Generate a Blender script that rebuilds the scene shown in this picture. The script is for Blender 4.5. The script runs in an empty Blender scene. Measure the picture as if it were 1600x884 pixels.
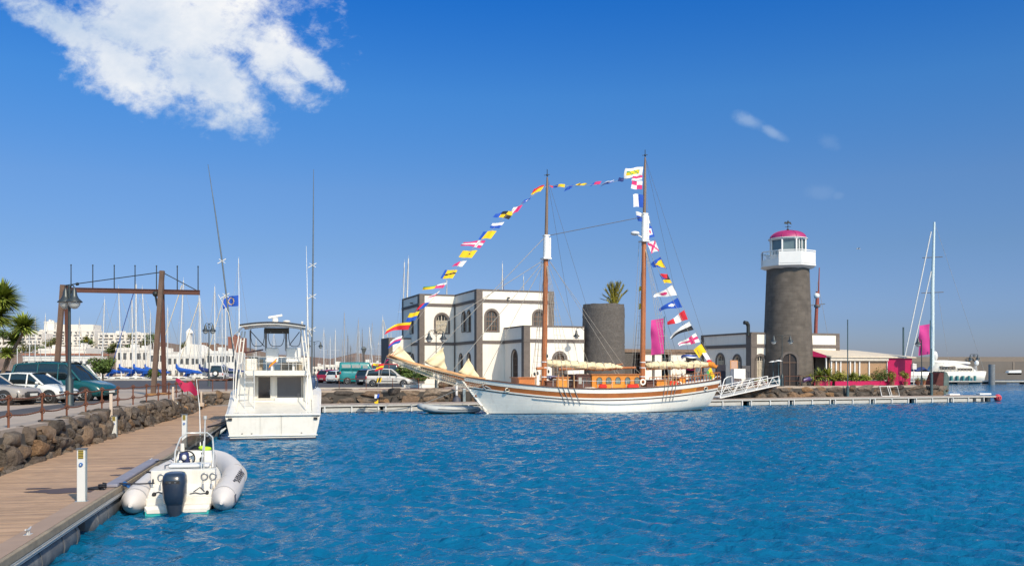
import bpy, math, random
import numpy as np
from mathutils import Vector, Matrix, noise
from mathutils.geometry import tessellate_polygon
R = math.radians
rnd = random.Random(7)
scene = bpy.context.scene
COL = scene.collection

# ------------------------------------------------------------------ camera
EYE = 3.1            # metres above the water
F = 1400.0           # focal length in pixels of a 1600 px wide picture
cam = bpy.data.cameras.new('camera'); camo = bpy.data.objects.new('camera', cam); COL.objects.link(camo)
cam.sensor_width = 36.0; cam.lens = 36.0 * F / 1600.0
cam.shift_y = (576 - 442) / 1600.0
cam.clip_start = 0.1; cam.clip_end = 9000
camo.location = (0, 0, EYE); camo.rotation_euler = (R(90), 0, 0)
scene.camera = camo

# ------------------------------------------------------------------ light
SUN_EL = R(40)
SUN_AZ = math.atan2(0.55, -0.84)         # clockwise from +Y
sdir = Vector((math.sin(SUN_AZ) * math.cos(SUN_EL), math.cos(SUN_AZ) * math.cos(SUN_EL), math.sin(SUN_EL)))
sl = bpy.data.lights.new('sun', 'SUN'); so = bpy.data.objects.new('sun', sl); COL.objects.link(so)
sl.energy = 3.8; sl.angle = R(0.5); sl.color = (1.0, 0.885, 0.70)
so.rotation_euler = (-sdir).to_track_quat('-Z', 'Y').to_euler()
so.location = (0, 0, 60)

scene.view_settings.view_transform = 'Standard'
scene.view_settings.look = 'None'
scene.view_settings.exposure = 0.25
scene.view_settings.gamma = 1.0
scene.render.film_transparent = False
scene.cycles.max_bounces = 6
scene.cycles.diffuse_bounces = 3
scene.cycles.glossy_bounces = 3
scene.cycles.transparent_max_bounces = 8
scene.cycles.use_denoising = True
scene.cycles.caustics_reflective = False
scene.cycles.caustics_refractive = False

world = bpy.data.worlds.new('World'); scene.world = world; world.use_nodes = True
wn = world.node_tree.nodes; wl = world.node_tree.links; wn.clear()
def N(t, **k):
    n = wn.new(t)
    for a, b in k.items(): setattr(n, a, b)
    return n
def wmath(op, a, b=None, c=None, clamp=False):
    n = N('ShaderNodeMath', operation=op, use_clamp=clamp)
    for i, x in enumerate((a, b, c)):
        if x is None: continue
        if isinstance(x, (int, float)): n.inputs[i].default_value = x
        else: wl.new(x, n.inputs[i])
    return n.outputs[0]
sky = N('ShaderNodeTexSky', sky_type='NISHITA')
sky.sun_disc = False; sky.sun_elevation = SUN_EL; sky.sun_rotation = SUN_AZ
sky.altitude = 0; sky.air_density = 1.0; sky.dust_density = 0.6; sky.ozone_density = 2.5
hs = N('ShaderNodeHueSaturation'); hs.inputs['Saturation'].default_value = 1.30; hs.inputs['Value'].default_value = 0.87
wl.new(sky.outputs[0], hs.inputs['Color'])
tc = N('ShaderNodeTexCoord')
sep = N('ShaderNodeSeparateXYZ'); wl.new(tc.outputs['Generated'], sep.inputs[0])
# deeper blue with height in view; overhead it is brightened as added fill
hgt = wmath('MULTIPLY', sep.outputs['Z'], 1.3, clamp=True)
deep = N('ShaderNodeMix', data_type='RGBA', blend_type='MULTIPLY'); deep.inputs[0].default_value = 1.0
dr = N('ShaderNodeValToRGB')
SKYRAMP = [(0.0, (0.55, 0.61, 1.04, 1)), (0.065, (0.51, 0.61, 1.04, 1)), (0.163, (0.68, 0.72, 0.95, 1)), (0.25, (0.82, 0.85, 1.05, 1)), (0.375, (0.66, 0.98, 1.28, 1)), (0.5, (0.26, 0.86, 1.42, 1)), (0.65, (1.2, 1.45, 1.55, 1)), (1.0, (2.5, 2.3, 1.95, 1))]
for i, (p, c) in enumerate(SKYRAMP):
    e = dr.color_ramp.elements[i] if i < 2 else dr.color_ramp.elements.new(p)
    e.position = p; e.color = c
wl.new(hgt, dr.inputs[0]); wl.new(hs.outputs[0], deep.inputs[6]); wl.new(dr.outputs[0], deep.inputs[7])
# unseen half of the sky behind the camera, brightened to fill shaded walls
mrs = N('ShaderNodeMapRange', interpolation_type='SMOOTHSTEP'); wl.new(sep.outputs['Y'], mrs.inputs[0])
mrs.inputs[1].default_value = 0.15; mrs.inputs[2].default_value = -0.7; mrs.inputs[3].default_value = 0.0; mrs.inputs[4].default_value = 1.0
sky_fill = N('ShaderNodeMix', data_type='RGBA', blend_type='MULTIPLY'); wl.new(mrs.outputs[0], sky_fill.inputs[0])
wl.new(deep.outputs[2], sky_fill.inputs[6]); sky_fill.inputs[7].default_value = (2.75, 2.2, 1.55, 1)
skycol = sky_fill.outputs[2]
# clouds : noise shaped, placed by direction in the sky
yy = wmath('MAXIMUM', sep.outputs['Y'], 0.05)
cu = wmath('DIVIDE', sep.outputs['X'], yy); cv = wmath('DIVIDE', sep.outputs['Z'], yy)
comb = N('ShaderNodeCombineXYZ'); wl.new(cu, comb.inputs[0]); wl.new(cv, comb.inputs[1])
def fbm(scale, detail, rough, dist=0.0, off=(0, 0, 0), mscale=(1, 1, 1), rot=0):
    mp = N('ShaderNodeMapping'); mp.inputs['Location'].default_value = off; mp.inputs['Scale'].default_value = mscale
    mp.inputs['Rotation'].default_value = (0, 0, rot)
    wl.new(comb.outputs[0], mp.inputs['Vector'])
    n = N('ShaderNodeTexNoise'); n.inputs['Scale'].default_value = scale; n.inputs['Detail'].default_value = detail
    n.inputs['Roughness'].default_value = rough; n.inputs['Distortion'].default_value = dist
    wl.new(mp.outputs[0], n.inputs['Vector']); return n.outputs[0]
def puff(px, py, rx, ry, rot, du=0.0, dv=0.0):
    """soft ellipse centred on a sky direction; returns 1 at centre, 0 on its edge, negative outside"""
    u0 = (px - 800) / F; v0 = (576 - py) / F; a = R(rot)
    x = wmath('SUBTRACT', cu, u0 + du); y = wmath('SUBTRACT', cv, v0 + dv)
    xr = wmath('ADD', wmath('MULTIPLY', x, math.cos(a)), wmath('MULTIPLY', y, math.sin(a)))
    yr = wmath('SUBTRACT', wmath('MULTIPLY', y, math.cos(a)), wmath('MULTIPLY', x, math.sin(a)))
    e = wmath('ADD', wmath('POWER', wmath('MULTIPLY', xr, F / rx), 2), wmath('POWER', wmath('MULTIPLY', yr, F / ry), 2))
    return wmath('SUBTRACT', 1.0, wmath('SQRT', e))
MAIN = [(285, 42, 205, 98, -8), (110, 48, 140, 36, -30), (335, 122, 105, 80, -30), (190, 112, 115, 56, -28), (415, 82, 118, 60, -38), (320, -20, 160, 85, -8), (478, 104, 70, 26, -38)]
def field(ps, du=0.0, dv=0.0):
    m = None
    for p in ps:
        q = puff(*p, du=du, dv=dv); m = q if m is None else wmath('MAXIMUM', m, q)
    return m
n_big = fbm(10, 10, 0.60, 0.15, off=(1.3, .4, 0), mscale=(1, 1.2, 1), rot=R(25))
n_fine = fbm(34, 10, 0.66, 0.2, mscale=(1, 1.3, 1), rot=R(25))
fm = field(MAIN)
nsum = wmath('ADD', wmath('MULTIPLY', wmath('SUBTRACT', n_big, 0.48), 1.5), wmath('MULTIPLY', wmath('SUBTRACT', n_fine, 0.5), 1.5))
dens = wmath('ADD', fm, nsum)
mr = N('ShaderNodeMapRange', interpolation_type='SMOOTHSTEP'); wl.new(dens, mr.inputs[0])
mr.inputs[1].default_value = -0.08; mr.inputs[2].default_value = 0.66
alpha = mr.outputs[0]
thin = field([(1172, 190, 34, 15, -22), (1205, 206, 30, 11, -28)])
thin2 = field([(1296, 222, 26, 14, -20), (1284, 300, 30, 15, 0), (1310, 305, 14, 8, 0)])
def wisp(f, amt, lo, hi):
    d = wmath('ADD', f, wmath('MULTIPLY', wmath('SUBTRACT', n_fine, 0.5), 1.4))
    m = N('ShaderNodeMapRange', interpolation_type='SMOOTHSTEP'); wl.new(d, m.inputs[0])
    m.inputs[1].default_value = lo; m.inputs[2].default_value = hi
    return wmath('MULTIPLY', m.outputs[0], amt)
alpha2 = wmath('MAXIMUM', wisp(thin, 0.42, 0.0, 0.9), wisp(thin2, 0.10, 0.0, 0.8))
# cloud tone: bright lit billows, blue grey where the cloud is thin or turned from the sun
n_sh = fbm(13, 9, 0.62, 0.1, off=(3.1, 1.7, 0), mscale=(1, 1.3, 1), rot=R(25))
tone = wmath('ADD', wmath('MULTIPLY', wmath('SUBTRACT', n_sh, 0.5), 2.4), wmath('MULTIPLY', field([(400, 10, 230, 120, -35), (200, 135, 80, 40, -30)]), 0.5))
tr = N('ShaderNodeValToRGB'); tr.color_ramp.elements[0].position = 0.0; tr.color_ramp.elements[0].color = (4.1, 5.2, 6.8, 1)
tr.color_ramp.elements[1].position = 1.0; tr.color_ramp.elements[1].color = (8.6, 8.5, 8.3, 1)
wl.new(wmath('ADD', wmath('MULTIPLY', tone, 0.62), 0.46, clamp=True), tr.inputs[0])
mixc = N('ShaderNodeMix', data_type='RGBA'); wl.new(wmath('MULTIPLY', wmath('MAXIMUM', alpha, alpha2), 0.97), mixc.inputs[0])
wl.new(skycol, mixc.inputs[6]); wl.new(tr.outputs[0], mixc.inputs[7])
# only in front half of the sky
front = wmath('GREATER_THAN', sep.outputs['Y'], 0.05)
mixf = N('ShaderNodeMix', data_type='RGBA'); wl.new(front, mixf.inputs[0]); wl.new(skycol, mixf.inputs[6]); wl.new(mixc.outputs[2], mixf.inputs[7])
bg = N('ShaderNodeBackground'); bg.inputs['Strength'].default_value = 0.10
wl.new(mixf.outputs[2], bg.inputs['Color'])
wo = N('ShaderNodeOutputWorld'); wl.new(bg.outputs[0], wo.inputs['Surface'])

# ------------------------------------------------------------------ helpers
def P(px, Y, z=0.0): return Vector(((px - 800) / F * Y, Y, z))
def Zp(py, Y): return EYE - (py - 576) / F * Y
def yw(py, h=EYE): return F * h / (py - 576)

_M = {}
def M(name, col, rough=0.6, metal=0.0, var=0.12, scale=3.0, bump=0.0, bscale=30.0, island=0.0, dirt=None, dscale=1.2, damt=0.5, spec=0.5, coat=0.0, streak=None, samt=.4, planks=0.0):
    if name in _M: return _M[name]
    m = bpy.data.materials.new(name); m.use_nodes = True; nt = m.node_tree; b = nt.nodes['Principled BSDF']
    b.inputs['Roughness'].default_value = rough; b.inputs['Metallic'].default_value = metal
    b.inputs['Specular IOR Level'].default_value = spec; b.inputs['Coat Weight'].default_value = coat
    c4 = (*col, 1)
    t = nt.nodes.new('ShaderNodeTexCoord')
    n = nt.nodes.new('ShaderNodeTexNoise'); n.inputs['Scale'].default_value = scale; n.inputs['Detail'].default_value = 6; n.inputs['Roughness'].default_value = .6
    nt.links.new(t.outputs['Object'], n.inputs['Vector'])
    mrn = nt.nodes.new('ShaderNodeMapRange'); mrn.inputs[1].default_value = .25; mrn.inputs[2].default_value = .75
    mrn.inputs[3].default_value = 1 - var; mrn.inputs[4].default_value = 1 + var
    nt.links.new(n.outputs[0], mrn.inputs[0])
    mul = nt.nodes.new('ShaderNodeVectorMath'); mul.operation = 'SCALE'; mul.inputs[0].default_value = col
    nt.links.new(mrn.outputs[0], mul.inputs['Scale'])
    out = mul.outputs[0]
    if island:
        g = nt.nodes.new('ShaderNodeNewGeometry'); m2 = nt.nodes.new('ShaderNodeMapRange')
        m2.inputs[3].default_value = 1 - island; m2.inputs[4].default_value = 1 + island
        nt.links.new(g.outputs['Random Per Island'], m2.inputs[0])
        s2 = nt.nodes.new('ShaderNodeVectorMath'); s2.operation = 'SCALE'
        nt.links.new(out, s2.inputs[0]); nt.links.new(m2.outputs[0], s2.inputs['Scale']); out = s2.outputs[0]
    if dirt:
        n2 = nt.nodes.new('ShaderNodeTexNoise'); n2.inputs['Scale'].default_value = dscale; n2.inputs['Detail'].default_value = 8; n2.inputs['Roughness'].default_value = .7
        nt.links.new(t.outputs['Object'], n2.inputs['Vector'])
        r2 = nt.nodes.new('ShaderNodeMapRange'); r2.inputs[1].default_value = .48; r2.inputs[2].default_value = .72; r2.inputs[4].default_value = damt
        nt.links.new(n2.outputs[0], r2.inputs[0])
        mx = nt.nodes.new('ShaderNodeMix'); mx.data_type = 'RGBA'; nt.links.new(r2.outputs[0], mx.inputs[0])
        nt.links.new(out, mx.inputs[6]); mx.inputs[7].default_value = (*dirt, 1); out = mx.outputs[2]
    if streak:   # rain and rust runs: their own shape on the surface
        mp_ = nt.nodes.new('ShaderNodeMapping'); mp_.inputs['Scale'].default_value = (5, 5, .35); nt.links.new(t.outputs['Object'], mp_.inputs['Vector'])
        n4 = nt.nodes.new('ShaderNodeTexNoise'); n4.inputs['Scale'].default_value = 1.0; n4.inputs['Detail'].default_value = 6; n4.inputs['Roughness'].default_value = .65; nt.links.new(mp_.outputs[0], n4.inputs['Vector'])
        r4 = nt.nodes.new('ShaderNodeMapRange'); r4.inputs[1].default_value = .52; r4.inputs[2].default_value = .78; r4.inputs[4].default_value = samt; nt.links.new(n4.outputs[0], r4.inputs[0])
        m4 = nt.nodes.new('ShaderNodeMix'); m4.data_type = 'RGBA'; nt.links.new(r4.outputs[0], m4.inputs[0]); nt.links.new(out, m4.inputs[6]); m4.inputs[7].default_value = (*streak, 1); out = m4.outputs[2]
    nt.links.new(out, b.inputs['Base Color'])
    if bump:
        n3 = nt.nodes.new('ShaderNodeTexNoise'); n3.inputs['Scale'].default_value = bscale; n3.inputs['Detail'].default_value = 5
        nt.links.new(t.outputs['Object'], n3.inputs['Vector'])
        bp = nt.nodes.new('ShaderNodeBump'); bp.inputs['Strength'].default_value = bump; bp.inputs['Distance'].default_value = .02
        nt.links.new(n3.outputs[0], bp.inputs['Height']); nt.links.new(bp.outputs[0], b.inputs['Normal'])
    if planks:
        w5 = nt.nodes.new('ShaderNodeTexWave'); w5.bands_direction = 'Z'; w5.wave_profile = 'SAW'; w5.inputs['Scale'].default_value = planks; w5.inputs['Distortion'].default_value = .15
        nt.links.new(t.outputs['Object'], w5.inputs['Vector']); b5 = nt.nodes.new('ShaderNodeBump'); b5.inputs['Strength'].default_value = .35; b5.inputs['Distance'].default_value = .01
        nt.links.new(w5.outputs[1], b5.inputs['Height']); nt.links.new(b5.outputs[0], b.inputs['Normal'])
    _M[name] = m; return m

WHITE = lambda: M('white_gelcoat', (.70, .665, .60), .28, var=.05, dirt=(.52, .46, .38), dscale=2.2, damt=.35, streak=(.42, .36, .28), samt=.35)
def PAINT(c): return M('car_paint_%d_%d_%d' % tuple(int(x * 100) for x in c), c, .25, var=.03, coat=.6)

class MB:
    def __init__(s): s.v = []; s.f = []; s.mi = []; s.sm = []; s.cur = 0
    def add(s, vs, fs, smooth=False):
        o = len(s.v); s.v.extend([tuple(v) for v in vs])
        for f in fs: s.f.append([i + o for i in f]); s.mi.append(s.cur); s.sm.append(smooth)
        return s
    def mat(s, i): s.cur = i; return s
    def box(s, c, d, rz=0.0, rx=0.0, ry=0.0):
        hx, hy, hz = d[0] / 2, d[1] / 2, d[2] / 2
        vs = [Vector((x, y, z)) for z in (-hz, hz) for x, y in ((-hx, -hy), (hx, -hy), (hx, hy), (-hx, hy))]
        if rz or rx or ry:
            m = Matrix.Rotation(rz, 3, 'Z') @ Matrix.Rotation(ry, 3, 'Y') @ Matrix.Rotation(rx, 3, 'X'); vs = [m @ v for v in vs]
        vs = [v + Vector(c) for v in vs]
        return s.add(vs, [(3, 2, 1, 0), (4, 5, 6, 7), (0, 1, 5, 4), (1, 2, 6, 5), (2, 3, 7, 6), (3, 0, 4, 7)])
    def box2(s, a, b):
        return s.box([(a[i] + b[i]) / 2 for i in range(3)], [abs(b[i] - a[i]) for i in range(3)])
    def bar(s, p, q, w, h=None):
        """square bar between two points"""
        p, q = Vector(p), Vector(q); d = q - p; L = d.length; d.normalize(); h = h or w
        up = Vector((0, 0, 1)) if abs(d.z) < .95 else Vector((0, 1, 0))
        a = d.cross(up).normalized() * (w / 2); b = a.cross(d).normalized() * (h / 2)
        vs = [p - a - b, p + a - b, p + a + b, p - a + b, q - a - b, q + a - b, q + a + b, q - a + b]
        return s.add(vs, [(0, 1, 2, 3), (7, 6, 5, 4), (1, 0, 4, 5), (2, 1, 5, 6), (3, 2, 6, 7), (0, 3, 7, 4)])
    def tube(s, pts, r, n=8, caps=True, smooth=True, flat=1.0, closed=False):
        pts = [Vector(p) for p in pts]; k = len(pts)
        if not isinstance(r, (list, tuple)): r = [r] * k
        rings = []; pa = None
        for i, p in enumerate(pts):
            if closed: d = pts[(i + 1) % k] - pts[i - 1]
            else: d = pts[min(i + 1, k - 1)] - pts[max(i - 1, 0)]
            d.normalize()
            if pa is None:
                up = Vector((0, 0, 1)) if abs(d.z) < .9 else Vector((0, 1, 0)); a = d.cross(up).normalized()
            else:
                a = pa - d * pa.dot(d)
                a = a.normalized() if a.length > 1e-5 else d.cross(Vector((0, 0, 1))).normalized()
            pa = a; b = a.cross(d)
            rings.append([p + (a * math.cos(t) + b * math.sin(t) * flat) * r[i] for t in [2 * math.pi * j / n for j in range(n)]])
        return s.loft(rings, caps=caps, smooth=smooth, wrap=closed)
    def cyl(s, p, q, r0, r1=None, n=12, caps=True, smooth=True):
        return s.tube([p, q], [r0, r0 if r1 is None else r1], n, caps, smooth)
    def loft(s, rings, caps=True, smooth=True, ring_closed=True, wrap=False):
        n = len(rings[0]); vs = [v for rg in rings for v in rg]; fs = []
        m = len(rings)
        for i in range(m if wrap else m - 1):
            i2 = (i + 1) % m
            for j in range(n if ring_closed else n - 1):
                j2 = (j + 1) % n; fs.append((i * n + j, i * n + j2, i2 * n + j2, i2 * n + j))
        s.add(vs, fs, smooth)
        if caps and not wrap and ring_closed:
            s.add(rings[0], [tuple(range(n - 1, -1, -1))]); s.add(rings[-1], [tuple(range(n))])
        return s
    def lathe(s, prof, c=(0, 0, 0), n=20, smooth=True, a0=0.0, caps=True):
        rings = [[Vector((c[0] + r * math.cos(a0 + 2 * math.pi * j / n), c[1] + r * math.sin(a0 + 2 * math.pi * j / n), c[2] + z)) for j in range(n)] for r, z in prof]
        return s.loft(rings, caps=caps, smooth=smooth)
    def ball(s, c, r, nu=12, nv=8):
        if not isinstance(r, (list, tuple)): r = (r, r, r)
        rings = []
        for i in range(nv + 1):
            t = -math.pi / 2 + math.pi * i / nv; ct = max(math.cos(t), .02)
            rings.append([Vector((c[0] + r[0] * ct * math.cos(2 * math.pi * j / nu), c[1] + r[1] * ct * math.sin(2 * math.pi * j / nu), c[2] + r[2] * math.sin(t))) for j in range(nu)])
        return s.loft(rings, smooth=True)
    def extr(s, poly, vec, smooth=False):
        poly = [Vector(p) for p in poly]; vec = Vector(vec); n = len(poly)
        tris = tessellate_polygon([poly])
        vs = poly + [p + vec for p in poly]
        fs = [tuple(t) for t in tris] + [(t[2] + n, t[1] + n, t[0] + n) for t in tris]
        fs += [(i, (i + 1) % n, (i + 1) % n + n, i + n) for i in range(n)]
        return s.add(vs, fs, smooth)
    def quad(s, a, b, c, d): return s.add([a, b, c, d], [(0, 1, 2, 3)])
    def face(s, poly, holes=()):
        loops = [[Vector(p) for p in poly]] + [[Vector(p) for p in h] for h in holes]
        tris = tessellate_polygon(loops); vs = [v for l in loops for v in l]
        return s.add(vs, [tuple(t) for t in tris])
    def build(s, name, mats, parent=None, loc=None, rz=None, bevel=0.0, fixn=True):
        me = bpy.data.meshes.new(name); me.from_pydata(s.v, [], s.f)
        if not isinstance(mats, (list, tuple)): mats = [mats]
        for m in mats: me.materials.append(m)
        me.polygons.foreach_set('material_index', s.mi); me.polygons.foreach_set('use_smooth', s.sm)
        me.update()
        if fixn:
            import bmesh
            bm = bmesh.new(); bm.from_mesh(me); bmesh.ops.recalc_face_normals(bm, faces=bm.faces); bm.to_mesh(me); bm.free()
        o = bpy.data.objects.new(name, me); COL.objects.link(o)
        if parent is not None: o.parent = parent
        if loc is not None: o.location = loc
        if rz is not None: o.rotation_euler = (0, 0, rz)
        if bevel:
            b = o.modifiers.new('bevel', 'BEVEL'); b.width = bevel; b.segments = 2; b.limit_method = 'ANGLE'; b.angle_limit = R(40)
        return o

def tag(o, label=None, cat=None, group=None, kind=None):
    if label: o['label'] = label
    if cat: o['category'] = cat
    if group: o['group'] = group
    if kind: o['kind'] = kind
    return o
def thing(name, label, cat, loc=(0, 0, 0), rz=0.0, group=None):
    o = bpy.data.objects.new(name, None); COL.objects.link(o); o.empty_display_size = .2
    o.location = loc; o.rotation_euler = (0, 0, rz)
    return tag(o, label, cat, group)
def dup(root, loc, rz=None, label=None, scale=None):
    def cp(o, par):
        c = o.copy(); COL.objects.link(c); c.parent = par
        for ch in [x for x in bpy.data.objects if x.parent == o]: cp(ch, c)
        return c
    kids = {}
    c = cp(root, None); c.location = loc
    if rz is not None: c.rotation_euler = (0, 0, rz)
    if label: c['label'] = label
    if scale: c.scale = (scale,) * 3 if not isinstance(scale, (tuple, list)) else scale
    return c
ORD = ['first', 'second', 'third', 'fourth', 'fifth', 'sixth', 'seventh', 'eighth', 'ninth', 'tenth', 'eleventh', 'twelfth', 'thirteenth', 'fourteenth', 'fifteenth', 'sixteenth', 'seventeenth', 'eighteenth', 'nineteenth', 'twentieth']
def ordw(i):
    if i < 20: return ORD[i]
    t = {2: 'twenty', 3: 'thirty', 4: 'forty'}
    d, r = divmod(i + 1, 10)
    return t[d] + '-' + ORD[r - 1] if r else {3: 'thirtieth', 4: 'fortieth'}[d]

# the grid of the far quay: u runs along it to the right, v away from the camera
AL = math.atan(.37); U = Vector((math.cos(AL), math.sin(AL), 0)); V = Vector((-math.sin(AL), math.cos(AL), 0))
# the left pontoon: fw runs away from the camera
PA = math.atan(.229); FW = Vector((-math.sin(PA), math.cos(PA), 0)); RT = Vector((math.cos(PA), math.sin(PA), 0))
QZ = 1.5; DZ = .54
def onq(px, py): Y = F * (EYE - QZ) / (py - 576); return P(px, Y, QZ)
def ond(px, py): Y = F * (EYE - DZ) / (py - 576); return P(px, Y, DZ)
def onw(px, py): Y = F * EYE / (py - 576); return P(px, Y, 0)
def line_at(px, p0, d=U):
    """point on the line p0 + t d seen at pixel column px"""
    k = (px - 800) / F; t = (k * p0.y - p0.x) / (d.x - k * d.y); return p0 + d * t
WALL0 = Vector((-9.8, 68.5, QZ))      # a point on the top edge of the far wall
PON0 = Vector((-13.5, 62.9, DZ))      # a point on the front edge of the far pontoon
# ================================================================== SETTING
# ---- water
def water_material():
    m = bpy.data.materials.new('sea_water'); m.use_nodes = True; nt = m.node_tree; b = nt.nodes['Principled BSDF']
    t = nt.nodes.new('ShaderNodeTexCoord')
    n = nt.nodes.new('ShaderNodeTexNoise'); n.inputs['Scale'].default_value = .10; n.inputs['Detail'].default_value = 7
    nt.links.new(t.outputs['Object'], n.inputs['Vector'])
    cr = nt.nodes.new('ShaderNodeValToRGB'); cr.color_ramp.elements[0].position = .35; cr.color_ramp.elements[1].position = .7
    cr.color_ramp.elements[0].color = (0.002, 0.092, 0.196, 1); cr.color_ramp.elements[1].color = (0.004, 0.118, 0.240, 1)
    nt.links.new(n.outputs[0], cr.inputs[0]); nt.links.new(cr.outputs[0], b.inputs['Base Color'])
    b.inputs['Roughness'].default_value = .08; b.inputs['IOR'].default_value = 1.33
    mp = nt.nodes.new('ShaderNodeMapping'); mp.inputs['Scale'].default_value = (1, 1.25, 1); mp.inputs['Rotation'].default_value = (0, 0, R(20))
    nt.links.new(t.outputs['Object'], mp.inputs['Vector'])
    last = None
    for sc, st, ds in ((2.1, .75, .14), (5.5, .7, .05), (14, .4, .016)):
        nn = nt.nodes.new('ShaderNodeTexNoise'); nn.inputs['Scale'].default_value = sc; nn.inputs['Detail'].default_value = 3; nn.inputs['Distortion'].default_value = .6
        nt.links.new(mp.outputs[0], nn.inputs['Vector'])
        bp = nt.nodes.new('ShaderNodeBump'); bp.inputs['Strength'].default_value = st; bp.inputs['Distance'].default_value = ds
        nt.links.new(nn.outputs[0], bp.inputs['Height'])
        if last: nt.links.new(last.outputs[0], bp.inputs['Normal'])
        last = bp
    nt.links.new(last.outputs[0], b.inputs['Normal'])
    return m
WATER = water_material()
def build_water():
    ys = [5.0]
    while ys[-1] < 125:
        y = ys[-1]; ys.append(y + (.05 + .0017 * y if y < 66 else .16 + .010 * (y - 66)))
    ys = np.array(ys); nc = 640
    uu = np.linspace(-1, 1, nc)
    Yg, Ug = np.meshgrid(ys, uu, indexing='ij'); Xg = Ug * (Yg * .78 + 5)
    rs = np.random.RandomState(3); X = Xg.copy(); Y = Yg.copy(); Z = np.zeros_like(X)
    for i in range(96):
        lam = .22 * (1.05 / .22) ** rs.rand(); k = 2 * np.pi / lam
        th = R(250) + rs.randn() * .55
        a = .0064 * lam * (0.6 + .8 * rs.rand())
        kx, ky = k * math.cos(th), k * math.sin(th); ph = kx * Xg + ky * Yg + rs.rand() * 6.283
        # gusts make patches of rougher and smoother water
        g = 1 + .5 * np.sin(Xg * .11 + i) * np.sin(Yg * .09 + 2 * i)
        c = np.cos(ph); s_ = np.sin(ph); Z += a * g * c; X -= .85 * a * g * math.cos(th) * s_; Y -= .85 * a * g * math.sin(th) * s_
    nr = len(ys); co = np.stack([X, Y, Z], -1).reshape(-1, 3).astype(np.float32)
    idx = np.arange(nr * nc).reshape(nr, nc)
    q = np.stack([idx[:-1, :-1], idx[:-1, 1:], idx[1:, 1:], idx[1:, :-1]], -1).reshape(-1, 4).astype(np.int32)
    me = bpy.data.meshes.new('water'); me.vertices.add(len(co)); me.vertices.foreach_set('co', co.ravel())
    me.loops.add(q.size); me.loops.foreach_set('vertex_index', q.ravel())
    me.polygons.add(len(q)); me.polygons.foreach_set('loop_start', np.arange(0, q.size, 4, dtype=np.int32))
    me.polygons.foreach_set('loop_total', np.full(len(q), 4, dtype=np.int32))
    me.polygons.foreach_set('use_smooth', np.ones(len(q), dtype=bool))
    me.materials.append(WATER); me.update(calc_edges=True)
    o = bpy.data.objects.new('water', me); COL.objects.link(o); tag(o, kind='structure')
build_water()
mb = MB(); mb.face([(-5000, -300, -.16), (5000, -300, -.16), (5000, 7000, -.16), (-5000, 7000, -.16)])
tag(mb.build('sea', WATER), kind='structure')

# ---- quay : land with its retaining edges
CONC = M('quay_concrete', (.36, .29, .235), .85, var=.14, scale=.8, bump=.3, bscale=6, dirt=(.24, .18, .14), dscale=.5, damt=.5)
CORE = M('dark_wall_core', (.055, .048, .042), .95, var=.3, scale=2)
LQ = [Vector((-9.2, -12, 0)), Vector((-11.6, 12, 0)), Vector((-13.3, 23.3, 0)), Vector((-14.1, 28, 0)), Vector((-15.9, 35.8, 0)), Vector((-18.1, 48.2, 0)), Vector((-20.3, 57.5, 0)), Vector((-21.6, 62.3, 0)), Vector((-20.9, 64.4, 0))]
WEND = line_at(1466, WALL0)
quay_poly = LQ + [WEND, WEND + V * 34, Vector((-260, 124, 0)), Vector((-260, -12, 0))]
def flat(poly, z): return [(p[0], p[1], z) for p in poly]
mb = MB(); mb.extr(flat(quay_poly, QZ), (0, 0, -2.6))
tag(mb.build('quay', CONC), kind='structure')
ASPH = M('asphalt', (.060, .055, .060), .9, var=.16, scale=.6, bump=.3, bscale=20, dirt=(.10, .09, .085), dscale=.3, damt=.5)
def off(poly, d):
    out = []
    for i, p in enumerate(poly):
        a = poly[max(i - 1, 0)]; b = poly[min(i + 1, len(poly) - 1)]; t = (b - a).normalized(); out.append(p + Vector((-t.y, t.x, 0)) * d)
    return out
lane_in = off(LQ[:6], 2.3); lane_out = off(LQ[:6], 3.7)
mb = MB(); mb.face(flat(lane_in + lane_out[::-1], QZ + .004)); tag(mb.build('parking_lane', ASPH), kind='structure')
b0 = line_at(640, WALL0 + V * 6.5)
ra = line_at(80, WALL0 + V * 7.2)
road = [Vector((-260, 72, 0)), Vector((-30, 70.5, 0)), line_at(400, WALL0 + V * 5.6), line_at(655, WALL0 + V * 3.6), line_at(690, WALL0 + V * 12), Vector((-14, 123.5, 0)), Vector((-260, 123.5, 0))]
mb = MB(); mb.face(flat(road, QZ + .004)); tag(mb.build('road', ASPH), kind='structure')
# red brick apron in front of the white building
BRK = M('brick_paving', (.27, .13, .10), .85, var=.25, scale=6, bump=.3, bscale=20)
brk = [line_at(560, WALL0 + V * 1.4), line_at(1200, WALL0 + V * 1.4), line_at(1200, WALL0 + V * 3.2), line_at(560, WALL0 + V * 3.2)]
mb = MB(); mb.face(flat(brk, QZ + .008)); tag(mb.build('pavement', BRK), kind='structure')
# kerb between pavement and road
mb = MB()
ka, kb = line_at(395, WALL0 + V * 5.2), line_at(640, WALL0 + V * 3.3)
mb.bar((ka.x, ka.y, QZ + .06), (kb.x, kb.y, QZ + .06), .25, .12)
tag(mb.build('kerb', M('kerb', (.42, .38, .33), .8, var=.2)), kind='structure')
# marina basin edge (white kerb seen along the back of the road)
mb = MB(); mb.box2((-200, 123.6, QZ), (-14, 124.0, QZ + .25)); tag(mb.build('quay_edge', M('kerb', (.42, .38, .33))), kind='structure')

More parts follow.
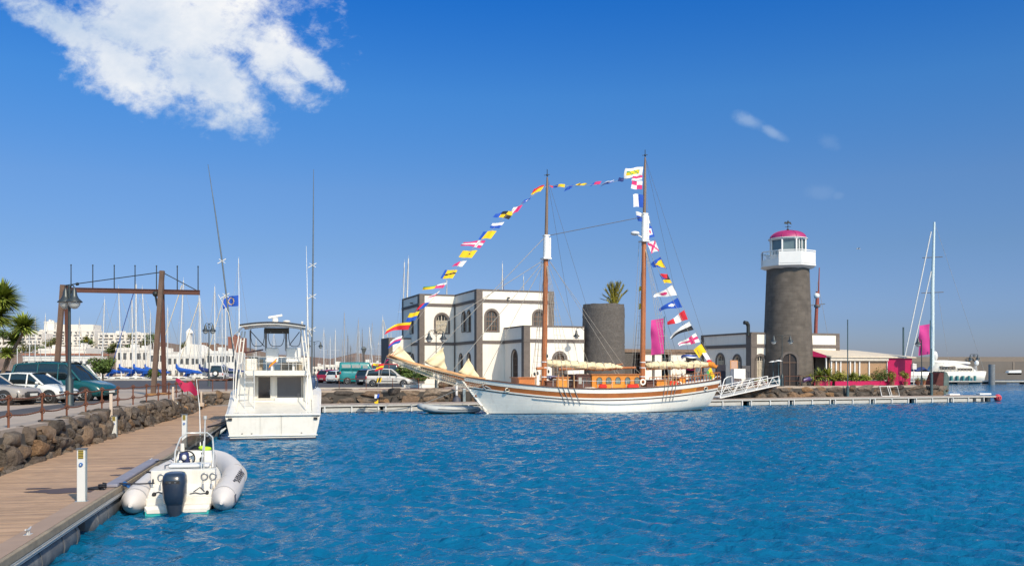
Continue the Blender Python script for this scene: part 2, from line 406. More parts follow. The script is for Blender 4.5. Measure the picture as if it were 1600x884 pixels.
# ---- rubble walls
def rock_mat():
    m = bpy.data.materials.new('basalt_rock'); m.use_nodes = True; nt = m.node_tree; b = nt.nodes['Principled BSDF']; L = nt.links.new
    b.inputs['Roughness'].default_value = .92; b.inputs['Specular IOR Level'].default_value = .2
    t = nt.nodes.new('ShaderNodeTexCoord'); g = nt.nodes.new('ShaderNodeNewGeometry')
    cr = nt.nodes.new('ShaderNodeValToRGB'); cols = [(0, (.070, .060, .054)), (.3, (.115, .094, .078)), (.55, (.165, .132, .105)), (.84, (.125, .095, .075)), (.93, (.25, .145, .075)), (1, (.21, .17, .135))]
    for i, (p, c) in enumerate(cols):
        e = cr.color_ramp.elements[i] if i < 2 else cr.color_ramp.elements.new(p); e.position = p; e.color = (*c, 1)
    L(g.outputs['Random Per Island'], cr.inputs[0])
    n = nt.nodes.new('ShaderNodeTexNoise'); n.inputs['Scale'].default_value = 2.6; n.inputs['Detail'].default_value = 9; n.inputs['Roughness'].default_value = .7
    L(t.outputs['Object'], n.inputs['Vector'])
    mr_ = nt.nodes.new('ShaderNodeMapRange'); mr_.inputs[1].default_value = .3; mr_.inputs[2].default_value = .7; mr_.inputs[3].default_value = .5; mr_.inputs[4].default_value = 1.5
    L(n.outputs[0], mr_.inputs[0]); s1 = nt.nodes.new('ShaderNodeVectorMath'); s1.operation = 'SCALE'; L(cr.outputs[0], s1.inputs[0]); L(mr_.outputs[0], s1.inputs['Scale'])
    n2 = nt.nodes.new('ShaderNodeTexNoise'); n2.inputs['Scale'].default_value = .9; n2.inputs['Detail'].default_value = 7; L(t.outputs['Object'], n2.inputs['Vector'])
    r2 = nt.nodes.new('ShaderNodeMapRange'); r2.inputs[1].default_value = .56; r2.inputs[2].default_value = .68; r2.inputs[4].default_value = .6; L(n2.outputs[0], r2.inputs[0])
    mx = nt.nodes.new('ShaderNodeMix'); mx.data_type = 'RGBA'; L(r2.outputs[0], mx.inputs[0]); L(s1.outputs[0], mx.inputs[6]); mx.inputs[7].default_value = (.22, .12, .05, 1)
    L(mx.outputs[2], b.inputs['Base Color'])
    n3 = nt.nodes.new('ShaderNodeTexNoise'); n3.inputs['Scale'].default_value = 7; n3.inputs['Detail'].default_value = 9; n3.inputs['Roughness'].default_value = .65; L(t.outputs['Object'], n3.inputs['Vector'])
    bp = nt.nodes.new('ShaderNodeBump'); bp.inputs['Strength'].default_value = 1.0; bp.inputs['Distance'].default_value = .16
    L(n3.outputs[0], bp.inputs['Height']); L(bp.outputs[0], b.inputs['Normal'])
    return m
ROCK = rock_mat()
import bmesh
_ico = {}
def ico(sub):
    if sub not in _ico:
        bm = bmesh.new(); bmesh.ops.create_icosphere(bm, subdivisions=sub, radius=1)
        _ico[sub] = ([v.co.copy() for v in bm.verts], [tuple(x.index for x in f.verts) for f in bm.faces]); bm.free()
    return _ico[sub]
def rock(mb, c, ax, ay, az, dims, sub=3, amp=.22, fr=1.1):
    vs, fs = ico(sub); sd = Vector((rnd.random() * 90, rnd.random() * 90, rnd.random() * 90))
    tilt = Matrix.Rotation(rnd.uniform(-.22, .22), 3, Vector((rnd.random(), rnd.random(), rnd.random())).normalized())
    # facets: cut by random planes for an angular broken-stone look
    pl = [(Vector((rnd.gauss(0, 1), rnd.gauss(0, 1), rnd.gauss(0, 1))).normalized(), rnd.uniform(.46, .74)) for _ in range(15)]
    out = []
    for v in vs:
        p = Vector([math.copysign(abs(x) ** .42, x) for x in v]) * .88
        for n_, d_ in pl:
            e = p.dot(n_) - d_
            if e > 0: p = p - n_ * e
        nz = noise.noise(p * fr + sd) * amp + noise.noise(p * fr * 3.1 + sd) * amp * .35
        p = tilt @ (p * (1 + nz)); p.y = p.y if p.y < .55 else .55 + (p.y - .55) * .35; out.append(Vector(c) + ax * (p.x * dims[0]) + ay * (p.y * dims[1]) + az * (p.z * dims[2]))
    mb.add(out, fs, sub > 2)
def rubble(path, name, label, z0, z1, batter, courses, wmin, wmax, nsub, side=1):
    mb = MB(); Z = Vector((0, 0, 1)); hh = (z1 - z0) / courses
    segs = [(path[i], path[i + 1]) for i in range(len(path) - 1)]
    tot = sum((b - a).length for a, b in segs)
    def at(s):
        for a, b in segs:
            l = (b - a).length
            if s <= l: t = (b - a).normalized(); return a + t * s, t
            s -= l
        return b, (b - a).normalized()
    for c in range(courses):
        s = rnd.uniform(-.4, 0)
        while s < tot:
            w = rnd.uniform(wmin, wmax) * (1.15 if c == courses - 1 else .85)
            p, t = at(min(max(s + w / 2, 0), tot)); nrm = Vector((t.y, -t.x, 0)) * side
            h = hh * rnd.uniform(.95, 1.35) if c < courses - 1 else hh * rnd.uniform(1.0, 1.12)
            zc = z0 + hh * (c + .5) + rnd.uniform(-.05, .05)
            if c == courses - 1: zc = z1 - h / 2 - rnd.uniform(-.03, .05)
            o_ = batter * (1 - (c + .5) / courses) + rnd.uniform(-.04, .08)
            q = p + nrm * (o_ - .25); q = Vector((q.x, q.y, zc))
            near = q.length < 45
            rock(mb, q, t, nrm, Z, (w * .70, .60, h * .74), nsub if near else 2)
            for _r in range(2):
                q2 = p + t * (w * rnd.uniform(.3, .6)) + nrm * (o_ + .08); q2 = Vector((q2.x, q2.y, zc - h * rnd.uniform(.3, .55))); e = rnd.uniform(.08, .22)
                rock(mb, q2, t, nrm, Z, (e * 1.2, e, e), 2)
            s += w
    mb.mat(1)
    lo_, hi_ = [], []
    for i, p in enumerate(path):
        t = (path[min(i + 1, len(path) - 1)] - path[max(i - 1, 0)]).normalized(); nrm = Vector((t.y, -t.x, 0)) * side
        lo_.append(Vector((p.x, p.y, -.9)) + nrm * (batter * .7)); hi_.append(Vector((p.x, p.y, z1 - .2)) + nrm * .06)
    for i in range(len(path) - 1): mb.quad(lo_[i], lo_[i + 1], hi_[i + 1], hi_[i])
    o = mb.build(name, [ROCK, CORE], fixn=False); tag(o, label, 'wall')
    return o
rubble(LQ[:], 'rubble_wall', 'rough dark boulder wall with ochre patches beside the left wooden pontoon', .1, QZ + .02, .55, 3, .55, 1.25, 3)
rubble([Vector((-20.9, 64.4, 0)), WEND], 'rubble_wall', 'long low boulder wall of the far quay behind the two-masted schooner', .35, QZ + .03, .45, 2, .9, 2.1, 2)
# end return of the quay
rubble([WEND, WEND + V * 30], 'rubble_wall', 'boulder bank turning back at the right end of the far quay', -.1, QZ, .5, 2, .9, 1.8, 2)
# dressed stones lying on top of wall near planter
mb = MB(); q = onq(702, 604); Zv = Vector((0, 0, 1))
rock(mb, (0, 0, .55), U, V, Zv, (1.15, .8, .75), 3, .1)
o = mb.build('boulder', ROCK, loc=(q.x, q.y, QZ - .15)); tag(o, 'big rounded grey boulder standing on the quay under the bowsprit', 'boulder')
mb = MB(); rock(mb, (0, 0, .25), U, V, Zv, (.9, .5, .38), 3, .2)
o = mb.build('boulder', ROCK, loc=onq(694, 606)); tag(o, 'small ochre boulder left of the big rounded grey boulder', 'boulder')

# ---- wooden pontoon on the left
WOOD = M('deck_wood', (.37, .235, .145), .75, var=.16, scale=2.2, island=.17, bump=.3, bscale=40, dirt=(.22, .15, .115), dscale=.9, damt=.4)
WOODP = M('deck_border', (.31, .215, .16), .8, var=.12, scale=2, dirt=(.24, .17, .13), dscale=1, damt=.4)
EDGE = M('rubber_edge', (.27, .215, .15), .8, var=.25, scale=5, dirt=(.14, .12, .10), dscale=2, damt=.6)
ALU = M('aluminium', (.52, .51, .49), .45, .25, var=.12, scale=8)
FLOAT = M('float_concrete', (.10, .105, .115), .6, var=.35, scale=3, dirt=(.20, .20, .19), dscale=3, damt=.7)
E0 = Vector((-6.76, 11.83, 0))       # right edge point
def pon(u_, v_, z): return E0 + RT * u_ + FW * v_ + Vector((0, 0, z))
pont = thing('pontoon', 'wooden plank pontoon running along the left quay wall', 'pontoon', (0, 0, 0))
def lw(v_): # left edge (negative u) at distance v_ : narrows slightly, follows the wall
    return -3.05 - .012 * max(v_, 0)
L0, L1 = -24.0, 51.5
mb = MB(); v_ = L0; k = 0
while v_ < L1:
    w = .138; a, b = lw(v_), -.42
    jj = rnd.uniform(-.004, .004)
    mb.box(tuple(pon((a + b) / 2, v_ + w / 2, DZ - .02 + jj * .5)), (b - a, w - .012, .04), rz=PA); v_ += w; k += 1
tag(mb.build('decking', WOOD, pont))
mb = MB(); v_ = L0
while v_ < L1:
    w = 3.2; mb.box(tuple(pon(-.245, v_ + w / 2, DZ - .014)), (.34, w - .012, .045), rz=PA); v_ += w
mb.build('border_board', WOODP, pont)
mb = MB(); mb.box(tuple(pon(-.035, (L0 + L1) / 2, DZ - .055)), (.075, L1 - L0, .13), rz=PA); mb.build('edge_beam', EDGE, pont, bevel=.015)
mb = MB()
for dz, dx in ((-.135, .0), (-.165, .012), (-.20, .0)):
    mb.box(tuple(pon(dx - .03, (L0 + L1) / 2, DZ + dz)), (.06, L1 - L0, .02), rz=PA)
mb.mat(1); mb.box(tuple(pon(-.06, (L0 + L1) / 2, DZ - .165)), (.05, L1 - L0, .10), rz=PA)
mb.build('channel_rail', [ALU, CORE], pont)
mb = MB(); mb.box(tuple(pon(-1.7, (L0 + L1) / 2, DZ - .14)), (2.9, L1 - L0, .16), rz=PA); mb.build('under_frame', CORE, pont)
v_ = -23.0
while v_ < L1:
    mb = MB(); p, q = pon(-.34, v_, .1), pon(-.34, v_ + 3.9, .1)
    d = FW * .1
    mb.tube([p, p + d, p + d * 2, q - d * 2, q - d, q], [.16, .27, .31, .31, .27, .16], 20)
    for t in (.35, 1.3, 2.6, 3.5):
        mb.tube([p + FW * t, p + FW * (t + .06)], .322, 20)
    mb.build('float', FLOAT, pont); v_ += 4.75
# flat dark brown patches with noisy outlines laid on the planks
DARKW = M('dark_patch_wood', (.085, .052, .038), .55, var=.25, scale=4)
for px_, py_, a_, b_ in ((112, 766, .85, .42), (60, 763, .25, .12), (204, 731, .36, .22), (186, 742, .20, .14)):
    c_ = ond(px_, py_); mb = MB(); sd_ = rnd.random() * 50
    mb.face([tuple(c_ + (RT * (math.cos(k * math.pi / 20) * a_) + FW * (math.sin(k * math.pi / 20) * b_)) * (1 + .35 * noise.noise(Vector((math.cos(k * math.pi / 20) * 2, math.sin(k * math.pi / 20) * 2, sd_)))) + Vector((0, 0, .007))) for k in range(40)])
    mb.build('dark_patch', DARKW, pont)
# the grey landing where the pontoon meets the far one
LAND = M('grey_decking', (.27, .235, .21), .8, var=.15, scale=2, bump=.2, bscale=25)
e1 = pon(0, L1, 0); e2 = pon(lw(L1), L1, 0); pb = PON0
land = [e1, Vector((PON0.x, PON0.y, 0)) + U * .0, Vector((PON0.x, PON0.y, 0)) + V * 4.6, Vector((-20.6, 64.0, 0)), Vector((-21.0, 61.0, 0)), e2]
mb = MB(); mb.extr(flat(land, DZ - .006), (0, 0, -.35)); tag(mb.build('landing', LAND), kind='structure')

# ---- far pontoon
FP = M('far_deck', (.36, .28, .23), .8, var=.12, scale=1, bump=.2, island=.08)
FWH = M('pontoon_fascia', (.44, .42, .385), .6, var=.12, scale=2, dirt=(.35, .32, .28), dscale=1.5, damt=.5)
PEND = line_at(1556, PON0)
fpt = thing('pontoon', 'long low far pontoon with pale fascia behind the schooner', 'pontoon', tuple(PON0), AL)
Lp = (PEND - PON0).length
mb = MB(); x = 0
while x < Lp: mb.box((x + .25, 1.75, -.03), (.485, 3.4, .05)); x += .5
mb.build('decking', FP, fpt)
mb = MB(); mb.box((Lp / 2, .02, -.06), (Lp, .1, .12)); mb.build('edge_beam', FWH, fpt)
mb = MB(); mb.box((Lp / 2, 1.8, -.14), (Lp, 3.2, .1)); mb.build('under_frame', CORE, fpt)
x = .15; i = 0
while x < Lp - 3.0:
    mb = MB(); mb.box((x + 2.1, .25, -.36), (4.1, .36, .30)); mb.build('float', FWH, fpt, bevel=.03)
    mb = MB()
    for k in (.2, 2.1, 4.0): mb.box((x + k, .02, -.30), (.09, .1, .44))
    mb.build('bracket', M('white_bracket', (.60, .58, .55), .5), fpt); x += 4.35
    if i % 4 == 3: x += .35
    i += 1
for k in (Lp - 2.6, Lp - 1.6, Lp - .8):
    mb = MB(); mb.cyl((k, .25, -.55), (k, .25, -.15), .28, .28, 14); mb.build('float_drum', M('black_plastic', (.03, .035, .04), .4), fpt)
# pontoon beyond on the right with its piles
mb = MB(); fj = thing('pontoon', 'distant pontoon with dark floats near the sea wall at right', 'pontoon', (88, 186, .5), R(2))
mb.box((28, 0, 0), (92, 2.6, .22)); mb.build('decking', FWH, fj)
for k in range(-16, 74, 7): mb = MB(); mb.box((k, -.6, -.32), (2.4 if k % 2 else 4.2, 1.6, .5)); mb.build('float', M('black_plastic', (.03, .035, .04), .4), fj)
mb = MB(); mb.box((28, .3, -.22), (92, 1.2, .2)); mb.build('under_frame', CORE, fj)

# ---- breakwater
BW = M('breakwater_concrete', (.145, .125, .11), .9, var=.14, scale=.12, bump=.2, dirt=(.17, .13, .105), dscale=.08, damt=.5)
BW2 = M('breakwater_parapet', (.20, .163, .135), .9, var=.12, scale=.1)
bwt = thing('sea_wall', 'long brown concrete sea wall closing the harbour at right', 'sea wall', (20, 268, 0))
mb = MB(); mb.box2((0, 4, -2), (700, 12, 5.35)); mb.build('wall', BW, bwt)
mb = MB(); mb.box2((0, 5.2, 5.35), (700, 9, 6.75)); mb.box2((0, 4.6, 5.2), (700, 5.2, 5.5)); mb.build('parapet', BW2, bwt)
mb = MB(); mb.box2((0, 0, -2), (700, 4, 1.4)); mb.box2((0, .0, 1.4), (700, .5, 1.9)); mb.build('ledge', BW, bwt)
mb = MB()
for k in range(0, 700, 11): mb.box2((k, 3.86, 1.4), (k + .5, 4.02, 5.2))
mb.build('pilaster', BW2, bwt)

# ---- shore and hills behind the marina
def terrain():
    ridge = [(-900, 565), (-300, 548), (-60, 530), (0, 530), (200, 541), (240, 537), (300, 540), (345, 541), (390, 545), (430, 556), (470, 556), (520, 561), (556, 552), (590, 557), (650, 566), (720, 574), (800, 577), (1300, 579)]
    def rz(px):
        for (a, ya), (b, yb) in zip(ridge, ridge[1:]):
            if a <= px <= b: return ya + (yb - ya) * (px - a) / (b - a)
        return 578
    nx, ny = 150, 60; vs = []; fs = []
    for j in range(ny):
        Y = 232 + (900 - 232) * (j / (ny - 1)) ** 1.4
        for i in range(nx):
            px = -700 + 1500 * i / (nx - 1); X = (px - 800) / F * Y
            top = EYE + (576 - rz(px)) / F * 640
            t = min(max((Y - 300) / 340, 0), 1); t = t * t * (3 - 2 * t)
            z = 1.4 + (top - 1.4) * t
            if px < 250:
                t2 = min(max((Y - 290) / 130, 0), 1); z = max(z, 1.4 + 9.6 * t2 * t2 * (3 - 2 * t2) * min(1, (260 - px) / 60))
            if Y > 640: z -= (Y - 640) * .04
            z += noise.noise(Vector((X * .03, Y * .03, 0))) * 2.2 * t + noise.noise(Vector((X * .12, Y * .12, 5))) * .5 * t
            if px > 700: z = z - (px - 700) * .05
            if j == 0: z = -1
            vs.append((X, Y, z))
    for j in range(ny - 1):
        for i in range(nx - 1): a = j * nx + i; fs.append((a, a + 1, a + nx + 1, a + nx))
    mb = MB(); mb.add(vs, fs, True)
    m = M('dry_hillside', (.20, .125, .085), .95, var=.3, scale=.03, dirt=(.10, .10, .045), dscale=.05, damt=.85, bump=.4, bscale=.4)
    tag(mb.build('hills', m), kind='structure')
terrain()
# ================================================================== BUILDINGS
PLAST = M('white_plaster', (.79, .735, .655), .85, var=.035, scale=.5, bump=.12, bscale=12, dirt=(.60, .53, .46), dscale=.35, damt=.35, streak=(.42, .36, .30), samt=.30)
TRIM = M('grey_stone_trim', (.135, .112, .10), .85, var=.18, scale=3, bump=.3, bscale=12)
def glass_mat(name, c=(.03, .035, .04)):
    return M(name, c, .06, var=.2, scale=1.2, spec=.8)
GLASS = glass_mat('window_glass')
CREAMF = M('cream_window_frame', (.50, .44, .36), .6)
WOODF = M('brown_window_frame', (.16, .10, .07), .6)
def arch_pts(cx, z0, w, h, n=10, kind='round'):
    r = w / 2; zs = z0 + h - r
    pts = [(cx - r, z0), (cx + r, z0)]
    for i in range(n + 1):
        a = math.pi * i / n; pts.append((cx + r * math.cos(a), zs + r * math.sin(a)))
    return pts
class Wall:
    """a vertical wall face with arched openings; O origin, ux along, nn outward"""
    def __init__(s, O, ux, nn, L, z0, z1): s.O = Vector(O); s.ux = Vector(ux); s.nn = Vector(nn); s.L = L; s.z0 = z0; s.z1 = z1; s.holes = []
    def p(s, x, z, d=0.0): return s.O + s.ux * x + s.nn * d + Vector((0, 0, z))
    def hole(s, cx, z0, w, h, frame=.22, mull='light', sill=False): s.holes.append((cx, z0, w, h, frame, mull, sill)); return s
    def make(s, mb):
        hs = [[s.p(x, z) for x, z in arch_pts(c, z0, w, h)] for c, z0, w, h, *_ in s.holes]
        mb.face([s.p(0, s.z0), s.p(s.L, s.z0), s.p(s.L, s.z1), s.p(0, s.z1)], hs)
        for c, z0, w, h, *_ in s.holes:
            pts = arch_pts(c, z0, w, h); k = len(pts)
            for i in range(k):
                a, b = pts[i], pts[(i + 1) % k]; mb.quad(s.p(*a), s.p(*b), s.p(*b, -.28), s.p(*a, -.28))
    def parts(s, parent):
        for c, z0, w, h, fr, mull, sill in s.holes:
            # surround
            mb = MB(); inner = arch_pts(c, z0, w, h); outer = arch_pts(c, z0 - (fr * .5 if sill else 0), w + 2 * fr, h + fr + (fr * .5 if sill else 0))
            k = len(inner)
            for d0, d1 in ((.045, .045),):
                for i in range(k):
                    j = (i + 1) % k
                    if i == 0 and not sill: continue
                    mb.quad(s.p(*inner[i], .045), s.p(*inner[j], .045), s.p(*outer[j], .045), s.p(*outer[i], .045))
                    mb.quad(s.p(*outer[i], .045), s.p(*outer[j], .045), s.p(*outer[j], -.01), s.p(*outer[i], -.01))
                    mb.quad(s.p(*inner[i], .045), s.p(*inner[j], .045), s.p(*inner[j], -.02), s.p(*inner[i], -.02))
            wd = mb.build('door' if mull == 'door' else 'window', TRIM, parent)
            mb = MB(); mb.face([s.p(x, z, -.22) for x, z in arch_pts(c, z0, w, h)])
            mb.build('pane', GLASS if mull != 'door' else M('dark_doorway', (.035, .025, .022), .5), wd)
            fm_ = CREAMF if mull == 'light' else WOODF
            mb = MB(); zt = z0 + h - w / 2
            mb.bar(s.p(c, z0, -.18), s.p(c, z0 + h - .02, -.18), .09, .06)
            for zz in np.linspace(z0 + .06, zt, 4): mb.bar(s.p(c - w / 2, zz, -.178), s.p(c + w / 2, zz, -.178), .05, .07)
            for sd in (-1, 1):
                mb.bar(s.p(c + sd * (w / 2 - .05), z0, -.176), s.p(c + sd * (w / 2 - .05), zt, -.176), .08, .06)
                if w > .9: mb.bar(s.p(c + sd * w * .25, z0, -.182), s.p(c + sd * w * .25, zt + w * .3, -.182), .05, .05)
            av = [s.p(c + (w / 2 - .05) * math.cos(math.pi * i / 10), zt + (w / 2 - .05) * math.sin(math.pi * i / 10), -.174) for i in range(11)]
            mb.tube(av, .045, 6)
            mb.build('frame', fm_, wd)
            if mull == 'light':
                mb = MB(); mb.face([s.p(c - w / 2 + .1, z0 + .06, -.205), s.p(c - w * .06, z0 + .06, -.205), s.p(c - w * .06, zt, -.205), s.p(c - w / 2 + .1, zt, -.205)])
                mb.face([s.p(c + w * .06, z0 + .06, -.205), s.p(c + w / 2 - .1, z0 + .06, -.205), s.p(c + w / 2 - .1, zt, -.205), s.p(c + w * .06, zt, -.205)])
                mb.build('curtain', M('cream_curtain', (.42, .37, .29), .9, var=.3, scale=5), wd)

def band(mb, w, z0, z1, d=.06, x0=None, x1=None):
    a = 0 if x0 is None else x0; b = w.L if x1 is None else x1
    vs = [w.p(a - d * 0, z0, -.02), w.p(b, z0, -.02), w.p(b, z0, d), w.p(a, z0, d)]
    vs2 = [v + Vector((0, 0, z1 - z0)) for v in vs]
    mb.loft([vs, vs2], smooth=False)

X, Y_, = Vector((1, 0, 0)), Vector((0, 1, 0))
main = thing('building', 'white two-storey building with grey stone trim and arched windows behind the schooner', 'building', (-3.62, 92.1, QZ), AL)
HT = 9.75
f4 = Wall((0, 0, 0), X, -Y_, 8.57, 0, HT); f3 = Wall((0, 7.7, 0), -Y_, -X, 7.7, 0, HT)
f2 = Wall((-4.05, 7.7, 0), X, -Y_, 4.05, 0, HT); f1 = Wall((-4.05, 15.9, 0), -Y_, -X, 8.2, 0, HT)
fr_ = Wall((8.57, 0, 0), Y_, X, 15.9, 0, HT); fb = Wall((8.57, 15.9, 0), -X, Y_, 12.62, 0, HT)
def lx(wall, px):
    """distance along a wall of the main building seen at a pixel column"""
    O = main_m @ wall.O; d = (main_m.to_3x3() @ wall.ux); k = (px - 800) / F
    return (k * O.y - O.x) / (d.x - k * d.y)
def lz(wall, x, py):
    O = main_m @ wall.O; d = (main_m.to_3x3() @ wall.ux); yy_ = (O + d * x).y
    return Zp(py, yy_) - QZ
main_m = Matrix.Translation((-3.62, 92.1, QZ)) @ Matrix.Rotation(AL, 4, 'Z')
def ph(wall, pxl, pxr, pyt, pyb, **k):
    a, b = lx(wall, pxl), lx(wall, pxr); c = (a + b) / 2; w = abs(b - a); zt = lz(wall, c, pyt); zb = lz(wall, c, pyb)
    wall.hole(c, zb, w, zt - zb, **k)
ph(f4, 759.5, 777.5, 485, 517, frame=.22, mull='dark', sill=True)
ph(f4, 834, 850, 486, 517, frame=.22, mull='dark', sill=True)
ph(f3, 722, 727.5, 487, 518, frame=.14, mull='dark', sill=True); ph(f3, 730, 735.5, 485.5, 518, frame=.14, mull='dark', sill=True)
ph(f3, 717.5, 723, 553, 588, frame=.12, mull='dark'); ph(f3, 730, 735.5, 552, 588, frame=.12, mull='dark')
ph(f2, 681, 700, 491, 520, frame=.22, mull='light', sill=True)
ph(f1, 641, 646, 492, 521, frame=.12, mull='dark', sill=True)
ph(f1, 637, 641, 553, 577, frame=.10, mull='dark'); ph(f1, 643, 647, 553, 577, frame=.10, mull='dark')
mb = MB()
for w_ in (f4, f3, f2, f1, fr_, fb): w_.make(mb)
mb.build('wall', PLAST, main)
mb = MB(); mb.face([(-4.05, 7.7, HT - .5), (0, 7.7, HT - .5), (0, 0, HT - .5), (8.57, 0, HT - .5), (8.57, 15.9, HT - .5), (-4.05, 15.9, HT - .5)])
mb.build('roof', M('roof_gravel', (.3, .28, .26), .9), main)
mb = MB()
for w_ in (f4, f3, f2, f1, fr_, fb):
    band(mb, w_, HT - .11, HT + .05, .05); band(mb, w_, HT - 1.28, HT - .98, .09)
    band(mb, w_, 4.2, 4.52, .06)
mb.build('cornice', TRIM, main)
def pil(par, w, x0, x1, z1, d=.045): m_ = MB(); band(m_, w, 0, z1, d, x0, x1); m_.build('corner_pilaster', TRIM, par)
pil(main, f4, -.03, .62, HT - .15); pil(main, f3, 7.0, 7.73, HT - .15); pil(main, f4, 7.95, 8.6, HT - .15)
pil(main, f2, -.03, .55, HT - .15); pil(main, f1, 7.4, 8.23, HT - .15); pil(main, f1, -.03, .6, HT - .15); pil(main, f2, 3.9, 4.03, HT - 1.3, .08)
pil(main, fr_, 0, .6, HT - .15)
for w_ in (f4, f3, f2, f1): w_.parts(main)
mb = MB(); mb.box((3.4, -.22, HT - .8), (.18, .3, .16)); mb.build('floodlight', M('black_metal', (.02, .02, .022), .4), main)
mb = MB(); mb.box((-4.3, 10.5, HT - .8), (.3, .25, .14)); mb.build('floodlight', M('black_metal', (.02, .02, .022), .4), main)
# low annex behind on the left
ax = Wall((-6.6, 11.5, 0), X, -Y_, 2.55, 0, 5.0)
mb = MB(); mb.box2((-6.6, 11.5, 0), (-4.06, 15.5, 5.0)); mb.build('annex', PLAST, main)
mb = MB(); mb.box2((-6.64, 11.46, 4.95), (-4.06, 15.54, 5.1)); mb.box2((-6.65, 11.44, 0), (-6.2, 15.5, 4.95)); mb.box2((-6.2, 11.45, 3.2), (-4.06, 11.49, 3.5)); mb.build('cornice', TRIM, main)
# projecting single-storey wing
WH = 5.83
wl_ = Wall((3.0, 0, 0), -Y_, -X, 5.74, 0, WH); wf = Wall((3.0, -5.74, 0), X, -Y_, 6.45, 0, WH); wr = Wall((9.45, -5.74, 0), Y_, X, 6, 0, WH)
ph(wl_, 799.5, 808.5, 547, 592, frame=.14, mull='door'); ph(wf, 866, 883, 552, 592, frame=.26, mull='dark')
mb = MB()
for w_ in (wl_, wf, wr): w_.make(mb)
mb.face([(3.0, -5.74, WH - .35), (9.45, -5.74, WH - .35), (9.45, .3, WH - .35), (3.0, .3, WH - .35)])
mb.build('wing', PLAST, main)
mb = MB()
for w_ in (wl_, wf, wr): band(mb, w_, WH - .1, WH + .04, .05); band(mb, w_, WH - 1.62, WH - 1.30, .07)
pil(main, wf, -.03, .62, WH - .12); pil(main, wl_, 5.1, 5.77, WH - .12)
mb.build('cornice', TRIM, main)
for w_ in (wl_, wf): w_.parts(main)

# ---- rough stone tower
STN = M('dark_tower_stone', (.105, .095, .088), .95, var=.35, scale=7, bump=1.0, bscale=9, dirt=(.06, .05, .048), dscale=6, damt=.6)
def stone_tower():
    Y0 = 91.6; c = P(943, Y0, QZ); t = thing('stone_tower', 'rough dark basalt tower with palm fronds above it', 'tower', c)
    mb = MB(); n = 72; rings = []; k = 46; H = Zp(476, Y0) - QZ
    for i in range(k + 1):
        z = H * i / k; r0 = 2.14 + (.06 if i < 1 else 0)
        ring = []
        for j in range(n):
            a = 2 * math.pi * j / n; q = Vector((math.cos(a), math.sin(a), 0))
            r = r0 + noise.noise(Vector((q.x * 5, q.y * 5, z * 2.2))) * .05 + noise.noise(Vector((q.x * 14, q.y * 14, z * 6))) * .035
            if i >= k - 1: r -= .05
            ring.append((q.x * r, q.y * r, z + (noise.noise(Vector((q.x * 3, q.y * 3, 9))) * .08 if i == k else 0)))
        rings.append(ring)
    mb.loft([[Vector(v) for v in r] for r in rings]); mb.build('wall', STN, t)
stone_tower()
def wall_lamp(px, py, Y, side=1):
    t = thing('wall_lamp', 'black bell lamp on a curved arm fixed to the rough stone tower', 'lamp', P(px, Y, Zp(py, Y)))
    mb = MB(); mb.tube([(.85, .2, -.1), (.8, .1, .5), (.45, 0, .78), (.05, 0, .72), (0, 0, .5)], .03, 6); mb.build('arm', IRON, t)
    mb = MB(); mb.lathe([(.05, .5), (.09, .42), (.12, .2), (.2, .05), (.34, -.08), (.34, -.11), (.1, 0)], n=16); mb.build('shade', IRON, t)
    mb = MB(); mb.ball((0, 0, -.16), (.2, .2, .2)); mb.build('globe', M('lamp_glass', (.45, .47, .46), .15), t)
IRON = M('lamp_iron', (.028, .034, .036), .5, .3, var=.2)
wall_lamp(900.5, 524, 88.2)

# ---- lighthouse
LHS = None
def lighthouse_mat():
    m = bpy.data.materials.new('tower_blockwork'); m.use_nodes = True; nt = m.node_tree; b = nt.nodes['Principled BSDF']; L = nt.links.new
    t = nt.nodes.new('ShaderNodeTexCoord'); s = nt.nodes.new('ShaderNodeSeparateXYZ'); L(t.outputs['Object'], s.inputs[0])
    at = nt.nodes.new('ShaderNodeMath'); at.operation = 'ARCTAN2'; L(s.outputs[1], at.inputs[0]); L(s.outputs[0], at.inputs[1])
    mu = nt.nodes.new('ShaderNodeMath'); mu.operation = 'MULTIPLY'; L(at.outputs[0], mu.inputs[0]); mu.inputs[1].default_value = 2.3
    cb = nt.nodes.new('ShaderNodeCombineXYZ'); L(mu.outputs[0], cb.inputs[0]); L(s.outputs[2], cb.inputs[1])
    br = nt.nodes.new('ShaderNodeTexBrick'); L(cb.outputs[0], br.inputs['Vector']); br.inputs['Scale'].default_value = 1.0
    br.inputs['Brick Width'].default_value = .62; br.inputs['Row Height'].default_value = .27; br.inputs['Mortar Size'].default_value = .008
    br.inputs['Color1'].default_value = (.100, .084, .071, 1); br.inputs['Color2'].default_value = (.140, .118, .099, 1); br.inputs['Mortar'].default_value = (.12, .10, .082, 1); br.inputs['Bias'].default_value = -.45
    n = nt.nodes.new('ShaderNodeTexNoise'); n.inputs['Scale'].default_value = 1.3; n.inputs['Detail'].default_value = 8; L(t.outputs['Object'], n.inputs['Vector'])
    mr_ = nt.nodes.new('ShaderNodeMapRange'); mr_.inputs[1].default_value = .3; mr_.inputs[2].default_value = .7; mr_.inputs[3].default_value = .78; mr_.inputs[4].default_value = 1.22; L(n.outputs[0], mr_.inputs[0])
    sc = nt.nodes.new('ShaderNodeVectorMath'); sc.operation = 'SCALE'; L(br.outputs[0], sc.inputs[0]); L(mr_.outputs[0], sc.inputs['Scale']); L(sc.outputs[0], b.inputs['Base Color'])
    bp = nt.nodes.new('ShaderNodeBump'); bp.inputs['Strength'].default_value = .5; bp.inputs['Distance'].default_value = .03; bp.invert = True; L(br.outputs[1], bp.inputs['Height']); L(bp.outputs[0], b.inputs['Normal'])
    b.inputs['Roughness'].default_value = .9; return m
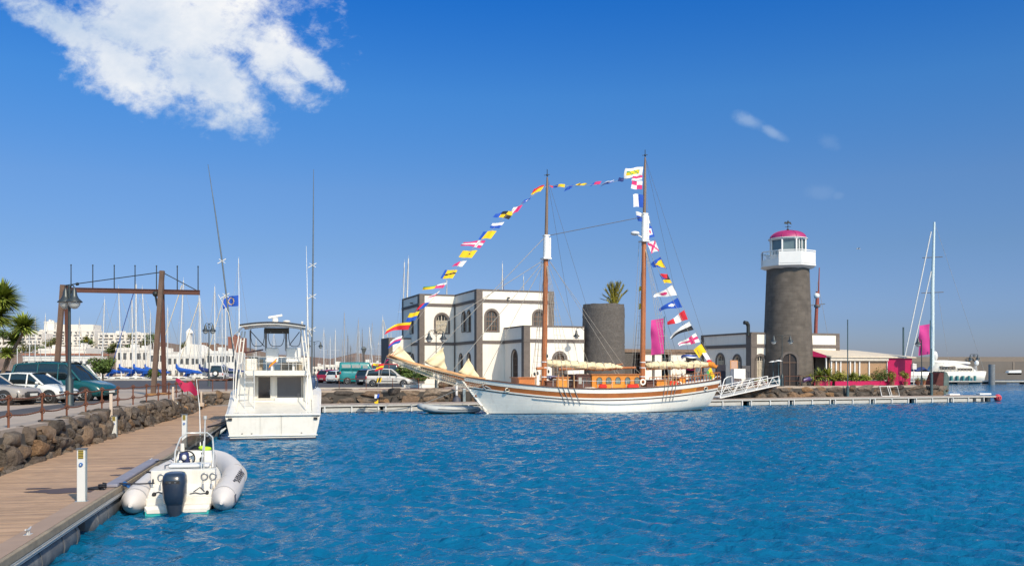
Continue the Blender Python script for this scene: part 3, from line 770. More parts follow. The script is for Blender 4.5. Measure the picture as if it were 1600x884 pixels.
PINK = M('magenta_paint', (.40, .002, .070), .5, var=.08)
PINKL = M('dome_pink', (.34, .02, .12), .55, var=.08)
WHP = M('white_painted_metal', (.74, .73, .71), .45, var=.05, dirt=(.5, .48, .44), dscale=1.5, damt=.2)
def lighthouse():
    Y0 = 87.8; c = P(1231, Y0, QZ); t = thing('lighthouse', 'dark grey stone lighthouse with white gallery and pink dome', 'lighthouse', c)
    z = lambda py: Zp(py, Y0) - QZ
    mb = MB(); zt = z(419); mb.lathe([(2.46 - .45 * i / 24, zt * i / 24) for i in range(25)], n=64); mb.build('tower', lighthouse_mat(), t)
    mb = MB(); zg = z(418); a0 = R(-90 + 10)
    mb.lathe([(2.0, zg - .25), (2.72, zg), (2.72, zg + .16), (0.1, zg + .17)], n=8, smooth=False, a0=a0); mb.build('gallery_floor', WHP, t)
    # gallery: solid panels to the front, open railings at the sides
    hr = z(397) - zg; r = 2.66
    pts = [Vector((r * math.cos(a0 + i * math.pi / 4), r * math.sin(a0 + i * math.pi / 4), zg + .16)) for i in range(8)]
    mbp = MB(); mbr = MB()
    for i in range(8):
        a, b = pts[i], pts[(i + 1) % 8]
        if i in (0, 7): mbp.bar(a + Vector((0, 0, hr / 2 - .06)), b + Vector((0, 0, hr / 2 - .06)), .05, hr - .2)
        else:
            m = 11
            for k in range(m + 1): p = a.lerp(b, k / m); mbr.bar(p, p + Vector((0, 0, hr - .06)), .045)
            mbp.bar(a + Vector((0, 0, .25)), b + Vector((0, 0, .25)), .04, .5)
        mbr.bar(a + Vector((0, 0, hr - .04)), b + Vector((0, 0, hr - .04)), .09, .09)
    mbp.build('parapet_panel', WHP, t); mbr.build('railing', WHP, t)
    zl = zg + .17; zd = z(375); rl = 1.72
    mb = MB(); mb.lathe([(rl, zl), (rl, zl + .95)], n=8, smooth=False, a0=a0, caps=False)
    pl = [Vector((rl * math.cos(a0 + i * math.pi / 4), rl * math.sin(a0 + i * math.pi / 4), 0)) for i in range(8)]
    for i in range(8):
        p = pl[i]; q = pl[(i + 1) % 8]; mb.bar(p + Vector((0, 0, zl)), p + Vector((0, 0, zd)), .14)
        mb.bar(p + Vector((0, 0, zl + .95)), q + Vector((0, 0, zl + .95)), .12); mb.bar(p + Vector((0, 0, zd - .03)), q + Vector((0, 0, zd - .03)), .2, .14)
        if i in (0,):
            for k in (.3, .6): s_ = p.lerp(q, k); mb.bar(s_ + Vector((0, 0, zl)), s_ + Vector((0, 0, zd)), .08)
    mb.build('lantern_frame', WHP, t)
    mb = MB(); mb.lathe([(rl - .08, zl + .9), (rl - .08, zd)], n=8, smooth=False, a0=a0, caps=False); mb.build('lantern_glass', M('lantern_glass', (.10, .15, .17), .12, var=.25, scale=.7, spec=.8), t)
    mb = MB(); zt2 = z(361); hh = zt2 - zd - .05
    mb.lathe([(1.88, zd + .03), (1.88, zd + .09)], n=32)
    mb.mat(1); mb.lathe([(1.76 * math.cos(i / 10 * math.pi / 2 * .99), zd + .09 + hh * math.sin(i / 10 * math.pi / 2)) for i in range(11)], n=40)
    for i in range(8):
        a = a0 + i * math.pi / 4; mb.tube([((1.78 * math.cos(s * math.pi / 2)) * math.cos(a), (1.78 * math.cos(s * math.pi / 2)) * math.sin(a), zd + .09 + hh * math.sin(s * math.pi / 2) * 1.01) for s in [k / 8 for k in range(9)]], .025, 5)
    mb.build('dome', [WHP, PINKL], t)
    mb = MB(); zb = zt2; mb.ball((0, 0, zb + .12), .13); mb.cyl((0, 0, zb), (0, 0, zb + 1.0), .03)
    mb.bar((-.3, 0, zb + .42), (.3, 0, zb + .42), .04); mb.bar((0, -.3, zb + .42), (0, .3, zb + .42), .04)
    mb.extr([(-.38, 0, zb + .72), (-.1, 0, zb + .68), (.1, 0, zb + .76), (.36, 0, zb + .62), (.3, 0, zb + .88), (.12, 0, zb + .9), (.02, 0, zb + 1.08), (-.08, 0, zb + .88), (-.3, 0, zb + .92)], (0, .03, 0))
    mb.build('weathervane', IRON, t)
    # arched doorway facing the quay, set a little to the left
    n_ = Vector((-.23, -.973, 0)); ux = Vector((.973, -.23, 0)); w = Wall(n_ * 2.34 - ux * .72, ux, n_, 1.44, 0, 3.4)
    mb = MB(); pts = arch_pts(.72, 0, 1.3, 3.05); out = arch_pts(.72, 0, 1.3 + .44, 3.05 + .22)
    k = len(pts)
    for i in range(k):
        if i == 0: continue
        j = (i + 1) % k
        mb.quad(w.p(*pts[i], .24), w.p(*pts[j], .24), w.p(*out[j], .24), w.p(*out[i], .24)); mb.quad(w.p(*out[i], .24), w.p(*out[j], .24), w.p(*out[j], -.5), w.p(*out[i], -.5)); mb.quad(w.p(*pts[i], .24), w.p(*pts[j], .24), w.p(*pts[j], -.1), w.p(*pts[i], -.1))
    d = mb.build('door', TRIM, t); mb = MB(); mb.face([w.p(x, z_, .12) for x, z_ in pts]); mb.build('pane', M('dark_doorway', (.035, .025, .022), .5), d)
    mb = MB(); mb.bar(w.p(.72, 0, .15), w.p(.72, 3.0, .15), .07); mb.bar(w.p(.1, 2.2, .15), w.p(1.34, 2.2, .15), .07); mb.build('frame', WOODF, d)
lighthouse()

# ---- low building beside the lighthouse
LB0 = P(1174, 86.9, QZ); lbm = Matrix.Translation(LB0) @ Matrix.Rotation(AL, 4, 'Z')
low = thing('building', 'long low white building with grey bands joined to the lighthouse', 'building', LB0, AL)
LH = Zp(519.5, 86.9) - QZ
g1 = Wall((0, 0, 0), X, -Y_, 10.5, 0, LH); g2 = Wall((0, 8.9, 0), -Y_, -X, 8.9, 0, LH); g3 = Wall((10.5, 0, 0), Y_, X, 8.9, 0, LH); g4 = Wall((10.5, 8.9, 0), -X, Y_, 10.5, 0, LH)
main_m = lbm
ph(g1, 1181, 1195.5, 555.5, 600, frame=.22, mull='light')
ph(g2, 1120, 1131, 554, 595, frame=.22, mull='light'); ph(g2, 1146.5, 1157, 556, 597, frame=.22, mull='light')
mb = MB()
for w_ in (g1, g2, g3, g4): w_.make(mb)
mb.build('wall', PLAST, low)
mb = MB(); mb.face([(0, 0, LH - .3), (10.5, 0, LH - .3), (10.5, 8.9, LH - .3), (0, 8.9, LH - .3)]); mb.build('roof', M('roof_gravel', (.3, .28, .26)), low)
mb = MB()
for w_ in (g1, g2, g3): band(mb, w_, LH - .12, LH + .05, .06); band(mb, w_, LH - 1.42, LH - 1.10, .08)
pil(low, g1, -.05, .62, LH - .14); pil(low, g2, 8.1, 8.95, LH - .14, .06); pil(low, g2, -.03, .5, LH - .14); pil(low, g1, 10.1, 10.53, LH - .14); pil(low, g3, 0, .5, LH - .14)
mb.build('cornice', TRIM, low)
for w_ in (g1, g2): w_.parts(low)
mb = MB(); mb.cyl((-.15, .3, LH - .3), (-.15, .3, LH + .75), .17); mb.tube([(-.15, .3, LH + .7), (-.3, .3, LH + .95), (-.62, .3, LH + .98)], .19, 12); mb.build('flue', IRON, low)

# ---- pink restaurant terrace
rp = line_at(1297, WALL0 + V * 2.6); RM = Matrix.Translation((rp.x, rp.y, QZ)) @ Matrix.Rotation(AL, 4, 'Z')
rest = thing('restaurant', 'pink waterside restaurant with sloping white roof and glazed terrace', 'restaurant', (rp.x, rp.y, QZ), AL)
def rx(px, yl=0.0):
    o = RM @ Vector((0, yl, 0)); k = (px - 800) / F; return (k * o.y - o.x) / (U.x - k * U.y)
def rzz(px, py, yl=0.0):
    p = RM @ Vector((rx(px, yl), yl, 0)); return Zp(py, p.y) - QZ
xe = rx(1386); xr = rx(1421); ze = rzz(1297, 556.5)
ROOFW = M('roof_white_sheet', (.58, .49, .38), .7, var=.06, scale=1)
mb = MB(); xk = rx(1292); xend = rx(1424)
mb.loft([[Vector((-2.2, 4.5, 3.88)), Vector((xend - 3, 4.5, 3.5)), Vector((xend + .2, 4.5, 3.12)), Vector((xend + .2, 4.5, 2.98)), Vector((-2.2, 4.5, 3.7))],
         [Vector((-.1, -.3, ze + .02)), Vector((xend - 3.2, -.3, ze)), Vector((xend + .3, -.35, ze - .02)), Vector((xend + .3, -.35, ze - .12)), Vector((-.1, -.3, ze - .12))]], smooth=False)
mb.build('roof', ROOFW, rest)
mb = MB(); mb.box2((-.1, -.22, ze - .42), (xe, -.1, ze - .13)); mb.build('fascia', M('fascia_beige', (.55, .50, .43), .7), rest)
mb = MB(); mb.extr([(xe, -.1, 0), (xr, -.1, 0), (xr + .25, -.1, ze - .14), (xe, -.1, ze - .14)], (0, .3, 0)); mb.box2((xr - .25, .2, 0), (xr, 4.5, ze - .2)); mb.build('pink_wall', PINK, rest)
mb = MB(); mb.box2((-.2, -.95, 0), (xe + 1.2, -.85, .42)); mb.box2((-2.3, -.6, 0), (-.25, -.5, .42)); mb.build('pink_base', PINK, rest)
mb = MB(); mb.extr([(-2.3, 1.9, 2.9), (-.05, -.05, ze - .15), (-.05, -.05, ze - .02), (-2.3, 1.9, 3.85)], (.03, .08, 0)); mb.build('pink_awning', PINK, rest)
mb = MB()
for px in (1298.5, 1306, 1313, 1328, 1335, 1342.5, 1357.5, 1386): mb.box2((rx(px) - .06, -.08, .42), (rx(px) + .06, .04, ze - .42))
mb.box2((-.1, -.06, .42), (xe, .02, .5)); mb.build('window_frame', WHP, rest)
mb = MB(); mb.face([(-.1, .05, .4), (xe, .05, .4), (xe, .05, ze - .3), (-.1, .05, ze - .3)]); mb.build('terrace_glass', M('tan_blinds', (.36, .22, .12), .3, var=.12, scale=3, spec=.6), rest)
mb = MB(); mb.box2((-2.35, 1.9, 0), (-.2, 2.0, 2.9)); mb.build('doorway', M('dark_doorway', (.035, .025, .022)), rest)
mb = MB(); mb.box2((-2.4, 1.75, 2.75), (-.1, 1.85, 2.95)); mb.box2((-.32, .2, 0), (-.2, .32, 2.9)); mb.build('door_frame', WHP, rest)
mb = MB(); mb.box2((.1, .5, -.02), (xr, 4.4, .02)); mb.box2((.0, 4.4, 0), (xr, 4.5, 3.1)); mb.build('back_wall', M('inner_wall', (.35, .25, .18), .8), rest)
# white panel stack on the restaurant's right edge
mb = MB()
for k in range(4): mb.box((0, 0, 1.62 + k * .14), (.5, .25, .11))
mb.cyl((0, 0, 0), (0, 0, 2.2), .04)
mb.build('sign_post', WHP, None, loc=RM @ Vector((xr + .35, -.2, 0)), rz=AL)
tag(bpy.data.objects['sign_post'], 'small white slatted sign at the right edge of the pink restaurant', 'sign')

# ---- stone wall and white colonnade between the stone tower and the low building
cw0 = P(972, 98, QZ)
cwt = thing('stone_wall', 'tall grey stone wall with a brown top behind the main mast', 'wall', cw0, AL)
mb = MB(); hW = Zp(550, 98) - QZ; mb.box2((0, 0, 0), (11.0, .8, hW)); mb.build('masonry', STN, cwt)
mb = MB(); mb.box2((-.1, -.12, hW), (11.1, .9, hW + .36)); mb.build('coping', M('brown_coping', (.22, .15, .11), .9, var=.2), cwt)
cb0 = P(1006, 93, QZ)
cbt = thing('pavilion', 'small white pavilion with square pillars and dark openings behind the schooner stern', 'pavilion', cb0, AL)
zt = Zp(553, 93) - QZ
mb = MB()
for a, b in ((0, .95), (1.3, 2.1), (3.2, 5.0), (6.4, 7.2)): mb.box2((a, 0, 0), (b, .6, zt))
mb.box2((4.9, .2, zt - .35), (7.4, .6, zt)); mb.box2((4.9, .25, 0), (6.4, .5, 1.0)); mb.build('pillar', PLAST, cbt)
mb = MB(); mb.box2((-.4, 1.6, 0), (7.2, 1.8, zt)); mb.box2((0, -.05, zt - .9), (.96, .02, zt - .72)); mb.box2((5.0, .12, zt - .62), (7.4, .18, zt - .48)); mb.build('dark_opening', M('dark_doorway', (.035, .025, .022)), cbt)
mb = MB(); mb.box2((-.2, -.1, zt), (4.9, 1.8, zt + .14)); mb.build('roof', M('brown_coping', (.22, .15, .11)), cbt)

# ---- far town
HW = M('far_white_render', (.72, .67, .60), .85, var=.05, scale=.2)
DKW = M('far_window', (.075, .075, .075), .4, var=.3, scale=1)
TERR = M('terracotta', (.36, .15, .09), .9, var=.2)
def block(label, px0, px1, pyt, pyb, Y, rows=0, cols=0, depth=10, extra=None, arch=False, balcony=False, name='building', mat_=None, cat='building'):
    a = P(px0, Y, 0); b = P(px1, Y, 0); zt, zb = Zp(pyt, Y), Zp(pyb, Y) - 4; w = b.x - a.x
    t = thing(name, label, cat, (a.x, Y, zb), R(rnd.uniform(-3, 3)))
    H = zt - zb; mb = MB(); mb.box2((0, 0, 0), (w, depth, H)); mb.box2((-.05, -.1, H - .5), (w + .05, .15, H + .35)); mb.box2((w * .3, depth * .3, H), (w * .45, depth * .6, H + 1.4)); mb.box2((w * .7, depth * .2, H), (w * .76, depth * .5, H + 1))
    mb.build('wall', mat_ or HW, t)
    if rows:
        hb = Zp(pyb, Y) - zb
        for r in range(rows):
            zc = hb + (H - hb) * (r + .5) / rows
            for c in range(cols):
                xc = w * (c + .5) / cols + rnd.uniform(-.15, .15) * w / cols; ww = min(w / cols * rnd.uniform(.42, .68), 3.2); wh = (H - hb) / rows * rnd.uniform(.42, .52)
                if rnd.random() < .06: continue
                mb = MB()
                if arch: mb.extr([(x_ , -.06, z_) for x_, z_ in arch_pts(xc, zc - wh / 2, ww, wh, 6)], (0, .1, 0))
                else: mb.box2((xc - ww / 2, -.06, zc - wh / 2), (xc + ww / 2, .05, zc + wh / 2))
                mb.build('window', DKW, t)
                if balcony:
                    mb = MB(); mb.box2((xc - ww * .62, -.9, zc - wh / 2 - .15), (xc + ww * .62, 0, zc - wh / 2)); mb.box2((xc - ww * .62, -.9, zc - wh / 2), (xc + ww * .62, -.8, zc - wh / 2 + .55)); mb.build('balcony', HW, t)
    if extra: extra(t, w, H, depth)
    return t
block('large white hotel on the hill with stepped top, seen between the beam posts', 62, 146, 516, 550, 452, 4, 13, balcony=True, extra=lambda t, w, H, d: MB().box2((w * .3, 0, H), (w * .98, d, H + 3)).build('upper_storey', HW, t))
block('plain white square tower standing beside the large white hotel', 69, 84, 503, 545, 458, 0, 0, 6)
block('long flat-roofed white hotel right of the larger stepped one', 153, 232, 521, 549, 448, 3, 9, balcony=True)
block('low white houses on the slope behind the yucca, at the left edge', -6, 30, 524, 548, 440, 3, 4)
block('white apartment house left of the square tower', 34, 66, 520, 550, 430, 3, 4, balcony=True)
block('white waterfront house with three small windows under the long hotel', 181, 232, 545, 590, 252, 2, 5)
block('pale house with arched openings under the large hotel', 60, 104, 546, 590, 262, 2, 6, arch=True)
block('grey-white hall with tall narrow windows behind the green minivan', 112, 134, 543, 585, 250, 1, 3)
block('long low white building with terracotta edge behind the parked vans', 36, 142, 556.5, 585, 238, 1, 12, extra=lambda t, w, H, d: MB().box2((-.2, -.4, H + .3), (w + .2, d, H + .75)).build('tile_edge', TERR, t))
def dome_hall(t, w, H, d):
    mb = MB(); mb.extr([(w * .18 + w * .7 * (i / 14), .4, H + 3.1 * math.sin(math.pi * i / 14)) for i in range(15)], (0, d - 1, 0)); mb.build('barrel_roof', HW, t)
    mb = MB(); mb.box2((w * .43, -.2, H), (w * .51, 2.0, H + 6)); mb.lathe([(1.05, 0), (.8, .6), (.3, 1.1), (.05, 1.3)], (w * .47, .9, H + 6), 12); mb.build('cupola', HW, t)
block('white hall with rounded roof and small domed cupola by the marina', 262, 330, 555, 592, 240, 2, 8, extra=dome_hall)
block('white marina office with a row of dark windows left of the motor yacht', 322, 366, 550, 592, 236, 2, 9, arch=True)
block('white waterfront block behind the right timber posts', 232, 268, 549, 592, 246, 2, 4)
block('square reddish-brown block on the hill left of the motor yacht', 356, 377, 527, 550, 420, 0, 0, mat_=M('red_brown_render', (.24, .10, .07), .9, var=.2))
block('long low brown ruin on the ridge', 292, 352, 539, 548, 470, 0, 0, mat_=M('brown_render', (.20, .12, .085), .9, var=.2))
block('small white houses low on the shore right of the motor yacht', 508, 552, 571, 580, 300, 1, 7)
block('pale shoreline house behind the teal van', 556, 600, 568, 580, 290, 1, 5)
block('small white shore house just right of the motor yacht', 488, 506, 574, 582, 300, 1, 3)
# ================================================================== VEGETATION
LEAF = M('leaf_green', (.075, .115, .022), .7, var=.3, scale=.8, island=.5, spec=.3)
LEAF2 = M('leaf_olive', (.11, .115, .03), .7, var=.3, scale=.8, island=.5, spec=.3)
YUC = M('yucca_leaf', (.19, .23, .035), .55, var=.25, scale=1.5, island=.55, spec=.4)
BARK = M('bark', (.16, .115, .08), .9, var=.3, scale=5, bump=.6, bscale=20)
def leafball(mb, c, r, n, size, squash=.8):
    c = Vector(c)
    for _ in range(n):
        d = Vector((rnd.gauss(0, 1), rnd.gauss(0, 1), rnd.gauss(0, 1))).normalized(); q = rnd.random() ** .45
        p = c + Vector((d.x * r * q, d.y * r * q, d.z * r * squash * q)); a = Vector((rnd.gauss(0, 1), rnd.gauss(0, 1), rnd.gauss(0, .6))).normalized(); b = a.cross(d + Vector((.01, .02, .3))).normalized(); s_ = size * rnd.uniform(.6, 1.4)
        mb.add([p - a * s_, p - b * s_ * .45, p + a * s_, p + b * s_ * .45], [(0, 1, 2, 3)])
def tree(name, label, loc, h, cr, n=900, size=.12, trunk=True, mat_=None, squash=.75, group=None, cat='tree', clumps=9):
    t = thing(name, label, cat, loc, rnd.uniform(0, 6), group)
    if trunk:
        mb = MB(); top = Vector((rnd.uniform(-.1, .1) * h, 0, h - cr * .9))
        mb.tube([(0, 0, -.1), (top.x * .5, 0, top.z * .5), tuple(top)], [h * .035, h * .027, h * .02], 8)
        for i in range(5): a = i * 1.26; mb.tube([tuple(top * .8), (top.x + math.cos(a) * cr * .6, math.sin(a) * cr * .6, top.z + cr * .55)], [h * .014, h * .006], 6)
        mb.build('trunk', BARK, t)
    mb = MB()
    for i in range(clumps):
        a = rnd.uniform(0, 6.28); q = rnd.random() ** .5 * cr * .62
        leafball(mb, (math.cos(a) * q, math.sin(a) * q, h - cr * squash + rnd.uniform(-.5, .35) * cr * squash), cr * rnd.uniform(.34, .55), n // clumps, size, .8)
    mb.build('crown' if trunk else 'foliage', mat_ or LEAF, t, fixn=False); return t
def rosette(mb, c, r, n, up=.35, w=.052):
    c = Vector(c)
    for i in range(n):
        a = rnd.uniform(0, 6.283); e = math.asin(rnd.uniform(-.55, 1.0)); L_ = r * rnd.uniform(.75, 1.08)
        d = Vector((math.cos(a) * math.cos(e), math.sin(a) * math.cos(e), math.sin(e))); sd = d.cross(Vector((0, 0, 1)))
        sd = sd.normalized() if sd.length > .05 else Vector((1, 0, 0)); nn = sd.cross(d)
        pts = []
        for k in range(5):
            s_ = k / 4; ww = w * (.7 + .9 * s_ * (1 - s_) * 2) * (1 - s_ ** 3) + .002
            p = c + d * L_ * s_ - Vector((0, 0, 1)) * (.12 * L_ * s_ * s_) ; pts.append((p - sd * ww, p + nn * ww * .25, p + sd * ww))
        vs = [v for tr_ in pts for v in tr_]; fs = []
        for k in range(4):
            o = k * 3; fs += [(o, o + 1, o + 4, o + 3), (o + 1, o + 2, o + 5, o + 4)]
        mb.add(vs, fs)
def yucca():
    Y0 = 49; t = thing('yucca', 'large spiky yucca with several green leaf heads at the left edge', 'tree', P(-6, Y0, QZ))
    base = P(-6, Y0, QZ); H = lambda px, py, dy=0: P(px, Y0 + dy, Zp(py, Y0 + dy)) - base
    heads = [(-8, 492, 0, 1.45, 560), (2, 466, .3, 1.35, 520), (37, 510, -.5, 1.0, 320), (22, 532, .4, .75, 180), (10, 552, -.3, .55, 150), (-30, 470, .5, 1.2, 240)]
    mb = MB()
    mb.tube([(-.3, 0, -.1), tuple(H(-8, 560)), tuple(H(-6, 505)), tuple(H(8, 470, .3))], [.22, .17, .13, .09], 10)
    mb.tube([(0, 0, 0), tuple(H(5, 580)), tuple(H(22, 545)), tuple(H(37, 518, -.5))], [.18, .11, .09, .06], 10)
    mb.tube([tuple(H(5, 580)), tuple(H(15, 555)), tuple(H(26, 534, .4))], [.08, .07, .05], 8)
    mb.tube([tuple(H(3, 585)), tuple(H(10, 560, -.3))], [.07, .05], 8)
    mb.build('trunk', BARK, t)
    for px, py, dy, r, n in heads:
        mb = MB(); rosette(mb, H(px, py, dy), r, n); mb.build('leaf_head', YUC, t, fixn=False)
yucca()
def palm_top():
    Y0 = 95.2; b = P(959, Y0, QZ); t = thing('palm_tree', 'palm tree behind the rough stone tower, only its upright fronds showing', 'palm tree', b)
    mb = MB(); zt = Zp(482, Y0) - QZ; mb.tube([(0, 0, 0), (0, 0, zt * .5), (.1, 0, zt)], [.3, .24, .2], 10); mb.build('trunk', BARK, t)
    mb = MB()
    fr = [(-.9, .35), (-.7, .6), (-.55, .85), (-.3, 1), (-.12, .9), (.12, 1), (.3, .95), (.5, 1), (.72, .8), (-1, .15), (.9, .55), (.02, .7), (-.42, .7)]
    for dx, up in fr:
        for rep in range(2):
            e = Vector((dx * 1.25 + rnd.uniform(-.1, .1), rnd.uniform(-.4, .4), .7 + up * 1.9)); c0 = Vector((.1, 0, zt))
            m_ = c0 + e * .55 + Vector((0, 0, .25)); e = c0 + e
            pts = [c0.lerp(m_, s_ / 5) if s_ <= 5 else m_.lerp(e, (s_ - 5) / 5) for s_ in range(11)]
            mb.tube(pts, [.03] * 8 + [.02, .015, .008], 4)
            for k in range(1, 11):
                p = pts[k]; d = (pts[k] - pts[k - 1]).normalized()
                for q_ in range(3):
                    for sg in (-1, 1):
                        s1 = (d * 1.0 + Vector((sg * .42, rnd.uniform(-.4, .4), -.05))).normalized() * rnd.uniform(.3, .5); p0 = p + d * q_ * .07
                        w_ = Vector((0, 0, 1)).cross(s1).normalized() * .035
                        mb.add([p0 - w_, p0 + w_, p0 + s1], [(0, 1, 2)])
    mb.build('crown', M('palm_frond', (.27, .235, .03), .6, var=.25, island=.4), t, fixn=False)
palm_top()
c = P(161, 76, QZ); tree('tree', 'round bright green tree with short dark trunk right of the green minivan', (c.x, c.y, QZ), 2.95, 1.35, 3200, .10, clumps=16, squash=.72)
c = P(240, 88, QZ); tree('bush', 'tall narrow green bush behind the right timber posts', (c.x, c.y, QZ), 2.25, .75, 1500, .09, trunk=False, squash=1.25, cat='bush', clumps=10)
def at_(px, off_): p = line_at(px, WALL0 + V * off_); return (p.x, p.y, QZ)
tree('shrub', 'bright green shrub at the corner of the white building behind the silver car', at_(633, 20), 2.5, 1.35, 1300, .13, trunk=False, squash=.9, cat='shrub')
tree('shrub', 'green shrub growing in the white planter', at_(663, 6.2), 1.9, 1.05, 1300, .10, trunk=False, squash=.8, cat='shrub')
# planter
pl = Vector(at_(671, 5.4)); mb = MB(); mb.box((0, 0, .17), (2.0, .8, .34)); mb.box((0, 0, .34), (2.08, .88, .05))
o = mb.build('planter', PLAST, loc=pl, rz=AL, bevel=.02); tag(o, 'long low white planter in front of the white building', 'planter')
pl = Vector(at_(640, 8.0)); mb = MB(); mb.box((0, 0, .1), (1.2, .6, .2)); mb.box((0, 0, .2), (1.26, .66, .04)); o = mb.build('planter', PLAST, loc=pl, rz=AL, bevel=.02); tag(o, 'short white kerb planter ahead of the silver car', 'planter')
# trees of the far town
far = [(20, 552, 300, 'at the left edge below the yucca'), (44, 548, 290, 'left of the square tower'), (48, 560, 285, 'low, behind the minivan roof'), (80, 537, 420, 'under the square tower'), (64, 552, 280, 'left of the arched house'), (106, 556, 260, 'between the two timber legs'), (136, 538, 400, 'in front of the large hotel, upper one'), (131, 548, 380, 'in front of the large hotel, lower one'), (170, 548, 300, 'left below the long hotel'), (184, 546, 300, 'in the middle below the long hotel'), (206, 544, 300, 'below the right part of the long hotel'), (222, 540, 330, 'at the right end of the long hotel'), (238, 532, 400, 'right of the long hotel on the ridge'), (290, 541, 420, 'on the ridge beside the rounded hall'), (6, 524, 430, 'on the skyline at the left edge')]
for i, (px, py, Y, w) in enumerate(far):
    r = rnd.uniform(2.0, 3.4) * Y / 300; z = Zp(py, Y)
    tree('tree', 'small dark green tree of the hillside town ' + w, P(px, Y, z - r), r * 2, r, 700, .045 * r * 2.2, mat_=LEAF2 if i % 2 else LEAF, group='trees of the hillside town')
# a young palm in front of the long hotel
for px, py, Y, lab in ((203, 527, 330, 'small feathery palm standing before the long hotel'), (134, 530, 395, 'small feathery palm before the large stepped hotel')):
    t = thing('palm_tree', lab, 'palm tree', P(px, Y, Zp(py, Y) - 7)); mb = MB(); mb.tube([(0, 0, 0), (.2, 0, 7)], [.3, .2], 8); mb.build('trunk', BARK, t)
    mb = MB(); rosette(mb, (.2, 0, 7), 2.3, 90, w=.12); mb.build('crown', M('palm_frond', (.16, .155, .025)), t, fixn=False)
# terrace plants
POT = M('clay_pot', (.33, .15, .09), .85, var=.2)
def pot_plant(label, px, py_top, offs, w, kind, mat_=None, z0=QZ):
    p = line_at(px, WALL0 + V * offs); z = Zp(py_top, p.y) - z0; kx = px not in (1394, 1415, 1266, 1281)
    t = thing('potted_plant', label, 'plant', (p.x, p.y, z0), rnd.uniform(0, 6), 'plants of the terrace')
    mb = MB(); k_ = .8 if kx else 1; mb.lathe([(.16 * k_, 0), (.24 * k_, .34), (.26 * k_, .36), (.2 * k_, .34)], n=14); mb.build('pot', POT, t)
    mb = MB(); h = z - .3
    if kind == 'spiky': rosette(mb, (0, 0, .35 + h * .35), h * .68, 70, w=.05)
    else:
        for _ in range(4): leafball(mb, (rnd.uniform(-.3, .3) * w, rnd.uniform(-.2, .2), .35 + h * rnd.uniform(.3, .75)), w * .42, 90, .09, 1.2)
        for _ in range(4): a = rnd.uniform(0, 6.28); mb.tube([(0, 0, .3), (math.cos(a) * .12, math.sin(a) * .12, .35 + h * .6)], .012, 4)
    mb.build('foliage', mat_ or YUC, t, fixn=False)
LG = M('lime_leaf', (.19, .20, .02), .6, var=.3, island=.4)
for px, pt, of, w, k, lab, m_ in [(1281, 571, 2.2, 1, 'spiky', 'spiky palm-like plant inside the dark doorway left of the terrace', None), (1294, 570, 2.1, .8, 'spiky', 'tall spiky plant by the white terrace corner post', LG), (1306, 580, 2.2, .8, 'b', 'thin green plant at the left end of the terrace', LG), (1316, 581, 2.2, 1.1, 'b', 'rounded yellow-green plant at the third terrace pane', LG), (1331, 578, 2.2, 1.1, 'spiky', 'spiky plant right of the tall thin pile', None), (1338, 584, 2.2, 1.0, 'b', 'low yellowish plant at the middle of the terrace', LG), (1347, 582, 2.2, 1.1, 'spiky', 'green spiky plant right of the terrace middle', YUC), (1356, 586, 2.2, .9, 'b', 'low yellow plant near the wide terrace pane', LG), (1371, 578, 2.2, 1.6, 'b', 'large bushy dark green plant at the wide terrace pane', LEAF), (1380, 579, 2.2, 1.4, 'b', 'second bushy plant just left of the pink wall', LEAF), (1394, 582, 1.2, .9, 'b', 'loose green plant before the left side of the pink wall', LG), (1415, 577, 1.2, .7, 'b', 'thin yellowish plant at the right side of the pink wall', LG), (1266, 588, 1.7, .8, 'b', 'small green plant at the right foot of the lighthouse', LG)]:
    pot_plant(lab, px, pt, of, w, k, m_)
def small_pot(px, offs, label):
    p = line_at(px, WALL0 + V * offs); t = thing('flower_pot', label, 'flower pot', (p.x, p.y, QZ), 0)
    mb = MB(); mb.lathe([(.15, 0), (.25, .4), (.28, .42), (.22, .4)], n=14); mb.build('pot', POT, t)
    mb = MB(); leafball(mb, (0, 0, .5), .28, 60, .08); mb.build('foliage', LG, t, fixn=False)
for px, of, lab in ((1182, 3.0, 'small flower pot under the arched window left of the lighthouse'), (1195.5, 2.2, 'terracotta pot between window and patio heater'), (1277, 1.1, 'round terracotta pot on the wall edge right of the lighthouse'), (1434, 1.2, 'terracotta pot right of the pink restaurant'), (1443, 1.6, 'terracotta pot below the right magenta banner')): small_pot(px, of, lab)

# ================================================================== STREET FURNITURE
RUST = M('rusty_iron', (.17, .062, .032), .85, .2, var=.3, scale=4, bump=.4, bscale=30, dirt=(.10, .035, .02), dscale=5, damt=.6)
RUSTB = M('weathered_timber', (.125, .080, .058), .85, var=.25, scale=1.5, bump=.4, bscale=10, dirt=(.11, .045, .025), dscale=1.2, damt=.6)
RUSTR = M('red_rusted_steel', (.105, .042, .030), .8, var=.25, scale=1.5, bump=.3, bscale=12)
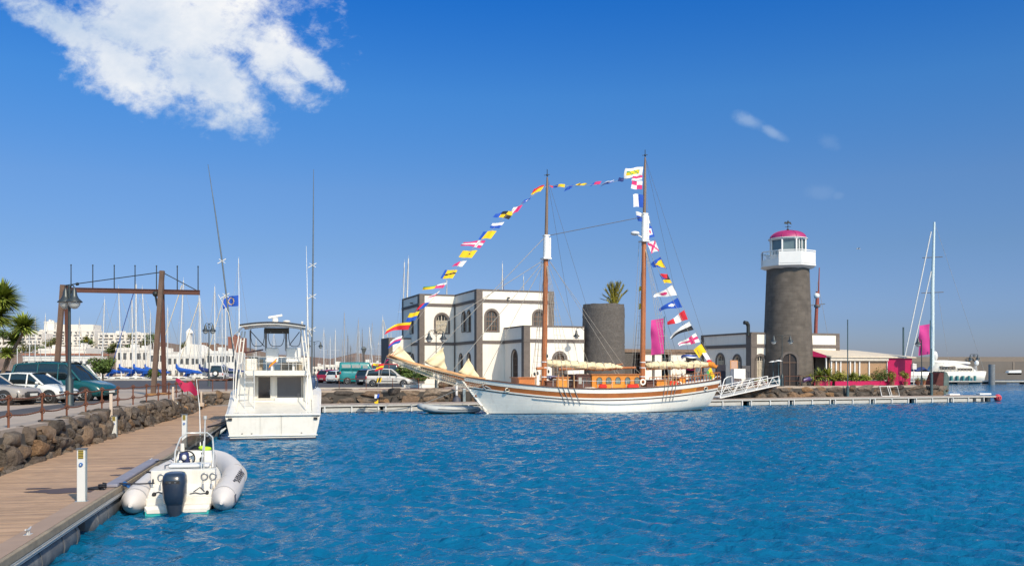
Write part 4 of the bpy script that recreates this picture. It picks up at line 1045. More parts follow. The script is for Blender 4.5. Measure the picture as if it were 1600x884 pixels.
# railing of chain-thick rusty rods through ringed posts
def railing(path, name, label, sp, z, rails, rp, rr, ring=True):
    t = thing(name, label, 'railing', (0, 0, 0)); segs = list(zip(path, path[1:])); tot = sum((b - a).length for a, b in segs)
    def at(s):
        for a, b in segs:
            l = (b - a).length
            if s <= l + 1e-6: return a + (b - a) * (s / l)
            s -= l
        return segs[-1][1]
    n = int(tot / sp)
    for i in range(n + 1):
        p = at(i * sp); mb = MB(); mb.cyl((p.x, p.y, QZ - .05), (p.x, p.y, QZ + z + .03), rp, rp, 8)
        if ring:
            for rz_ in rails: mb.tube([(p.x + math.cos(a) * .075, p.y + .02, QZ + rz_ + math.sin(a) * .075) for a in [k * math.pi / 5 for k in range(11)]], .017, 6)
        mb.build('post', RUST, t)
    for rz_ in rails:
        mb = MB(); pts = []
        k = int(tot / .1) if ring else n
        for i in range(k + 1):
            p = at(tot * i / k); sag = 0
            if ring: ph_ = (tot * i / k % sp) / sp; sag = -.05 * math.sin(math.pi * ph_)
            pts.append((p.x, p.y, QZ + rz_ + sag))
        if ring:
            rad = [rr * (1.0 if i % 2 else .68) for i in range(len(pts))]
            mb.tube(pts, rad, 6)
        else: mb.tube(pts, rr, 6)
        mb.build('rail', RUST, t)
rl = off(LQ[:], .22)
railing(rl[:-1], 'railing', 'rusty twisted railing with ringed posts along the left quay wall', 2.62, .82, (.80, .34), .032, .028)
c1 = Vector((-20.6, 64.9, 0)); railing([rl[-2], c1], 'railing', 'short piece of rusty railing at the corner of the quay', 1.4, .82, (.80,), .03, .025, ring=False)
ra_ = line_at(305, WALL0 + V * .35); rb_ = line_at(700, WALL0 + V * .35)
railing([ra_, rb_], 'railing', 'thin dark iron railing along the far quay before the parked cars', 2.05, .86, (.84,), .022, .018, ring=False)
rb2 = line_at(1226, WALL0 + V * .35); rc2 = line_at(1264, WALL0 + V * .35)
railing([rb2, rc2], 'railing', 'thin railing at the foot of the lighthouse', 1.7, .95, (.93, .5), .022, .016, ring=False)
rb3 = line_at(1274, WALL0 + V * .35); rc3 = line_at(1296, WALL0 + V * .35)
railing([rb3, rc3], 'railing', 'thin railing between the lighthouse and the pink terrace', 1.2, .95, (.93, .5), .022, .016, ring=False)
rb4 = line_at(1396, WALL0 + V * .35); rc4 = line_at(1456, WALL0 + V * .35)
railing([rb4, rc4], 'railing', 'thin railing right of the pink restaurant', 1.5, .95, (.93, .5), .022, .016, ring=False)

# portal of timber posts with rods
def portal():
    Y0 = 54.6; b = Vector((-25, Y0, QZ)); t = thing('timber_frame', 'tall rusty brown portal frame with thin rods on its beam', 'frame', b)
    H = lambda px, py, dy=0: P(px, Y0 + dy, Zp(py, Y0 + dy)) - b
    zb = .0
    def post(p, q, w, m_=RUSTB): mb = MB(); mb.bar(p, q, w, w * .8); mb.build('post', m_, t)
    g = lambda px, dy: Vector((P(px, Y0 + dy).x - b.x, dy, -.1))
    post(g(85.5, -.5), H(98.5, 445, -.1), .27); post(g(107.5, .8), H(103.5, 446, .2), .22, RUSTR)
    post(g(239, -.7), H(253.5, 423, -.15), .26); post(g(257, .7), H(252.5, 424, .15), .23, RUSTR)
    mb = MB(); a, c_ = H(94, 452.5), H(312, 457); mb.bar(a, c_, .10, .24); mb.bar(a + Vector((0, 0, .13)), c_ + Vector((0, 0, .13)), .2, .03); mb.bar(a - Vector((0, 0, .13)), c_ - Vector((0, 0, .13)), .2, .03)
    mb.build('beam', RUSTR, t)
    for px in (111, 145, 178.5, 211, 244.5, 277, 309.5):
        q = H(px, 456); r_ = H(px, 414 + (px - 111) * .012); mb = MB(); mb.cyl(q, r_, .035, .03, 6); mb.ball(r_, .05, 6, 4); mb.build('rod', IRON, t)
    mb = MB(); top = H(253, 425); mb.tube([top, H(310, 455)], .03, 6); mb.build('stay_cable', IRON, t); mb = MB(); mb.tube([top, H(100, 446)], .03, 6); mb.tube([H(119, 444), H(122.5, 443.3)], .09, 8); mb.build('stay_cable', IRON, t)
    mb = MB(); mb.ball(H(243, 459), .18); mb.bar(H(243, 462), H(246, 478), .1); mb.build('pulley', IRON, t)
    for px, dy in ((85.5, -.5), (107.5, .8), (239, -.7), (257, .7)):
        p = g(px, dy); mb = MB(); mb.box((p.x, p.y, .06), (.62, .6, .14)); mb.build('foot_plate', M('ochre_base', (.32, .17, .07), .9, var=.3), t, bevel=.02)
portal()

# bell lamps
GLOBE = M('lamp_glass', (.45, .47, .46), .15)
def bell(mb, mg, c, s=1.0):
    c = Vector(c)
    mb.lathe([(.03, .52 * s), (.06 * s, .46 * s), (.10 * s, .36 * s), (.13 * s, .18 * s), (.19 * s, .05 * s), (.33 * s, -.08 * s), (.34 * s, -.12 * s), (.30 * s, -.10 * s), (.08 * s, .1 * s)], c, 18)
    mg.lathe([(.27 * s, -.10 * s), (.23 * s, -.26 * s), (.13 * s, -.38 * s), (.03, -.41 * s)], c, 14)
def lamp(label, loc, zt, arms, s=1.0, base_r=.11, base_h=1.0, r=.055, rz=0):
    t = thing('street_lamp', label, 'street lamp', loc, rz, 'bell lamps of the quay'); H = zt - loc[2]
    mb = MB(); mb.lathe([(base_r * 1.25, 0), (base_r * 1.2, .06), (base_r, .1), (base_r * .92, base_h), (r * 1.3, base_h + .08), (r, base_h + .2), (r * .7, H)], n=14); mb.build('post', M('lamp_post_teal', (.035, .05, .055), .5, .3, var=.2), t)
    for dx in arms:
        sg = 1 if dx > 0 else -1; a = abs(dx)
        mb = MB(); mb.tube([(0, 0, H - .22 * s), (sg * a * .25, 0, H - .02), (sg * a * .7, 0, H + .02), (dx, 0, H - .08 * s), (dx, 0, H - .2 * s)], .028 * s, 6); mb.tube([(0, 0, H - .5 * s), (sg * a * .35, 0, H - .32 * s), (sg * a * .5, 0, H - .1 * s)], .018 * s, 6); mb.build('arm', IRON, t)
        mb = MB(); mg = MB(); bell(mb, mg, (dx, 0, H - .62 * s), s); sh = mb.build('lamp_shade', M('bell_shade', (.05, .06, .065), .4, .4), t); mg.build('globe', GLOBE, sh)
lamp('large twin bell lamp on thick grey post before the green minivan', P(108.5, 39.3, QZ), Zp(446, 39.3), (-.22, .27), 1.0, .17, 1.15, .075, R(-20))
lamp('twin bell lamp standing in the road left of the white jeep', P(326.5, 83, QZ), Zp(505, 83), (-.32, .34), .95)
lamp('twin bell lamp just right of the motor yacht', P(491, 120, QZ), Zp(533, 120), (-.75, .85), .95)
lamp('twin bell lamp before the left part of the white building', P(681.5, 72.5, QZ), Zp(516, 72.5), (-.58, .58), .95, .12, 1.0, .04)
lamp('twin bell lamp at the foot of the lighthouse', P(1222, 82.0, QZ), Zp(523, 82.0), (-.76, .76), .85, .13, 1.0, .04)
lamp('single-armed bell lamp beside the right magenta banner', P(1440, 87, QZ), Zp(526, 87), (-.35,), .95, .09, .8, .05)
lamp('twin bell lamp on top of the distant sea wall', P(1522, 272, 6.75), Zp(553, 272), (-1.1, 1.1), 2.0, .2, .4, .12)
def lantern(label, px, Y, pyt):
    t = thing('street_lamp', label, 'street lamp', P(px, Y, QZ)); H = Zp(pyt, Y) - QZ
    mb = MB(); mb.cyl((0, 0, 0), (0, 0, H - .9), .09, .05, 10); mb.build('post', IRON, t)
    mb = MB(); mb.lathe([(.08, H - .9), (.3, H - .3), (.34, H - .28), (.2, H - .08), (.05, H)], n=6, smooth=False); mb.build('lantern', M('lantern_grey', (.12, .13, .13), .4), t)
lantern('old-style lantern post rising behind the teal van', 568.5, 104, 541)
lantern('grey lantern beside the white building, above the bowsprit', 619, 104, 537)

# magenta banners
BAN = M('magenta_cloth', (.50, .035, .22), .8, var=.1, scale=1)
def banner(label, px, Y, pyt, pyb, wpx, pole_t, pole_b_z, sg=-1):
    base = P(px, Y, pole_b_z); t = thing('banner', label, 'banner', base)
    zt, zb, zp = Zp(pyt, Y) - pole_b_z, Zp(pyb, Y) - pole_b_z, Zp(pole_t, Y) - pole_b_z
    mb = MB(); mb.cyl((0, 0, 0), (0, 0, zp), .05, .04, 8); mb.build('pole', M('teal_pole', (.04, .09, .10), .5), t)
    w = wpx / F * Y; mb = MB(); nx, nz = 12, 24; vs = []
    for j in range(nz + 1):
        for i in range(nx + 1):
            u_, v_ = i / nx, j / nz
            x = sg * (.05 + w * u_); y = .14 * math.sin(u_ * 4 + v_ * 5) * u_ + .06 * math.sin(v_ * 11 + u_ * 3) * u_; z = zt + (zb - zt) * v_ - .18 * u_ * (1 - v_) - .06 * math.sin(v_ * 7) * u_ - (.12 * u_ if v_ > .9 else 0)
            vs.append((x + sg * .05 * math.sin(v_ * 6), y, z))
    fs = [(j * (nx + 1) + i, j * (nx + 1) + i + 1, (j + 1) * (nx + 1) + i + 1, (j + 1) * (nx + 1) + i) for j in range(nz) for i in range(nx)]
    mb.add(vs, fs, True); mb.build('cloth', BAN, t)
banner('tall magenta banner flying between main mast and signal flags', 1038, 84, 497, 552, 20, 494, QZ)
banner('magenta banner on a pole left of the white yacht mast at right', 1453.5, 87.0, 506, 553, 17, 500, QZ)

# pontoon guide piles, thin posts
TEAL = M('teal_pile', (.045, .085, .10), .5, var=.25, scale=3)
def pile(label, px, offs, pyt, pyb_thick, r0=.13, r1=.05):
    p = line_at(px, PON0 + V * offs); t = thing('guide_pile', label, 'pile', (p.x, p.y, -1))
    zt = Zp(pyt, p.y) + 1; zk = Zp(pyb_thick, p.y) + 1
    mb = MB(); mb.cyl((0, 0, 0), (0, 0, zk), r0, r0, 14); mb.build('sleeve', TEAL, t)
    mb = MB(); mb.cyl((0, 0, zk), (0, 0, zt), r1, r1, 8); mb.ball((0, 0, zt), r1 * 1.3, 8, 5); mb.build('pole', TEAL, t)
pile('tall thin teal pile standing in front of the pink terrace', 1324.5, 3.5, 500, 603)
pile('teal pile beside the right magenta banner', 1455.5, 3.5, 545, 583)
for lab, px, Y, pt, r_, zb in (('dark post behind the restaurant roof', 1411.5, 92, 511, .09, QZ),):
    t = MB().cyl((0, 0, 0), (0, 0, Zp(pt, Y) - zb), r_, r_, 8).build('post', TEAL, loc=P(px, Y, zb)); tag(t, lab, 'post')
o = MB().cyl((0, 0, -2), (0, 0, Zp(569, 184)), .62, .62, 16).build('mooring_pile', M('pile_grey', (.16, .17, .18), .7, var=.3), loc=P(1549.5, 184, 0)); tag(o, 'thick grey mooring pile by the distant pontoon at right', 'pile')

# the weathered block at the end of the quay
p = line_at(1471, WALL0 + V * .6); t = thing('mooring_block', 'tilted dark red and grey-green block at the right end of the quay', 'block', (p.x, p.y, .55), AL)
mb = MB(); mb.extr([(-.95, 0, 0), (.55, 0, 0), (.75, 0, 1.9), (.5, 0, 2.15), (-.2, 0, 2.2), (-.75, 0, .95)], (0, 1.4, 0)); mb.build('block', M('dark_red_crust', (.085, .022, .020), .9, var=.35, scale=2, bump=.6, bscale=6), t, bevel=.06)
mb = MB(); mb.extr([(.2, -.06, 0), (.85, -.06, .0), (.95, -.06, 1.7), (.72, -.06, 2.2), (.3, -.06, 2.3)], (0, 1.5, 0)); mb.build('facing', M('grey_green_crust', (.085, .12, .115), .9, var=.35, scale=2, bump=.6, bscale=6), t, bevel=.06)
# red buoy
p = line_at(1559, PON0 + V * .6); t = thing('buoy', 'red round buoy at the end of the far pontoon', 'buoy', (p.x, p.y, .12))
mb = MB(); mb.ball((0, 0, .2), (.34, .34, .36), 20, 12); mb.build('ball', M('buoy_red', (.62, .05, .07), .5, var=.2, dirt=(.4, .2, .2)), t); mb = MB(); mb.tube([(.1 * math.cos(a), -.34, .25 + .1 * math.sin(a)) for a in [k * .7 for k in range(10)]], .03, 6); mb.build('eye', M('buoy_dark', (.25, .02, .03), .5), t)
for px, of, w, lab in ((1489, 2.9, 1.3, 'white board lying on the far pontoon right of the dark block'), (1537, 2.9, 1.5, 'white board lying near the end of the far pontoon')):
    p = line_at(px, PON0 + V * of); o = MB().box((0, 0, .09), (w, .5, .16)).build('board', WHP, loc=(p.x, p.y, DZ - .005), rz=AL, bevel=.04); tag(o, lab, 'board')
# ladder on the rocks
p = line_at(1390, WALL0 - V * .75); t = thing('ladder', 'white metal ladder frame leaning on the boulders', 'ladder', (p.x, p.y, .5), AL)
mb = MB()
mb.tube([(-1.2, -.3, .05), (-.9, .3, .95), (1.2, .3, .95), (.9, -.3, .05), (-1.2, -.3, .05)], .035, 6); mb.tube([(0, -.3, .05), (.25, .3, .95)], .03, 6); mb.tube([(-.2, -.3, .05), (0, .3, .95)], .03, 6); mb.build('frame', WHP, t)

# gangway
def gangway():
    a = line_at(1116, PON0 + V * 1.5); b = line_at(1209, WALL0 + V * .3); a = Vector((a.x, a.y, DZ)); b = Vector((b.x, b.y, QZ + .05)); d = b - a; L_ = d.length; t = thing('gangway', 'white lattice gangway from the far pontoon up to the quay', 'gangway', a, math.atan2(d.y, d.x))
    el = math.asin(d.z / L_); f = lambda x, y, z: (x * math.cos(el), y, x * math.sin(el) + z)
    mb = MB(); mb.bar(f(.2, 0, .12), f(L_, 0, .12), 1.15, .07); mb.build('deck', M('gangway_deck', (.5, .48, .45), .7), t)
    for y in (-.6, .6):
        mb = MB(); h = .85; n = 9; r = .036
        mb.tube([f(.0, y, .1), f(L_, y, .1)], r * 1.3, 6); mb.tube([f(.9, y, h + .05), f(L_ - .1, y, h + .05)], r, 6); mb.tube([f(.5, y, h * .6), f(L_ - .1, y, h * .6)], r * .6, 6)
        for i in range(n): x0 = .9 + (L_ - 1.1) * i / n; x1 = .9 + (L_ - 1.1) * (i + 1) / n; mb.tube([f(x0, y, h + .05 if i % 2 == 0 else .1), f(x1, y, .1 if i % 2 == 0 else h + .05)], r * .8, 6)
        mb.tube([f(L_ - .05, y, .1), f(L_ - .1, y, h + .05), f(L_ - .1, y, h + .05)], r, 6)
        mb.tube([f(0, y, .1), f(.35, y, 1.1), f(.6, y, 1.6), f(1.0, y, 1.75), f(1.6, y, 1.75), f(1.65, y, h)], r * 1.2, 8)
        mb.build('side_truss', WHP, t)
gangway()

# things on the quay by the gangway
def stand(name, label, cat, px, offs, w, z0, z1, m_, d=.25, legs=True):
    p = line_at(px, WALL0 + V * offs); t = thing(name, label, cat, (p.x, p.y, QZ), AL)
    mb = MB(); mb.box2((-w / 2, 0, z0), (w / 2, d, z1)); mb.build('panel', m_, t, bevel=.015)
    mb = MB()
    for s_ in (-1, 1): mb.box2((s_ * w * .45 - .03, d * .2, 0), (s_ * w * .45 + .03, d * .8, max(z0, .05)))
    if z0 > .05: mb.build('leg', IRON, t)
    return t
stand('counter', 'white reception counter on the quay behind the gangway', 'counter', 1156, 2.6, 1.25, .02, 1.6, M('counter_white', (.74, .71, .66), .6), .6)
t = stand('notice_board', 'wooden framed board standing behind the white counter', 'notice board', 1147, 4.0, .85, 1.4, 2.4, M('orange_wood', (.50, .24, .10), .6), .06)
MB().box2((-.33, -.012, 1.48), (.33, 0, 2.32)).build('board_face', M('board_face', (.48, .30, .22), .7), t)
stand('wind_screen', 'dark wind screen panel beside the low building', 'screen', 1166, 4.6, .9, .05, 1.9, M('dark_panel', (.075, .07, .075), .6), .1)
stand('wind_screen', 'black wind screen behind the left end of the gangway', 'screen', 1127, 5.2, 1.0, .05, 2.0, M('black_panel', (.015, .015, .03), .6), .1)
for px, of, lab in ((1156, 2.2, 'left white table set behind the gangway rail'), (1176, 2.0, 'right white table set behind the gangway rail')):
    p = line_at(px, WALL0 + V * of); t = thing('table', lab, 'table', (p.x, p.y, QZ)); mb = MB(); mb.lathe([(.55, .70), (.57, .74), (.05, .745)], n=20); mb.build('table_top', WHP, t); mb = MB(); mb.cyl((0, 0, 0), (0, 0, .7), .04); mb.lathe([(.28, 0), (.25, .03), (.04, .05)], n=16); mb.build('leg', WHP, t)
for px, of, py, lab in ((1208, 3.6, 564, 'patio heater with white cap left of the lighthouse door'), (1216.5, 2.9, 562.5, 'patio heater with white cap before the lighthouse door')):
    p = line_at(px, WALL0 + V * of); H = Zp(py, p.y) - QZ; t = thing('patio_heater', lab, 'heater', (p.x, p.y, QZ))
    mb = MB(); mb.lathe([(.42, H - .1), (.2, H), (.03, H + .04)], n=20); mb.build('cap', WHP, t); mb = MB(); mb.lathe([(.24, 0), (.24, .6), (.08, .7), (.03, .75), (.03, H - .45), (.1, H - .4), (.1, H - .1)], n=14); mb.build('stand', M('heater_teal', (.05, .10, .12), .4), t)
# scooter by the lighthouse
p = line_at(1256, WALL0 + V * 1.5); t = thing('scooter', 'parked scooter with dark seat and purple rear at the foot of the lighthouse', 'scooter', (p.x, p.y, QZ), AL)
DK = M('black_rubber', (.02, .02, .022), .7)
for x in (-.55, .6): mb = MB(); mb.tube([(x + .2 * math.cos(a), 0, .22 + .2 * math.sin(a)) for a in [k * math.pi / 8 for k in range(16)]], .06, 8, closed=True, caps=False); mb.cyl((x, -.04, .22), (x, .04, .22), .12); mb.build('wheel', DK, t)
mb = MB(); mb.loft([[Vector((x, s_ * w, z + dz)) for s_, dz in ((-1, 0), (-.8, .22), (.8, .22), (1, 0), (.7, -.15), (-.7, -.15))] for x, w, z in ((-.1, .14, .45), (.25, .2, .58), (.6, .2, .62), (.9, .1, .6))]); mb.build('body', M('purple_paint', (.055, .025, .13), .35, coat=.5), t)
mb = MB(); mb.loft([[Vector((x, s_ * w, z + dz)) for s_, dz in ((-1, 0), (-.6, .1), (.6, .1), (1, 0))] for x, w, z in ((-.05, .1, .72), (.3, .15, .76), (.75, .12, .8))]); mb.build('seat', DK, t)
mb = MB(); mb.extr([(-.7, -.13, .3), (-.35, -.13, .25), (-.05, -.13, .32), (-.38, -.13, .42), (-.5, -.13, .95), (-.6, -.13, .95)], (0, .26, 0)); mb.tube([(-.5, -.3, 1.05), (-.55, 0, 1.0), (-.5, .3, 1.05)], .025, 6); mb.build('front_shield', DK, t)

# pedestals on the left pontoon
PW = M('pedestal_white', (.62, .62, .60), .4, .1, var=.05, dirt=(.4, .38, .35), dscale=3, damt=.3)
PS = M('pedestal_steel', (.35, .42, .44), .35, .6, var=.1)
def pedestal(label, loc, h, w, rz=PA, yellow=True):
    t = thing('service_pedestal', label, 'pedestal', loc, rz, 'service pedestals on the wooden pontoon')
    mb = MB(); mb.box2((-w / 2, -w * .38, 0), (w / 2, w * .38, h - .02)); mb.build('post', PW, t, bevel=.012)
    mb = MB(); mb.box2((w / 2, -w * .36, .01), (w / 2 + .015, w * .36, h - .03)); mb.build('side_panel', PS, t)
    mb = MB(); mb.box2((-w * .6, -w * .5, h - .02), (w * .68, w * .5, h)); mb.build('cap', M('pedestal_cap', (.10, .11, .12), .5), t)
    mb = MB(); mb.box2((-w * .32, -w * .38 - .006, h - .2), (w * .3, -w * .38, h - .035))
    mb.mat(1)
    for k in range(5): mb.box2((-w * .3, -w * .38 - .010, h - .19 + k * .032), (w * .28, -w * .38 - .006, h - .175 + k * .032))
    mb.build('vent', [M('vent_ochre', (.42, .30, .04), .5), M('vent_dark', (.04, .04, .02), .6)], t)
    mb = MB(); mb.cyl((0, -w * .38 - .03, h - .31), (0, -w * .38, h - .31), .034, .038, 12); mb.mat(1); mb.cyl((0, -w * .38 - .034, h - .31), (0, -w * .38 - .03, h - .31), .014, .014, 8); mb.build('knob', [M('knob_blue', (.01, .10, .32), .3), PW], t)
    mb = MB(); mb.box2((-w * .75, -w * .6, -.01), (w * .75, w * .6, .012)); mb.build('foot_plate', PS, t)
q = ond(127.5, 783); pedestal('nearest service pedestal with yellow vent and blue knob', q, 1.03, .15)
q = ond(288, 698); pedestal('service pedestal by the bow of the inflatable boat', q, 1.08, .15)
q = ond(178.5, 682); pedestal('service pedestal against the boulder wall beside a cream pole', q, .80, .18)
q = ond(275, 651); pedestal('small service pedestal against the boulder wall farther along', q, .80, .18)
CRM = M('cream_pole', (.60, .48, .38), .6, var=.08)
for px, pyb, pyt, lab in ((173.5, 660, 615, 'cream pole bolted to the near boulder wall'), (270.5, 633, 604, 'cream pole bolted to the boulder wall before the timber frame'), (314.5, 634, 611, 'short pale pole at the boulder wall near the corner')):
    q = onq(px, pyb - (pyb - 622) * .45 if px < 200 else 622); Yq = 34.2 if px < 200 else (47.5 if px < 300 else 56)
    t = thing('pole', lab, 'pole', P(px, Yq, Zp(pyb, Yq))); h = Zp(pyt, Yq) - Zp(pyb, Yq)
    mb = MB(); mb.box2((-.05, -.04, 0), (.05, .04, h)); mb.build('shaft', CRM, t, bevel=.01); mb = MB(); mb.box2((-.16, -.05, -.02), (.1, .25, .2)); mb.build('bracket', CRM, t, bevel=.01)
# magenta cloth on the railing
Yr = 55.5; t = MB(); nx = 10; vs = []
for j in range(9):
    for i in range(nx):
        u_, v_ = i / (nx - 1), j / 8; vs.append((-.2 + .9 * u_ + v_ * .55, -.1 * math.sin(u_ * 5 + v_ * 3), -.75 * v_ - .15 * u_ + .1 * math.sin(u_ * 7)))
t.add(vs, [(j * nx + i, j * nx + i + 1, (j + 1) * nx + i + 1, (j + 1) * nx + i) for j in range(8) for i in range(nx - 1)], True)
o = t.build('cloth', M('crimson_cloth', (.42, .012, .07), .7), loc=P(279, 52.5, QZ + .98)); tag(o, 'crimson cloth tied to the rusty railing at the quay corner', 'cloth')
# cleats and mooring lines on pontoon
BLK = M('black_rope', (.012, .014, .022), .8); GRYR = M('grey_rope', (.35, .32, .27), .9)
def cleat(loc, label, m_=ALU):
    t = thing('mooring_cleat', label, 'cleat', loc, PA); mb = MB(); mb.box2((-.05, -.09, 0), (.05, .09, .012))
    for y in (-.04, .04): mb.cyl((0, y, 0), (0, y, .07), .018)
    mb.tube([(0, -.14, .10), (0, -.05, .075), (0, .05, .075), (0, .14, .10)], [.012, .02, .02, .012], 8); mb.build('horns', m_, t)
cleat(ond(44, 835), 'small steel cleat on the near edge of the wooden pontoon'); cleat(ond(160, 765), 'cleat wrapped in black rope near the inflatable boat stern', BLK); cleat(ond(236, 722), 'steel cleat beside the inflatable boat')
cleat(ond(276, 703), 'steel cleat beside the inflatable boat bow')
mb = MB(); q = ond(160, 765); mb.tube([tuple(q + Vector((math.cos(a) * .07, math.sin(a) * .07, .05 + a * .006))) for a in [k * .5 for k in range(30)]], .02, 6)
mb.ball(q + Vector((-.16, .0, .03)), (.16, .06, .04)); tag(mb.build('coiled_rope', BLK), 'black rope wound round the cleat near the inflatable boat', 'rope')
# grey fender board on the edge
mb = MB(); a, b = E0 + FW * 7.6 + RT * -.03, E0 + FW * 13.2 + RT * -.03
mb.bar((a.x - .12, a.y, DZ + .05), (b.x - .12, b.y, DZ + .05), .26, .07); o = mb.build('fender_board', M('fender_grey', (.22, .21, .25), .6, var=.15), bevel=.02); tag(o, 'grey padded board along the pontoon edge beside the inflatable boat', 'fender')
# small white gull in the sky
t = thing('seagull', 'tiny seagull flying in the sky above the restaurant', 'bird', P(1341, 120, Zp(389, 120)))
mb = MB(); mb.tube([(-.28, 0, 0), (-.12, 0, .02), (.12, 0, .03), (.26, 0, .02), (.32, 0, .01)], [.01, .06, .07, .04, .01], 8)
for s_ in (-1, 1): mb.add([(.1, 0, .05), (-.06, 0, .05), (-.02, s_ * .35, .16), (.08, s_ * .36, .17), (-.12, s_ * .68, .10)], [(0, 1, 2, 3), (2, 4, 3)])
mb.build('body', M('gull_grey', (.4, .4, .4), .7), t)
# ================================================================== CARS
CGL = M('car_glass', (.012, .02, .024), .05, var=.1, spec=.9)
TYRE = M('tyre', (.018, .018, .018), .85); RIM = M('alloy_rim', (.32, .32, .33), .35, .8); PLA = M('dark_plastic', (.03, .03, .032), .6)
HL = M('headlight', (.55, .55, .52), .1, .2, spec=.9); TL = M('tail_light', (.35, .01, .01), .2, spec=.8); AMB = M('amber_light', (.65, .10, .01), .25)
STY = {
 'hatch': dict(top=[(0, .42), (.015, .55), (.05, .66), (.15, .80), (.24, .90), (.30, .94), (.6, .96), (.97, .98), (.99, .9), (1, .55)], roof=[(.25, .92), (.44, 1.0), (.62, 1.02), (.84, .99), (.94, .93), (.985, .62)], wx=(.17, .83), wr=.29),
 'minivan': dict(top=[(0, .45), (.012, .62), (.04, .74), (.10, .86), (.20, .98), (.27, 1.03), (.6, 1.06), (.975, 1.08), (.992, .9), (1, .5)], roof=[(.22, 1.0), (.40, 1.0), (.65, 1.02), (.90, 1.0), (.955, .97), (.99, .62)], wx=(.17, .80), wr=.33),
 'sedan': dict(top=[(0, .5), (.008, .66), (.03, .76), (.15, .86), (.30, .92), (.34, .93), (.6, .95), (.80, .98), (.96, .96), (.99, .88), (1, .55)], roof=[(.33, .92), (.48, 1.0), (.60, 1.01), (.70, .99), (.83, .66), (.84, .66)], wx=(.17, .79), wr=.31),
 'van': dict(top=[(0, .5), (.01, .7), (.05, .95), (.10, 1.02), (.14, 1.06), (.5, 1.1), (.98, 1.12), (.995, .9), (1, .5)], roof=[(.08, 1.0), (.24, 1.0), (.5, 1.01), (.94, 1.0), (.975, .99), (.992, .6)], wx=(.15, .80), wr=.33),
 'jeep': dict(top=[(0, .6), (.01, .9), (.03, .98), (.2, 1.04), (.30, 1.06), (.6, 1.08), (.975, 1.1), (.99, 1.0), (1, .6)], roof=[(.27, 1.04), (.38, 1.0), (.6, 1.01), (.93, 1.0), (.965, .98), (.985, .6)], wx=(.17, .80), wr=.38),
}
def interp(pts, f):
    for (a, ya), (b, yb) in zip(pts, pts[1:]):
        if a <= f <= b: return ya + (yb - ya) * (f - a) / max(b - a, 1e-6)
    return pts[0][1] if f < pts[0][0] else pts[-1][1]
